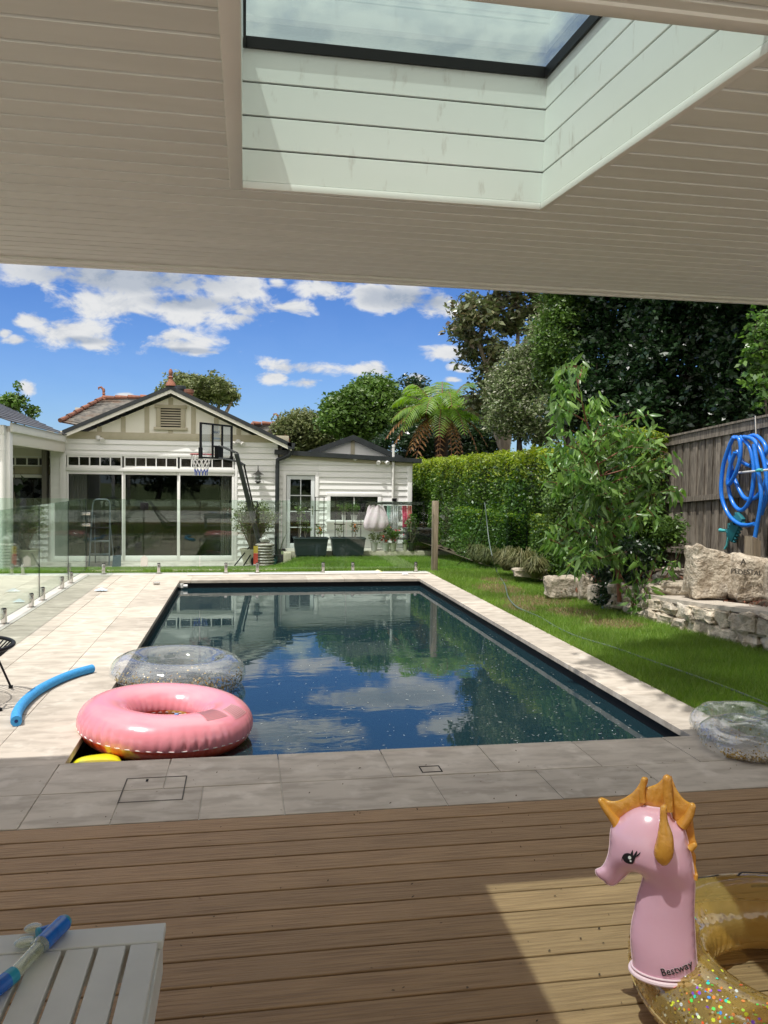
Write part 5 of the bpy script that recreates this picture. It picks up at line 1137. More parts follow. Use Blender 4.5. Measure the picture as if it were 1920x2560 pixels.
cl_ = thing('pool_cleaner', (6.2, 9.0, 1), 'dark teal pool cleaner head hanging below the hose', 'pool cleaner'); c0 = pix(*zq(1180, 1530), X=6.14); Mc = Matrix.Translation(c0) @ Matrix.Rotation(R(35), 4, 'X') ; mb = MB(); mb.M = Mc
mb.bbox(-.03, .03, -.075, .075, -.19, .19, .012); 
for k in range(7): 
    for s_ in (-1, 1): mb.bbox(-.02, .02, s_*.095-.015, s_*.095+.015, -.17+k*.05, -.145+k*.05, .004)
cb_ = mb.build('body', mat('teal', (.02, .16, .19), .4), cl_, smooth=True); mb = MB(); mb.M = Mc; mb.tube([(-.035, 0, .06), (-.05, 0, .06)], .02, 12); mb.build('port', 'black_metal', cb_)
br_ = thing('aqua_brush', (6.2, 9.2, 1), 'aqua pool brush with curved handle hanging left of the hose end', 'brush')
mb = MB(); mb.tube([pix(*zq(x, y), X=6.18) for x, y in ((1080, 1470), (1078, 1570), (1068, 1700), (1050, 1800), (1020, 1850))], .016, 8); mb.tube([pix(*zq(x, y), X=6.18) for x, y in ((948, 1572), (1000, 1580), (1078, 1575))], [.026, .02, .018], 8); mb.build('handle', 'aqua', br_, smooth=True)
ps = thing('garden_post', (5.9, 8.8, .3), 'short square timber post under the hose end', 'post'); q0, q1 = pix(*zq(1335, 1990), X=5.98), pix(*zq(1470, 1990), X=5.98); zt_ = pix(*zq(1390, 1660), X=5.98).z
MB().prism([(5.95, .3), (6.05, .3), (6.05, zt_-.05), (5.95, zt_)], 'y', q1.y, q0.y).build('shaft', 'post_wood', ps)
a, b = pix(*zq(1480, 150), X=6.05), pix(*zq(1470, -120), X=6.05); mp = thing('steel_rod', (6.05, a.y, 2), 'thin upright metal rod above the hose', 'rod'); MB().tube([a, b], .009, 6).build('rod', 'steel', mp)
# garden hose over the glass and across the lawn
gh = thing('garden_hose', (4.2, 13.9, 1.2), 'thin grey green garden hose draped over the glass and across the lawn', 'garden hose')
P = [(1047, 1086, 13.9), (1049, 1100, 13.85), (1052, 1130, 13.8), (1056, 1165, 13.6), (1063, 1200, 13.2)]
pts = [pix(x, y, Y=Y) for x, y, Y in P]+[pix(x, y, Z=.012) for x, y in ((1074, 1236), (1090, 1262), (1098, 1290), (1115, 1310), (1140, 1322), (1168, 1334), (1207, 1357), (1253, 1377), (1321, 1397), (1400, 1425), (1500, 1460), (1592, 1494), (1680, 1530))]
def smooth_path(P, sub=5):
    out = []; n_ = len(P)
    for i in range(n_-1):
        p0, p1, p2, p3 = P[max(i-1, 0)], P[i], P[i+1], P[min(i+2, n_-1)]
        for k in range(sub): t_ = k/sub; out.append(.5*((2*p1)+(p2-p0)*t_+(2*p0-5*p1+4*p2-p3)*t_*t_+(3*p1-p0-3*p2+p3)*t_**3))
    return out+[P[-1]]
MB().tube(smooth_path(pts), .009, 8).build('hose', mat('hose_grey', (.10, .135, .12), .5), gh, smooth=True)
gh2 = thing('garden_hose', (4.0, 14.0, 1.2), 'thin black hose hanging from the glass down to the grass', 'garden hose')
MB().tube(smooth_path([pix(1046, 1088, Y=13.93), pix(1040, 1120, Y=14.2), pix(1026, 1160, Y=14.6), pix(1008, 1195, Y=15.2), Vector((pix(985, 1215, Y=16).x, 16, lz(3, 16)+.02)), Vector((4.0, 16.6, lz(3, 16.6)+.01))]), .009, 6).build('hose', 'black_metal', gh2, smooth=True)

# ------------------------------------------------------------------ hedges
def hedge(name, label, x0, x1, y0, y1, z0, z1, n_, size, new=.25, seed=3, wob=.07, faces=(1, 1, 1)):
    rng = np.random.default_rng(seed); t = thing(name, ((x0+x1)/2, (y0+y1)/2, z0), label, 'hedge')
    MB().box(x0+.16, x1-.05, y0+.14, y1-.1, z0-.1, z1-.16).build('inner_core', mat('hedge_core', (.018, .026, .010), .95, (.03, .03, .015), 8), t)  # solid dark box added inside to block the view through the hedge
    A_ = [(y1-y0)*(z1-z0)*faces[0], (x1-x0)*(z1-z0)*faces[1], (x1-x0)*(y1-y0)*faces[2]]; pr = np.array(A_)/sum(A_); w_ = rng.choice(3, n_, p=pr); u, v, dpt = rng.random(n_), rng.random(n_), rng.random(n_)**1.6*.15
    P = np.zeros((n_, 3)); O = np.zeros((n_, 3))
    a = w_ == 0; P[a] = np.c_[x0+dpt[a], y0+(y1-y0)*u[a], z0+(z1-z0)*v[a]]; O[a] = (-1, 0, .2)
    a = w_ == 1; P[a] = np.c_[x0+(x1-x0)*u[a], y0+dpt[a], z0+(z1-z0)*v[a]]; O[a] = (0, -1, .2)
    a = w_ == 2; P[a] = np.c_[x0+(x1-x0)*u[a], y0+(y1-y0)*v[a], z1-dpt[a]]; O[a] = (0, 0, 1)
    wv = np.sin(P[:, 1]*2.1+P[:, 2]*1.7)*.5+np.sin(P[:, 1]*5.3+1)*np.sin(P[:, 2]*4.1)*.5; P[:, 0] -= wob*wv*(w_ == 0); P[:, 2] += wob*(np.sin(P[:, 1]*3.3)+rng.normal(size=n_)*.4)*(w_ == 2)
    V, F = leaves(P, size, .55, 0, rng=rng, out=O); top = (P[:, 2]-z0)/(z1-z0); mi = (rng.random(n_) < np.clip((top-.72)*3.2, .02, .9)*new*2.4).astype(int)
    npmesh('foliage', V, F, ['leaf_hedge', 'leaf_hedge_new'], parent=t, mi=mi)
    mb = MB()
    for k in range(int((y1-y0)/.5)): y = y0+.25+k*.5; limb(mb, (x0+.35, y, z0-.05), (x0+.3, y+.1, z0+(z1-z0)*.6), .02, .008)
    mb.build('stems', 'bark', t)
hedge('tall_hedge', 'tall clipped hedge with yellow green new tips along the right side', 5.0, 5.9, 13.0, 26.5, -.1, 2.12, 56000, .062, .45, 3)
hedge('tall_hedge', 'dark end of the tall hedge behind the gum sapling', 5.5, 6.2, 11.2, 12.95, .05, 2.35, 15000, .06, .35, 14)
hedge('low_hedge', 'waist high clipped hedge stepping down in front of the tall one', 4.62, 5.0, 13.95, 17.6, -.1, .98, 12000, .05, .12, 5, .03)
hedge('box_hedge', 'squared shrub block behind the grass tufts', 4.75, 5.5, 11.4, 13.1, .0, 1.06, 16000, .045, .18, 6, .05)
# grass tufts
def tuft(px, py, Y, r_, n_, label, m='leaf_tuft'):
    c = pix(px, py, Y=Y); t = thing('grass_tuft', (c.x, Y, c.z), label, 'ornamental grass', 'ornamental grass tufts'); rng = np.random.default_rng(int(px)); a = rng.random(n_)*6.28; L = r_*(.6+.6*rng.random(n_)); V = []; F = []
    bz = c.z
    for i in range(n_):
        d = np.array([math.cos(a[i]), math.sin(a[i])]); s_ = np.array([-d[1], d[0]])*.006; b = np.array([c.x, Y])+d*.06*rng.random(); h = L[i]*.75
        h = L[i]*rng.uniform(.45, 1.15); q_ = rng.uniform(.15, .55); p = [np.r_[b-s_, bz], np.r_[b+s_, bz], np.r_[b+d*L[i]*q_+s_, bz+h], np.r_[b+d*L[i]*q_-s_, bz+h], np.r_[b+d*L[i]*(q_+.35), bz+h*rng.uniform(.5, .9)]]
        k = len(V); V += p; F += [[k, k+1, k+2, k+3], [k+3, k+2, k+4, k+4]]
    V = np.array(V); me = bpy.data.meshes.new('blades'); me.from_pydata([tuple(q-np.array(BASE[t])) for q in V], [], [f if f[2] != f[3] else f[:3] for f in F]); me.materials.append(MT[m]); o = bpy.data.objects.new('blades', me); COL.objects.link(o); o.parent = t
for i, (px, py, Y, r_, lab) in enumerate(((1030, 1215, 15.0, .34, 'grass tuft at the far end of the border'), (1050, 1220, 14.6, .32, 'grass tuft second from the far end'), (1095, 1232, 13.0, .38, 'bushy grass tuft in front of the squared shrub'), (1125, 1240, 12.5, .40, 'widest grass tuft behind the kerb stone'), (1155, 1248, 12.0, .34, 'grass tuft nearest the pale sandstone block'), (1350, 1312, 9.5, .2, 'small grass tuft beside the seat wall corner'))):
    tuft(px, py, Y, r_*.82, 900, lab)

# ------------------------------------------------------------------ gum sapling in front of the fence
def gumleaves(name, par, C, rng, L0=.155, m='leaf_gum'):
    V = []; F = []
    for c in C:
        L = L0*rng.uniform(.45, 1.3); d = rng.normal(size=3)*[.75, .75, .45]; d[2] -= 1.0; d /= np.linalg.norm(d); s = np.cross(d, rng.normal(size=3)); s /= np.linalg.norm(s); nn = np.cross(s, d); w_ = L*.15; cv = rng.uniform(-.25, .25)*L
        P = [c, c+d*L*.25+s*w_+nn*cv*.2, c+d*L*.6+s*w_*.8+nn*cv*.7, c+d*L+nn*cv*1.4, c+d*L*.6-s*w_*.8+nn*cv*.7, c+d*L*.25-s*w_+nn*cv*.2]
        P2 = [c+d*L*.25+nn*(cv*.2-w_*.35), c+d*L*.6+nn*(cv*.7-w_*.35)]
        k = len(V); V += P+P2; F += [[k, k+1, k+6, k+6], [k+1, k+2, k+7, k+6], [k+2, k+3, k+7, k+7], [k+3, k+4, k+7, k+7], [k+4, k+5, k+6, k+7], [k+5, k, k+6, k+6]]
    me = bpy.data.meshes.new(name); off = np.array(BASE[par]); me.from_pydata([tuple(v-off) for v in V], [], [f if f[2] != f[3] else f[:3] for f in F]); me.materials.append(MT[m]); me.polygons.foreach_set('use_smooth', [True]*len(me.polygons))
    o = bpy.data.objects.new(name, me); COL.objects.link(o); o.parent = par; return o
GY = 9.3; gs = thing('gum_sapling', (pix(1335, 1310, Y=GY).x, GY, .1), 'young gum tree with drooping glossy leaves before the fence', 'gum tree')
mb = MB(); rng = np.random.default_rng(11); b = pix(1338, 1300, Y=GY); tip = pix(1245, 815, Y=GY-.2)
spine = [b, pix(1330, 1180, Y=GY), pix(1305, 1080, Y=GY-.1), pix(1285, 980, Y=GY-.1), pix(1262, 890, Y=GY-.2), tip]; spine = smooth_path(spine, 4); mb.tube(spine, [.030-.026*i/len(spine) for i in range(len(spine))], 7)
ends = [(1195, 870), (1215, 830), (1255, 790), (1290, 860), (1185, 950), (1175, 985), (1210, 1010), (1235, 930), (1320, 900), (1370, 930), (1400, 895), (1420, 945), (1430, 985), (1460, 1010), (1465, 1055), (1395, 1040), (1350, 990), (1290, 1040), (1235, 1090), (1200, 1130), (1210, 1180), (1270, 1130), (1320, 1120), (1370, 1110), (1250, 1190), (1225, 1225), (1290, 1180), (1410, 1090), (1440, 1085), (1340, 1050), (1260, 1010), (1300, 950), (1280, 1070), (1245, 1040), (1180, 1040), (1380, 990)]
pts = []
for (x, y) in ends:
    e = pix(x, y, Y=GY+rng.uniform(-.55, .35)); cand = [p for p in spine[3:] if p.z < e.z+.35]; s_ = min(cand or spine[3:], key=lambda p: (p-e).length+abs(p.z-(e.z-.3))*.8); P = limb(mb, s_, e, .010, .003, .14, 5, 6); pts += [(np.array(q), .8) for q in P[2:]]
    for j in range(3): 
        f = P[random.choice((3, 4, 5))]; e2 = f+Vector((rng.normal()*.18, rng.normal()*.18, rng.normal()*.12)); Q = limb(mb, f, e2, .004, .002, .1, 4, 3); pts += [(np.array(q), 1) for q in Q[1:]]
mb.build('trunk', 'bark_red', gs, smooth=True)
C = [];
for p, _ in pts:
    for j in range(5): C.append(p+rng.normal(size=3)*.05)
gumleaves('foliage', gs, C, rng)
# low gum shoots right of it
ls = thing('gum_shoot', (5.3, 9.0, .2), 'low leafy gum shoot arching over the stacked stones', 'sapling'); mb = MB(); b = pix(1370, 1330, Y=9.1); C = []
for (x, y) in ((1388, 1235), (1420, 1195), (1470, 1190), (1445, 1215), (1400, 1270), (1375, 1200), (1340, 1240), (1385, 1290)):
    P = limb(mb, b, pix(x, y, Y=9.0+rng.uniform(-.3, .2)), .008, .003, .15, 5, 6); 
    for q in P[3:]: C += [np.array(q)+rng.normal(size=3)*.04 for _ in range(4)]
mb.build('stem', 'bark_red', ls, smooth=True); gumleaves('foliage', ls, C, rng, .15)
def bush(name, label, cat, ells, n_, size, m, seed=2, asp=.5, droop=0, rc=.16, per=40, stem='bark'):
    t = thing(name, (ells[0][0], ells[0][1], ells[0][2]-ells[0][5]), label, cat); rng = np.random.default_rng(seed); cs, ps = crownpts(ells, max(4, n_//per), per, rc, rng, .4); V, F = leaves(ps, size, asp, droop, rng=rng); npmesh('foliage', V, F, m, parent=t); mb = MB()
    for k in rng.choice(len(cs), min(14, len(cs)), replace=False): limb(mb, (ells[0][0], ells[0][1], ells[0][2]-ells[0][5]), tuple(cs[k]), .012, .004)
    mb.build('stems', stem, t); return t
def el(px, py, rx, ry, Y, dep=None): c = pix(px, py, Y=Y); s_ = Y/1755; return (c.x, Y, c.z, rx*s_, dep or rx*s_, ry*s_)
bush('small_shrub', 'small rounded shrub growing against the fence palings', 'shrub', [el(1447, 1150, 20, 34, 10.6)], 2200, .05, 'leaf_mid', 3)
bush('garden_shrub', 'dark leafy shrub under the gum sapling', 'shrub', [el(1335, 1220, 60, 62, 10.1, .4), el(1300, 1130, 60, 60, 10.9, .4)], 9000, .05, 'leaf_dark', 4)
bush('garden_shrub', 'yellow green leafy shrub behind the gum sapling trunk', 'shrub', [el(1240, 1080, 60, 90, 11.2, .35), el(1300, 1000, 70, 70, 11.6, .35)], 12000, .05, 'leaf_mid', 5)
bush('garden_shrub', 'low dark creeper at the foot of the fence', 'shrub', [el(1395, 1190, 35, 25, 10.8, .3), el(1330, 1290, 40, 30, 9.7, .3)], 3500, .05, 'leaf_dark', 6)

# ------------------------------------------------------------------ tree fern
FYN = 26.0; fc = pix(955, 908, Y=FYN); tf = thing('tree_fern', (fc.x, FYN, -.3), 'tree fern with bright green fronds above drooping dead brown ones', 'tree fern')
mb = MB(); mb.tube([(fc.x, FYN, -.4), (fc.x-.03, FYN, 1), (fc.x, FYN, fc.z+.05)], [.16, .2, .24], 12); mb.build('trunk', mat('fern_trunk', (.05, .025, .015), .95, (.02, .012, .01), 12, bump=1), tf)
def frond(az, L, rise, fall, m, seed, dens=30, pw=.30, leafl=None):
    rng = np.random.default_rng(seed); d = Vector((math.cos(az), math.sin(az), 0)); side = Vector((-d.y, d.x, 0)); n_ = dens; P = []
    for i in range(n_+1): t_ = i/n_; P.append(fc+d*L*.93*(t_-.12*t_*t_)+Vector((0, 0, rise*.88*math.sin(t_*1.9)-fall*t_**2.3)))
    mb = MB(); mb.cur = 1; mb.tube(P[::3]+[P[-1]], [.022*(1-.8*i/(n_//3+1)) for i in range(len(P[::3])+1)], 5); mb.cur = 0
    for i in range(3, n_):
        t_ = i/n_; ln = L*pw*math.sin(math.pi*(t_*.92+.04))**.7; tg = (P[i+1]-P[i-1]).normalized()
        for s_ in (-1, 1):
            q = side*s_; a = P[i]; e = a+(q*.92+tg*.35)*ln+Vector((0, 0, -ln*(.28+.15*rng.random()))); m_ = a.lerp(e, .5)+Vector((0, 0, ln*.09)); w_ = tg*L/n_*.44
            mb.poly([a-w_*.6, a+w_*.6, m_+w_, m_-w_]); mb.poly([m_-w_, m_+w_, e+w_*.15, e-w_*.15])
    return mb.build('frond' if m != 'fern_brown' else 'dead_frond', [m, 'bark_red'], tf, fix=False)
s_ = FYN/1755
for i, (az, L, ri, fa) in enumerate(((0.1, 2.0, 1.1, .35), (.5, 2.1, 1.35, .5), (1.1, 1.9, 1.5, .3), (1.6, 1.8, 1.6, .3), (2.2, 2.0, 1.45, .3), (2.75, 2.1, 1.2, .55), (3.2, 2.1, .8, .75), (3.6, 1.9, .9, .9), (4.1, 1.7, 1.2, .9), (4.7, 1.6, 1.35, .8), (5.2, 1.8, 1.2, .8), (5.8, 2.0, .95, .5), (6.1, 2.3, .45, .5), (3.0, 1.6, 1.5, .3), (1.35, 1.5, 1.7, .2), (.3, 1.6, 1.6, .2))): frond(az, L, ri, fa, 'fern_green', i)
for i, (az, L, ri, fa) in enumerate(((3.3, 2.0, .45, 1.5), (3.75, 1.5, .3, 1.9), (4.35, 1.2, .25, 2.1), (5.0, 1.1, .3, 2.2), (5.75, 1.7, .4, 1.5), (3.05, 2.5, .55, 1.3), (6.15, 1.9, .35, 1.25), (3.5, 1.7, .3, 1.7), (5.5, 1.2, .25, 2.0), (2.6, 1.6, .3, 1.8), (5.2, 1.0, .1, 1.6), (4.1, .9, .1, 1.8))): frond(az+random.uniform(-.15, .15), L*random.uniform(.85, 1.1), ri, fa*random.uniform(.8, 1.1), 'fern_brown', 50+i, 18, random.uniform(.14, .26))
for i, (az, L, ri, fa) in enumerate(((3.5, 1.9, .7, 1.0), (5.9, 2.0, .7, .95), (4.4, 1.5, .8, 1.3), (5.1, 1.5, .8, 1.2))): frond(az, L, ri, fa, 'fern_green', 80+i)

# ------------------------------------------------------------------ trees
def B(px, py, Y): c = pix(px, py, Y=Y); return (c.x, Y, -.4)
tree('magnolia_tree', B(1100, 1000, 20), [el(1035, 720, 60, 85, 20), el(1120, 665, 80, 60, 20.5), el(1185, 640, 60, 60, 20), el(1010, 690, 40, 50, 19.5), el(1080, 800, 60, 60, 20), el(1060, 870, 50, 45, 20.5), el(1110, 560, 110, 60, 20)], 'tall open magnolia with visible forks against the sky', 'leaf_magnolia', 'bark_pale', ncl=330, per=42, rc=.27, leaf=.16, asp=.42, r0=.17, nb=70, droop=.2, shell=.3, fork=.45)
tree('flowering_tree', B(1120, 1000, 18), [el(1110, 870, 75, 85, 18), el(1150, 800, 60, 60, 18), el(1200, 730, 60, 80, 17.5), el(1180, 900, 70, 60, 17.5)], 'pale flowering bushy tree left of the dark canopy', 'leaf_pale', 'bark', ncl=420, per=80, rc=.30, leaf=.075, r0=.12, nb=20, shell=.5)
tree('broadleaf_tree', B(1240, 1000, 16), [el(1215, 745, 60, 100, 16), el(1250, 830, 60, 80, 16), el(1225, 620, 60, 60, 16)], 'mid green tree between the flowering tree and the dark canopy', 'leaf_mid', 'bark', ncl=260, per=90, rc=.30, leaf=.08, r0=.12, nb=16)
tree('dark_evergreen', B(1330, 960, 15.5), [el(1320, 780, 110, 110, 15.5), el(1290, 880, 90, 70, 15), el(1360, 680, 120, 90, 15.5), el(1330, 560, 140, 100, 15.5), el(1390, 880, 90, 70, 15)], 'dark evergreen tree left of the two over the paling fence', 'leaf_dark', ncl=560, per=90, rc=.34, leaf=.10, r0=.2, nb=26)
tree('dark_evergreen', B(1480, 960, 13.5), [el(1470, 780, 120, 120, 13.5), el(1500, 660, 130, 110, 13.5), el(1450, 890, 110, 60, 13.2), el(1480, 540, 150, 110, 13.5), el(1560, 860, 90, 70, 13)], 'dark evergreen tree in the middle over the paling fence', 'leaf_dark', ncl=620, per=90, rc=.32, leaf=.10, r0=.2, nb=30)
tree('dark_evergreen', (8.6, 11.6, .2), [el(1640, 760, 110, 130, 11.6), el(1700, 640, 140, 140, 11.6), el(1620, 880, 80, 50, 11.4), el(1600, 560, 150, 120, 11.6)], 'dark evergreen tree furthest right beyond the fence', 'leaf_dark', ncl=520, per=90, rc=.30, leaf=.10, r0=.2, nb=24)
tree('climbing_tree', (7.6, 10.4, .3), [el(1645, 760, 34, 90, 10.4), el(1655, 860, 20, 30, 10.4)], 'bright green leafy branch at the right edge above the fence', 'leaf_gum', ncl=40, per=22, rc=.2, leaf=.10, r0=.05, nb=12)
tree('bushy_tree', B(790, 980, 31), [el(800, 890, 75, 65, 31), el(810, 850, 40, 38, 31), el(740, 900, 45, 45, 31), el(855, 900, 40, 45, 31.5), el(765, 870, 40, 30, 31)], 'dense green bushy tree behind the annex roof', 'leaf_mid', ncl=520, per=90, rc=.42, leaf=.14, r0=.25, nb=14)
tree('bushy_tree', B(655, 980, 33), [el(650, 935, 50, 45, 33), el(690, 950, 40, 50, 33), el(625, 950, 28, 38, 33)], 'smaller olive green tree right of the main gable', 'leaf_olive', ncl=260, per=80, rc=.42, leaf=.14, r0=.2, nb=10)
tree('bushy_tree', B(895, 980, 34), [el(895, 850, 32, 36, 34), el(900, 900, 60, 50, 34), el(960, 930, 80, 50, 34)], 'dark tree showing behind the tree fern crown', 'leaf_dark', ncl=260, per=80, rc=.45, leaf=.15, r0=.2, nb=8)
tree('background_shrubs', B(960, 1010, 28.5), [el(960, 965, 90, 55, 28.5), el(1035, 940, 60, 60, 28.5), el(860, 965, 60, 40, 28.5)], 'dark shrubbery in the shade under the tree fern', 'leaf_dark', ncl=330, per=80, rc=.4, leaf=.12, r0=.1, nb=8)
tree('gum_tree', B(430, 980, 48), [el(440, 838, 60, 32, 48), el(480, 850, 32, 26, 48), el(385, 832, 40, 20, 48), el(400, 850, 50, 26, 48), el(505, 858, 10, 14, 48)], 'olive gum tree showing above the gable ridge', 'leaf_olive', 'bark_pale', ncl=170, per=60, rc=.5, leaf=.24, asp=.4, r0=.35, nb=40, shell=.25)
tree('garden_tree', B(30, 980, 38), [el(28, 872, 22, 16, 38), el(40, 850, 7, 20, 38), el(14, 868, 8, 10, 38), el(66, 890, 12, 10, 38)], 'small spiky tree top above the left slate roof', 'leaf_mid', ncl=60, per=26, rc=.3, leaf=.17, r0=.1, nb=14)
# overhanging tree beside the pavilion that shades the near lawn
tree('shade_tree', (7.0, 4.2, .1), [(2.0, 5.15, 6.5, .62, .62, .4), (1.7, 3.6, 6.6, .8, .7, .5), (1.6, 4.5, 6.5, .7, .8, .5), (2.5, 3.2, 6.7, 1.0, .8, .5), (2.8, 4.9, 6.6, .95, .95, .5), (2.5, 3.9, 6.5, 1.1, .9, .5), (3.6, 4.3, 6.8, 1.4, 1.4, .8), (4.8, 4.3, 6.8, 1.4, 1.4, .8), (3.8, 2.8, 7.0, 1.8, 1.3, .8), (5.0, 5.2, 7.4, 1.3, 1.2, .7)], 'spreading tree right of the pavilion shading the near lawn', 'leaf_dark', ncl=1100, per=70, rc=.36, leaf=.19, r0=.16, nb=24, fork=.6, shell=.1)
for i, (x, h, lab) in enumerate(((-6, 6.5, 'dark tree left of centre behind the pavilion'), (0, 7.5, 'dark tree straight behind the pavilion'), (6, 6.5, 'dark tree right of centre behind the pavilion'))):
    tree('rear_tree', (x, -15, -.3), [(x, -15, h*.5, 3.6, 1.5, h*.42), (x+1.5, -15, h*.35, 2.5, 1.2, h*.3)], lab, 'leaf_dark', ncl=200, per=70, rc=.7, leaf=.26, r0=.2, nb=8)
tree('dark_evergreen', (7.9, 7.6, .3), [(7.2, 8.2, 4.9, 1.1, 1.6, .7), (7.4, 6.4, 4.6, 1.1, 1.4, .9), (7.8, 7.6, 6.0, 1.4, 1.6, 1.2)], 'dark evergreen tree just outside the right edge by the fence', 'leaf_dark', ncl=300, per=80, rc=.34, leaf=.11, r0=.16, nb=14)
# ------------------------------------------------------------------ inflatables
def vinyl(name, tint, dif, amt, ior=1.5, rough=.04, bump=0, c2=None):
    m, n = newmat(name); tc = n('ShaderNodeTexCoord').outputs['Object']
    bf = n('ShaderNodeNewGeometry').outputs['Backfacing']; ins = {'IOR': n('ShaderNodeMapRange', {0: bf, 3: ior, 4: 1/ior}).outputs[0]}; gi = {'Color': (1, 1, 1), 'Roughness': rough}
    if bump: b = n('ShaderNodeBump', {'Height': n.noise(tc, 9, 3), 'Strength': bump, 'Distance': .02}).outputs[0]; ins['Normal'] = b; gi['Normal'] = b
    f = n.m('MULTIPLY', n('ShaderNodeFresnel', ins).outputs[0], 1.5, clamp=True)
    a = n('ShaderNodeBsdfTransparent', {'Color': tint}).outputs[0]; col = dif if c2 is None else n.mix(n.ss(n.noise(tc, 7, 3), .4, .6), dif, c2)
    d = n('ShaderNodeAddShader', {0: n('ShaderNodeBsdfDiffuse', {'Color': n.mix(.5, (0, 0, 0), col) if False else col}).outputs[0], 1: n('ShaderNodeBsdfTranslucent', {'Color': (.0, .0, .0, 1)}).outputs[0]}).outputs[0]
    s = n('ShaderNodeMixShader', {0: amt, 1: a, 2: d}).outputs[0]
    n('ShaderNodeOutputMaterial', {'Surface': n('ShaderNodeMixShader', {0: f, 1: s, 2: n('ShaderNodeBsdfGlossy', gi).outputs[0]})}); return m
vinyl('vinyl_clear', (.94, .955, .965), (.82, .84, .88), .11, bump=.2)
vinyl('vinyl_gold', (.88, .76, .48), (.66, .46, .16), .30, bump=.1)
vinyl('vinyl_gold_base', (.85, .70, .42), (.66, .44, .16), .72, rough=.15)
mat('vinyl_pink', (.80, .265, .32), .22, (.80, .29, .345), 2, spec=.6, coat=.5, sub=.12)
mat('vinyl_fruit', (.70, .09, .05), .28, (.80, .50, .14), 4.2, spec=.6, coat=.3, lo=.48, hi=.56, c3=(.74, .22, .12), s3=5)
mat('vinyl_red', (.66, .09, .09), .25, (.72, .17, .12), 3, coat=.4)
mat('vinyl_seam', (.85, .78, .76), .4)
def tilt(c, ax=0, ay=0, az=0): return Matrix.Translation(c) @ Matrix.Rotation(R(az), 4, 'Z') @ Matrix.Rotation(R(ay), 4, 'Y') @ Matrix.Rotation(R(ax), 4, 'X')
def torus(M, R_, r_, par, name, mats, sq=.88, nu=144, nv=40, pleat=.012, npl=46, split=None, fold=None, amp=0):
    """split: material index chosen by the tube angle; pleats gathered round the outer seam"""
    V = []; F = []; mi = []
    for i in range(nu):
        ph = 2*math.pi*i/nu
        for k in range(nv):
            th = 2*math.pi*k/nv; g = math.exp(-((th if th < math.pi else th-2*math.pi)+.12)**2/.30); gi = math.exp(-(th-math.pi)**2/.25)
            rr = r_*(1-pleat/r_*1.0*(max(0, math.sin(ph*npl+1.3*math.sin(ph*7)))**3)*g*(.6+.4*math.sin(ph*5+1))-pleat/r_*.2*(.5+.5*math.sin(ph*npl*.6))*gi)
            rr *= 1+amp*NZ.noise(Vector((math.cos(ph)*2, math.sin(ph)*2, th)))
            v = M @ Vector(((R_+rr*math.cos(th))*math.cos(ph), (R_+rr*math.cos(th))*math.sin(ph), rr*math.sin(th)*sq)); V.append(tuple(v))
    for i in range(nu):
        for k in range(nv):
            a, b = i*nv+k, i*nv+(k+1) % nv; c, d = ((i+1) % nu)*nv+(k+1) % nv, ((i+1) % nu)*nv+k; F.append((a, d, c, b)); mi.append(split(2*math.pi*(k+.5)/nv) if split else 0)
    o = npmesh(name, np.array(V), np.array(F), mats, parent=par, mi=mi if split else None, smooth=True); return o
def onT(M, R_, r_, ph, th, sq=.88, o=.002): r_ = r_+o; return M @ Vector(((R_+r_*math.cos(th))*math.cos(ph), (R_+r_*math.cos(th))*math.sin(ph), r_*math.sin(th)*sq))
# pink ring in the near left corner of the pool
pk = thing('swim_ring', (-.47, 5.25, .03), 'big pink swim ring floating at the near left corner of the pool', 'swim ring')
MP = tilt((-.49, 5.42, .01), 0, 4.0, 0); RP, rP = .388, .170
torus(MP, RP, rP, pk, 'ring', ['vinyl_pink', 'vinyl_fruit'], .82, 260, 48, .016, 52, lambda th: 1 if math.pi*1.0 < th < math.pi*2-.22 else 0)
MB().tube([onT(MP, RP, rP, a, -.22, .82, -.004+.003*math.sin(a*52)) for a in np.linspace(0, 2*math.pi, 200, endpoint=False)], .0035, 5, closed=True).build('seam', 'vinyl_seam', pk, smooth=True)
MB().tube([onT(MP, RP, rP, a, math.pi+.1, .82, -.004) for a in np.linspace(0, 2*math.pi, 90, endpoint=False)], .003, 5, closed=True).build('inner_seam', 'vinyl_seam', pk, smooth=True)
mat('print_red', (.44, .20, .21), .4); mat('print_pale', (.62, .30, .32), .4)
mb = MB()
def patch(p0, p1, t0, t1, o=.0022, n_=8): 
    g = [[mb.pt(onT(MP, RP, rP, p0+(p1-p0)*i/n_, t0+(t1-t0)*j/4, .82, o)) for i in range(n_+1)] for j in range(5)]
    for j in range(4):
        for i in range(n_): mb.face([g[j][i], g[j][i+1], g[j+1][i+1], g[j+1][i]])
for k in range(13):
    t_ = 1.02+k*.075; patch(-.98, -.62, t_, t_+.04)
mb.build('warning_print', 'print_red', pk, smooth='full', fix=False); mb = MB(); patch(-.55, -.18, .75, 1.45, .002)
mb.build('warning_panel', 'print_pale', pk, smooth='full', fix=False); mb = MB()
for k in range(9): t_ = .80+k*.072; patch(-.53, -.20, t_, t_+.03, .0032)
mb.build('warning_print', 'print_red', pk, smooth='full', fix=False)
q = onT(MP, RP, rP, -1.35, 1.72, .82, .0); MB().lathe([(.014, 0), (.012, .008), (0, .010)], q, 12).build('valve', mat('valve_blue', (.20, .30, .55), .4), pk, smooth=True)
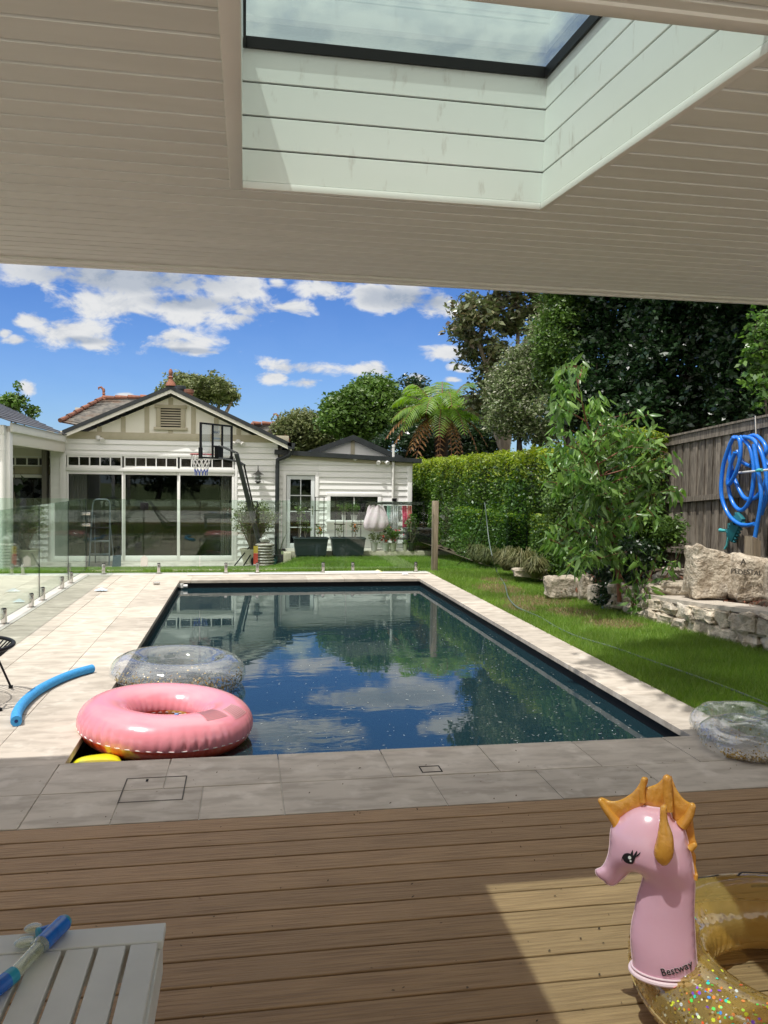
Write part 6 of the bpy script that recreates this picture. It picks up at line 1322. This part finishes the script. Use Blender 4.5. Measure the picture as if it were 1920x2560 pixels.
# clear ring behind it
cr = thing('clear_swim_ring', (-.5, 6.8, .0), 'transparent swim ring with gold flecks floating behind the pink one', 'swim ring')
MC = tilt((-.53, 6.86, -.01), 0, 2, 0); RC, rC = .385, .165; torus(MC, RC, rC, cr, 'ring', 'vinyl_clear', .85, 200, 40, .010, 60)
MB().tube([onT(MC, RC, rC, a, -.1, .85, 0) for a in np.linspace(0, 2*math.pi, 90, endpoint=False)], .003, 5, closed=True).build('seam', 'vinyl_clear', cr, smooth=True)
def glitter(par, M, R_, r_, n_, size, m, phs, ths, sq=.86, seed=1, name='glitter', inner=.975, mis=None):
    rng = np.random.default_rng(seed); V = []; F = []
    for i in range(n_):
        ph = rng.uniform(*phs) if rng.random() < .5 or len(phs) == 2 and True else 0; th = rng.normal(ths[0], ths[1]); p = np.array(onT(M, R_, r_*inner, ph, th, sq, 0)); nn = p-np.array(M @ Vector((R_*math.cos(ph), R_*math.sin(ph), 0))); nn /= np.linalg.norm(nn)+1e-9; nn += rng.normal(size=3)*.25; nn /= np.linalg.norm(nn)
        a = np.cross(nn, [0.3, .2, 1.]); a /= np.linalg.norm(a); b = np.cross(nn, a); s = size*rng.uniform(.6, 1.35); k = len(V)
        V += [p+(a*math.cos(j*math.pi/3)+b*math.sin(j*math.pi/3))*s for j in range(6)]; F.append([k+j for j in range(6)])
    return npmesh(name, np.array(V), np.array(F), m, parent=par, kind='stuff')
def flakemat(name, cols, rough=.3, metal=.3):
    m, n = newmat(name); rnd = n('ShaderNodeNewGeometry').outputs['Random Per Island']; cr_ = n('ShaderNodeValToRGB', {0: rnd}); cr_.color_ramp.interpolation = 'CONSTANT'; e = cr_.color_ramp.elements
    while len(e) < len(cols): e.new(.5)
    for i, c in enumerate(cols): e[i].position = i/len(cols); e[i].color = (*c, 1)
    n('ShaderNodeOutputMaterial', {'Surface': n('ShaderNodeBsdfPrincipled', {'Base Color': cr_.outputs[0], 'Roughness': rough, 'Metallic': metal})})
flakemat('flake_gold', [(.55, .36, .08), (.42, .26, .06), (.65, .46, .14), (.25, .15, .05), (.7, .6, .4)], .3, .6)
flakemat('flake_rainbow', [(.9, .12, .03), (.95, .55, .03), (.85, .85, .05), (.12, .8, .12), (.05, .75, .55), (.1, .35, .95), (.35, .12, .85), (.95, .3, .08), (.6, .9, .1), (.8, .8, .85)], .35, .0)
glitter(cr, MC, RC, rC, 1500, .0065, 'flake_gold', (3.7, 6.0), (-.2, .35), seed=5); glitter(cr, MC, RC, rC, 160, .005, 'flake_gold', (0, 6.28), (.6, .7), seed=6, name='flecks')
# yellow float peeping over the near edge
yf = thing('yellow_float', (-.84, 4.86, -.06), 'small yellow float wedged under the pink ring at the near corner', 'pool float'); mb = MB(); rock(mb, (-.83, 4.84, -.09), (.14, .15, .055), .2, 3, .03, 2, 3, 36, 16); mb.build('float', mat('vinyl_yellow', (.72, .72, .02), .3, coat=.4), yf, smooth='full')
# two clear rings lying on the right paving
for i, (c, ax, ay, az, R_, r_, lab) in enumerate((((3.0, 4.40, .072), 2, -2, 20, .205, .080, 'clear inflatable with heaped gold flecks lying on the right paving'), ((3.10, 4.66, .082), 3, -3, -20, .20, .083, 'second clear inflatable ring behind it, half on the lawn'))):
    t = thing('clear_swim_ring', (c[0], c[1], 0), lab, 'swim ring'); M_ = tilt(c, ax, ay, az); torus(M_, R_, r_, t, 'ring', 'vinyl_clear', .9, 150, 36, .012, 30, amp=.16)
    glitter(t, M_, R_, r_, 1300 if i == 0 else 300, .0045, 'flake_gold', (3.3, 4.5), (-1.1, .5), .9, 7+i, inner=.95); glitter(t, M_, R_, r_, 120, .0045, 'flake_gold', (2.4, 5), (0, 2), .9, 17+i, 'flecks', .96)
# blue pool noodle
nd = thing('pool_noodle', (-1.35, 6, .03), 'curved blue foam pool noodle lying on the left paving', 'pool noodle'); P = smooth_path([Vector((pix(x, y, Z=.034).x, pix(x, y, Z=.034).y, .034)) for x, y in ((35, 1558), (37, 1540), (52, 1517), (80, 1493), (120, 1471), (160, 1455), (199, 1444))])
MB().tube(P, .034, 20).build('noodle', mat('foam_blue', (.035, .27, .62), .75, (.05, .33, .68), 60, bump=.25), nd, smooth=True)
d = (P[0]-P[1]).normalized(); MB().tube([P[0]+d*.0005, P[0]+d*.0015], .011, 14).build('hole', mat('foam_hole', (.01, .03, .14), .9), nd)
# black string chair at the left edge
ch = thing('string_chair', (-2.0, 6.0, 0), 'black round woven string chair on thin metal legs at the left edge', 'chair')
def rim(a, k=1.0): c, s_ = math.cos(a), math.sin(a); return Vector((-1.99+.39*c*k, 6.02+.37*s_*k, .40+.42*max(0, .25-c)**1.4*k))
MB().tube([rim(a) for a in np.linspace(0, 2*math.pi, 48, endpoint=False)], .014, 10, closed=True).build('rim', 'black_metal', ch, smooth=True)
mb = MB()
for a in np.linspace(0, 2*math.pi, 46, endpoint=False): mb.tube([rim(a), rim(a, .8)-Vector((0, 0, .07)), rim(a, .35)-Vector((0, 0, .13)), Vector((-2.0, 6.02, .27))], .006, 5)
mb.build('woven_cords', 'black_metal', ch, smooth=True)
for fx, fy, tx, ty in ((-1.715, 6.41, -1.80, 6.25), (-1.62, 5.79, -1.74, 5.86), (-2.35, 6.25, -2.2, 6.15), (-2.3, 5.75, -2.18, 5.88)):
    lg = MB().tube([(tx, ty, .36), (fx, fy, .012)], .008, 8).build('leg', 'black_metal', ch, smooth=True); MB().lathe([(0, 0), (.016, 0), (.016, .02), (0, .022)], (fx, fy, .001), 10).build('foot', 'black_metal', lg, smooth=True)
MB().tube([(-1.80+.39*math.cos(a)*.75-.19, 6.02+.3*math.sin(a), .2) for a in np.linspace(0, 2*math.pi, 30, endpoint=False)], .006, 6, closed=True).build('brace_ring', 'black_metal', ch, smooth=True)
# white slatted table, near left
mat('table_white', (.68, .70, .68), .55, (.62, .64, .62), 5, bump=.03)
TX, TYF, TZ = -.192, 2.117, .45; e1 = pix(355, 2033, Z=TZ).y
tb_ = thing('slatted_table', (-.62, 1.75, 0), 'low white slatted timber table in the near left corner', 'table')
MB().bbox(-1.22, TX, e1+.003, TYF, TZ-.022, TZ, .003).build('end_board', 'table_white', tb_)
sw = pix(352, 2045, Z=TZ).x-pix(283, 2051, Z=TZ).x; x = TX-.012; k = 0
while x > -1.2: MB().bbox(x-sw+.011, x, 1.32, e1-.003, TZ-.022, TZ, .003).build('slat', 'table_white', tb_); x -= sw; k += 1
MB().bbox(-1.22, TX, 1.23, 1.315, TZ-.022, TZ, .003).build('end_board', 'table_white', tb_)
for x in (TX-.024, -1.21): MB().bbox(x, x+.018, 1.26, TYF-.02, TZ-.12, TZ-.0225, .002).build('apron', 'table_white', tb_)
MB().bbox(-1.19, TX-.026, TYF-.05, TYF-.03, TZ-.12, TZ-.0225, .002).build('apron', 'table_white', tb_); MB().bbox(-1.19, TX-.026, 1.7, 1.74, TZ-.07, TZ-.0225, .002).build('cross_rail', 'table_white', tb_)
for x in (TX-.08, -1.2):
    for y in (1.27, TYF-.10): MB().bbox(x, x+.055, y, y+.055, .0, TZ-.0225 if False else TZ-.121, .004).build('leg', 'table_white', tb_)
# bubble wands on the table
mat('wand_blue', (.005, .10, .50), .25, (.01, .16, .6), 30, coat=.4); mat('wand_teal', (.02, .30, .45), .3); vinyl('wand_clear', (.88, .90, .78), (.62, .66, .50), .35, rough=.1)
W1 = thing('bubble_wand', (-.55, 2.0, TZ), 'long blue ended bubble wand lying across the table corner', 'bubble wand'); zz = TZ+.021
wp = lambda x, y, z=zz: Vector((pix(x, y, Z=z).x, pix(x, y, Z=z).y, z))
a, b, c_, d_ = wp(136, 1995, zz+.002), wp(90, 2040), wp(30, 2105), wp(-40, 2160)
MB().tube([a, b], [.021, .021], 16).build('handle', 'wand_blue', W1, smooth=True); MB().tube([a+(a-b).normalized()*.012, a+(a-b).normalized()*.0005], [.017, .021], 16).build('cap', 'wand_teal', W1, smooth=True)
MB().tube([b+(c_-b)*.0, b+(c_-b)*.12], [.021, .017], 16).build('collar', 'wand_clear', W1, smooth=True); MB().tube([b.lerp(c_, .12+.88*i/24) for i in range(25)], [.016 if i % 2 else .0145 for i in range(25)], 14).build('ribbed_tube', 'wand_clear', W1, smooth=True)
MB().tube([c_, c_.lerp(d_, .25)], .0185, 16).build('collar', 'wand_teal', W1, smooth=True); MB().tube([c_.lerp(d_, .25), d_], .0190, 16).build('handle', 'wand_blue', W1, smooth=True)
W2 = thing('bubble_wand', (-.55, 2.1, TZ), 'shorter blue wand with a clear clover ring lying beneath', 'bubble wand'); a2, b2 = wp(118, 2008, TZ+.017), wp(80, 2020, TZ+.017)
MB().tube([a2, b2.lerp(a2, .2)], .016, 14).build('handle', 'wand_blue', W2, smooth=True); MB().tube([b2.lerp(a2, .19), b2], .017, 14).build('collar', 'wand_teal', W2, smooth=True)
for x, y, r_ in ((72, 2004, .022), (55, 2034, .026), (76, 2040, .014)): p = wp(x, y, TZ+.014); MB().sphere(p, (r_, r_, .007), 18, 8).build('clover_lobe', 'wand_clear', W2, smooth=True)

# ------------------------------------------------------------------ seahorse float
sh = thing('seahorse_float', (1.66, 2.13, 0), 'pink seahorse headed swim ring with orange fins and glittery gold tube', 'swim ring')
RS, rS = .400, .128; MS = tilt((1.685, 2.120, .116), 0, 0, 0)
torus(MS, RS, rS, sh, 'ring', ['vinyl_gold', 'vinyl_gold_base'], .92, 220, 48, .012, 70, lambda th: 1 if math.pi*1.0+.35 < th < math.pi*2-.25 else 0)
MB().tube([onT(MS, RS, rS, a, -.2, .92, 0) for a in np.linspace(0, 2*math.pi, 120, endpoint=False)], .003, 5, closed=True).build('seam', 'vinyl_gold_base', sh, smooth=True)
glitter(sh, MS, RS, rS, 520, .0042, 'flake_rainbow', (3.35, 5.0), (.75, .5), .92, 31, 'bright_glitter', 1.012); glitter(sh, MS, RS, rS, 40, .0048, 'flake_rainbow', (2.0, 3.6), (.9, .5), .92, 32, 'bright_glitter', 1.0)
glitter(sh, MS, RS, rS, 2600, .0032, 'flake_gold', (2.2, 5.6), (.4, .9), .92, 33, 'gold_glitter', 1.006); glitter(sh, MS, RS, rS, 36, .0045, 'flake_rainbow', (1.6, 2.6), (.6, .6), .92, 34, 'bright_glitter', 1.0)
def inkline(pts, w=.0035): MB().tube([onT(MS, RS, rS, a, t_, .92, .001) for a, t_ in smooth_path([Vector((a, t_, 0)) for a, t_ in pts]) for a, t_ in ((a, t_),)] if False else [onT(MS, RS, rS, v.x, v.y, .92, .001) for v in smooth_path([Vector((a, t_, 0)) for a, t_ in pts])], w, 6, flat=.4).build('printed_curl', 'black_ink', sh, smooth=True)
inkline([(4.55, .95), (4.75, .75), (4.9, .45), (4.98, .1), (5.0, -.3)], .006); inkline([(1.95, .9), (1.88, 1.15), (1.98, 1.35)]); inkline([(1.88, 1.15), (1.75, 1.32), (1.66, 1.3)]); inkline([(1.52, 1.5), (1.42, 1.1), (1.36, .8)]); inkline([(1.42, 1.05), (1.2, 1.0), (1.05, .7), (1.1, .35), (1.3, .2)], .0045)
NA = R(30.5); PU = Vector((math.cos(NA), -math.sin(NA), 0)); PN = Vector((-math.sin(NA), -math.cos(NA), 0)); PO = Vector((1.305, 2.06, 0))
def sq_(zx, zy):
    d = ray((1400+zx/3.1154)/1.15732, (1850+zy/3.1154)/1.15732); o = Vector((0, 0, CH)); t_ = (PO-o).dot(PN)/d.dot(PN); p = o+d*t_; return ((p-PO).dot(PU), p.z)
def W3(u, z, d=0): return PO+PU*u+PN*d+Vector((0, 0, z))
def inside(px_, py_, poly):
    c = np.zeros(px_.shape, bool); n_ = len(poly); j = n_-1
    for i in range(n_):
        xi, yi = poly[i]; xj, yj = poly[j]; c ^= ((yi > py_) != (yj > py_)) & (px_ < (xj-xi)*(py_-yi)/((yj-yi) or 1e-12)+xi); j = i
    return c
def smpoly(P, sub=4): 
    n_ = len(P); out = []
    for i in range(n_):
        p0, p1, p2, p3 = [Vector((*P[(i+k) % n_], 0)) for k in (-1, 0, 1, 2)]
        for k in range(sub): t_ = k/sub; v = .5*((2*p1)+(p2-p0)*t_+(2*p0-5*p1+4*p2-p3)*t_*t_+(3*p1-p0-3*p2+p3)*t_**3); out.append((v.x, v.y))
    return out
def inflate(zpts, name, m, c=.8, s=.006, off=0, zcut=None, par=None, cap=None, sub=4, wrinkle=0, it=2500, zs=None):
    poly = smpoly([sq_(*p) for p in zpts], sub); A_ = np.array(poly); lo, hi = A_.min(0)-2*s, A_.max(0)+2*s; g = s*.5; nx, ny = int((hi[0]-lo[0])/g)+2, int((hi[1]-lo[1])/g)+2
    X, Y = np.meshgrid(lo[0]+np.arange(nx)*g, lo[1]+np.arange(ny)*g); ins = inside(X, Y, poly); u = np.zeros_like(X); 
    for _ in range(it):
        un = .25*(np.roll(u, 1, 0)+np.roll(u, -1, 0)+np.roll(u, 1, 1)+np.roll(u, -1, 1))+g*g*.25*1.0; u = np.where(ins, un, 0)
    h = c*np.sqrt(np.maximum(2*u, 0))
    if cap: h = cap*(1-np.exp(-h/cap))
    def H(a, b):
        fx, fy = (a-lo[0])/g, (b-lo[1])/g; i, j = int(fx), int(fy); fx -= i; fy -= j; i = min(max(i, 0), nx-2); j = min(max(j, 0), ny-2)
        return (h[j, i]*(1-fx)*(1-fy)+h[j, i+1]*fx*(1-fy)+h[j+1, i]*(1-fx)*fy+h[j+1, i+1]*fx*fy)*(zs(b) if zs else 1)
    ii = np.argwhere(ins); pts = [Vector(p) for p in poly]; n0 = len(pts)
    gx = np.arange(lo[0], hi[0], s); gy = np.arange(lo[1], hi[1], s*.87); 
    GX, GY_ = [], []
    for r_i, yv in enumerate(gy):
        for xv in gx+(s*.5 if r_i % 2 else 0): GX.append(xv); GY_.append(yv)
    GX, GY_ = np.array(GX), np.array(GY_); k_ = inside(GX, GY_, poly); GX, GY_ = GX[k_], GY_[k_]
    PA = np.array(poly)
    d2 = ((GX[:, None]-PA[None, :, 0])**2+(GY_[:, None]-PA[None, :, 1])**2).min(1); k_ = d2 > (s*.45)**2; 
    pts += [Vector((a, b)) for a, b in zip(GX[k_], GY_[k_])]
    vs, es, fs, ov, oe, of = delaunay_2d_cdt(pts, [], [list(range(n0))], 1, 1e-7)
    V = []; F = []; nb = len(vs); bset = set(i for i, o_ in enumerate(ov) if any(q < n0 for q in o_))
    for v in vs:
        hh = H(v.x, v.y); 
        if wrinkle: hh *= 1+wrinkle*NZ.noise(Vector((v.x*70, v.y*30, off*9)))
        V.append(W3(v.x, v.y, off+hh))
    for v in vs: V.append(W3(v.x, v.y, off-H(v.x, v.y)))
    for i in bset: V[i+nb] = V[i] = W3(vs[i].x, vs[i].y, off)
    for f in fs:
        if zcut is not None and sum(vs[i].y for i in f)/3 < zcut: continue
        F.append(list(f)); F.append([i+nb for i in f][::-1])
    mb = MB(); mb.v = [tuple(v) for v in V]; mb.f = F; mb.mi = [0]*len(F); o = mb.build(name, m, par or sh, smooth='full', fix=False)
    bm = bmesh.new(); bm.from_mesh(o.data); bmesh.ops.remove_doubles(bm, verts=bm.verts, dist=1e-5); bmesh.ops.delete(bm, geom=[v for v in bm.verts if not v.link_faces], context='VERTS'); bmesh.ops.recalc_face_normals(bm, faces=bm.faces); bm.to_mesh(o.data); bm.free()
    o.data.polygons.foreach_set('use_smooth', [True]*len(o.data.polygons)); return o, H
mat('seahorse_pink', (.76, .40, .52), .22, (.76, .42, .54), 3, bump=.12, bscale=7, spec=.55, coat=.4, sub=.1)
mat('fin_orange', (.64, .29, .045), .27, (.60, .25, .04), 12, bump=.25, bscale=40, spec=.55, coat=.4)
BODY = [(276, 1018), (290, 1005), (325, 988), (352, 950), (376, 885), (388, 800), (392, 720), (405, 670), (440, 630), (490, 583), (560, 535), (640, 513), (720, 523), (790, 533), (850, 555), (880, 620), (930, 650), (965, 685), (990, 760), (1008, 850), (1025, 910), (1040, 1000), (1050, 1100), (1049, 1200), (1044, 1300), (1046, 1400), (1051, 1500), (1057, 1600), (1066, 1720), (1080, 1800), (1085, 1960), (1085, 2080), (560, 2080), (560, 1960), (566, 1800), (562, 1700), (553, 1600), (551, 1500), (562, 1400), (580, 1330), (602, 1220), (632, 1120), (646, 1065), (638, 1030), (615, 1010), (580, 1010), (540, 1032), (485, 1082), (432, 1124), (395, 1132), (358, 1116), (345, 1096), (318, 1080), (285, 1050)]
zb_cut = sq_(820, 1800)[1]; Z_N = sq_(640, 1110)[1]
body, HB = inflate(BODY, 'head_and_neck', 'seahorse_pink', .90, .007, 0, zb_cut, it=9000, zs=lambda z: .72+.40*sm((z-Z_N)/.09)+.10*sm((Z_N-.08-z)/.15))
uL, uR = sq_(566, 1745)[0], sq_(1076, 1745)[0]; um, ur = (uL+uR)/2, (uR-uL)/2; hd = HB(um, zb_cut+.03)
for nm, o_, dz_, rr in (('base_flange', .006, 0.0, .007), ('base_weld', .003, .012, .003)):
    MB().tube([W3(um+(ur+o_)*math.cos(a), zb_cut+dz_+.008*math.cos(a), (hd+o_)*math.sin(a)) for a in np.linspace(0, 2*math.pi, 80, endpoint=False)], rr, 8, closed=True).build(nm, mat('seam_pink', (.84, .60, .67), .35), sh, smooth=True)
mb = MB(); mb.poly([W3(um+ur*math.cos(a), zb_cut-.002, hd*math.sin(a)) for a in np.linspace(0, 2*math.pi, 60, endpoint=False)]); mb.build('neck_base', 'seam_pink', sh, fix=False)
f1, _ = inflate([(303, 462), (318, 446), (345, 452), (400, 474), (470, 465), (560, 412), (615, 345), (632, 302), (662, 288), (684, 298), (682, 335), (668, 372), (650, 440), (655, 505), (600, 535), (545, 560), (490, 592), (445, 640), (420, 700), (412, 640), (385, 585), (340, 520), (306, 482)], 'forehead_fin', 'fin_orange', .32, .005, .0, cap=.018, wrinkle=.5, it=1500)
f2, _ = inflate([(650, 380), (700, 366), (760, 342), (812, 292), (835, 300), (845, 420), (850, 560), (790, 540), (700, 530), (640, 515), (645, 450)], 'crest_fin', 'fin_orange', .25, .005, -.006, cap=.014, wrinkle=.6, it=1500)
f3, _ = inflate([(862, 282), (885, 330), (912, 392), (960, 458), (1015, 492), (1042, 495), (1050, 520), (1040, 580), (1000, 650), (975, 690), (930, 665), (885, 640), (872, 560), (862, 420)], 'nape_fin', 'fin_orange', .25, .005, -.004, cap=.014, wrinkle=.6, it=1500)
f4, _ = inflate([(985, 640), (1030, 610), (1042, 680), (1052, 760), (1064, 800), (1062, 830), (1035, 862), (1058, 900), (1058, 980), (1072, 1040), (1070, 1080), (1052, 1100), (1040, 1040), (1022, 930), (1000, 850), (980, 750)], 'back_fin', 'fin_orange', .25, .005, -.004, cap=.014, wrinkle=.6, it=1500)
def spike(pts, rad, off, nm='fin_rib', par=None):
    P = smooth_path([W3(*sq_(*p), off) for p in pts]); n_ = len(P); rs = [rad[0]+(rad[1]-rad[0])*i/(n_-1) for i in range(n_)]
    P = [P[0]-(P[1]-P[0]).normalized()*rs[0]*k for k in (.95, .75, .4)]+P; rs = [rs[0]*.25, rs[0]*.62, rs[0]*.92]+rs
    MB().tube(P, rs, 16).build(nm, 'fin_orange', par or sh, smooth=True)
spike([(318, 470), (370, 545), (430, 620), (450, 650)], (.0085, .018), .004, par=f1); spike([(655, 305), (640, 400), (645, 480)], (.008, .010), .002, par=f1)
spike([(835, 290), (840, 400), (848, 540)], (.0125, .0135), .012, par=f2); spike([(1030, 508), (1000, 590), (945, 660)], (.0100, .017), .006, par=f3); spike([(1048, 812), (1010, 842)], (.008, .012), .004, par=f4); spike([(1062, 1050), (1055, 1085)], (.005, .006), .002, par=f4)
he = HB(*sq_(820, 700)); ear, HE = inflate([(788, 440), (798, 418), (820, 410), (840, 425), (846, 520), (862, 575), (885, 640), (894, 730), (884, 805), (850, 858), (815, 870), (775, 845), (745, 800), (742, 745), (765, 650), (782, 545)], 'ear', 'fin_orange', .95, .005, he+.026, it=2500)
sp_ = [sq_(*p) for p in BODY]; ol = [W3(u, z, 0) for u, z in smpoly(sp_, 5) if z > zb_cut+.01]; k0 = max(range(len(ol)), key=lambda i: (ol[i]-ol[i-1]).length); ol = ol[k0:]+ol[:k0]; MB().tube(ol, .0017, 6).build('weld_seam', 'seam_pink', sh, smooth=True)
# eye, painted on the near side of the head
def decal(polyz, nm, m, lift=.0015, sub=4):
    poly = smpoly([sq_(*p) for p in polyz], sub) if sub > 1 else [sq_(*p) for p in polyz]; A_ = np.array(poly); lo, hi = A_.min(0), A_.max(0); s = .0025; gx, gy = np.meshgrid(np.arange(lo[0], hi[0], s), np.arange(lo[1], hi[1], s)); k_ = inside(gx, gy, poly); pts = [Vector(p) for p in poly]; n0 = len(pts); pts += [Vector((a, b)) for a, b in zip(gx[k_], gy[k_])]
    vs, es, fs, ov, oe, of = delaunay_2d_cdt(pts, [], [list(range(n0))], 1, 1e-7); mb = MB(); mb.v = [tuple(W3(v.x, v.y, HB(v.x, v.y)+lift)) for v in vs]; mb.f = [list(f) for f in fs]; mb.mi = [0]*len(mb.f); return mb.build(nm, m, sh, smooth='full', fix=False)
ey = decal([(494, 872), (497, 838), (515, 808), (545, 797), (575, 803), (600, 812), (640, 778), (625, 806), (603, 822), (592, 850), (580, 876), (552, 882), (525, 876), (510, 862), (502, 846), (499, 858)], 'eye', 'black_ink')
decal([(562, 808), (580, 768), (583, 800), (578, 815)], 'eyelash', 'black_ink'); decal([(585, 812), (613, 770), (610, 800), (596, 818)], 'eyelash', 'black_ink')
cir = lambda x, y, r_: [(x+r_*math.cos(a), y+r_*1.05*math.sin(a)) for a in np.linspace(0, 2*math.pi, 12, endpoint=False)]
mat('eye_white', (.86, .84, .84), .4); decal(cir(557, 828, 13), 'eye_glint', 'eye_white', .0026, 1); decal(cir(564, 854, 8), 'eye_glint', 'eye_white', .0026, 1)
# printed maker's name on the neck
L0, L1_ = sq_(795, 1712), sq_(1028, 1680); cu0, cz0 = (L0[0]+L1_[0])/2, (L0[1]+L1_[1])/2; an = math.atan2(L1_[1]-L0[1], L1_[0]-L0[0]); wt = math.hypot(L1_[0]-L0[0], L1_[1]-L0[1])
for nm, m, bold, lift in (('lettering_outline', 'seam_pink', .10, .0022), ('lettering', 'black_ink', .03, .0045)):
    cu_ = bpy.data.curves.new('t', 'FONT'); cu_.body = 'Bestway'; cu_.size = 1; cu_.align_x = 'CENTER'; cu_.align_y = 'CENTER'; cu_.offset = bold*.35; cu_.space_character = 1.02; cu_.resolution_u = 3
    o = bpy.data.objects.new('t', cu_); COL.objects.link(o); bpy.context.view_layer.update(); me = bpy.data.meshes.new_from_object(o.evaluated_get(bpy.context.evaluated_depsgraph_get())); bpy.data.objects.remove(o)
    bm = bmesh.new(); bm.from_mesh(me); bmesh.ops.triangulate(bm, faces=bm.faces); bmesh.ops.subdivide_edges(bm, edges=[e for e in bm.edges if e.calc_length() > .12], cuts=2); bmesh.ops.triangulate(bm, faces=bm.faces)
    xs_ = [v.co.x for v in bm.verts]; k_ = wt/(max(xs_)-min(xs_)); 
    mb = MB(); bm.verts.index_update()
    for v in bm.verts: a_, b_ = v.co.x*k_, v.co.y*k_*1.18; u_, z_ = cu0+a_*math.cos(an)-b_*math.sin(an), cz0+a_*math.sin(an)+b_*math.cos(an); mb.pt(W3(u_, z_, HB(u_, z_)+lift))
    for f in bm.faces: mb.face([v.index for v in f.verts])
    bm.free(); mb.build(nm, m, sh, fix=False)
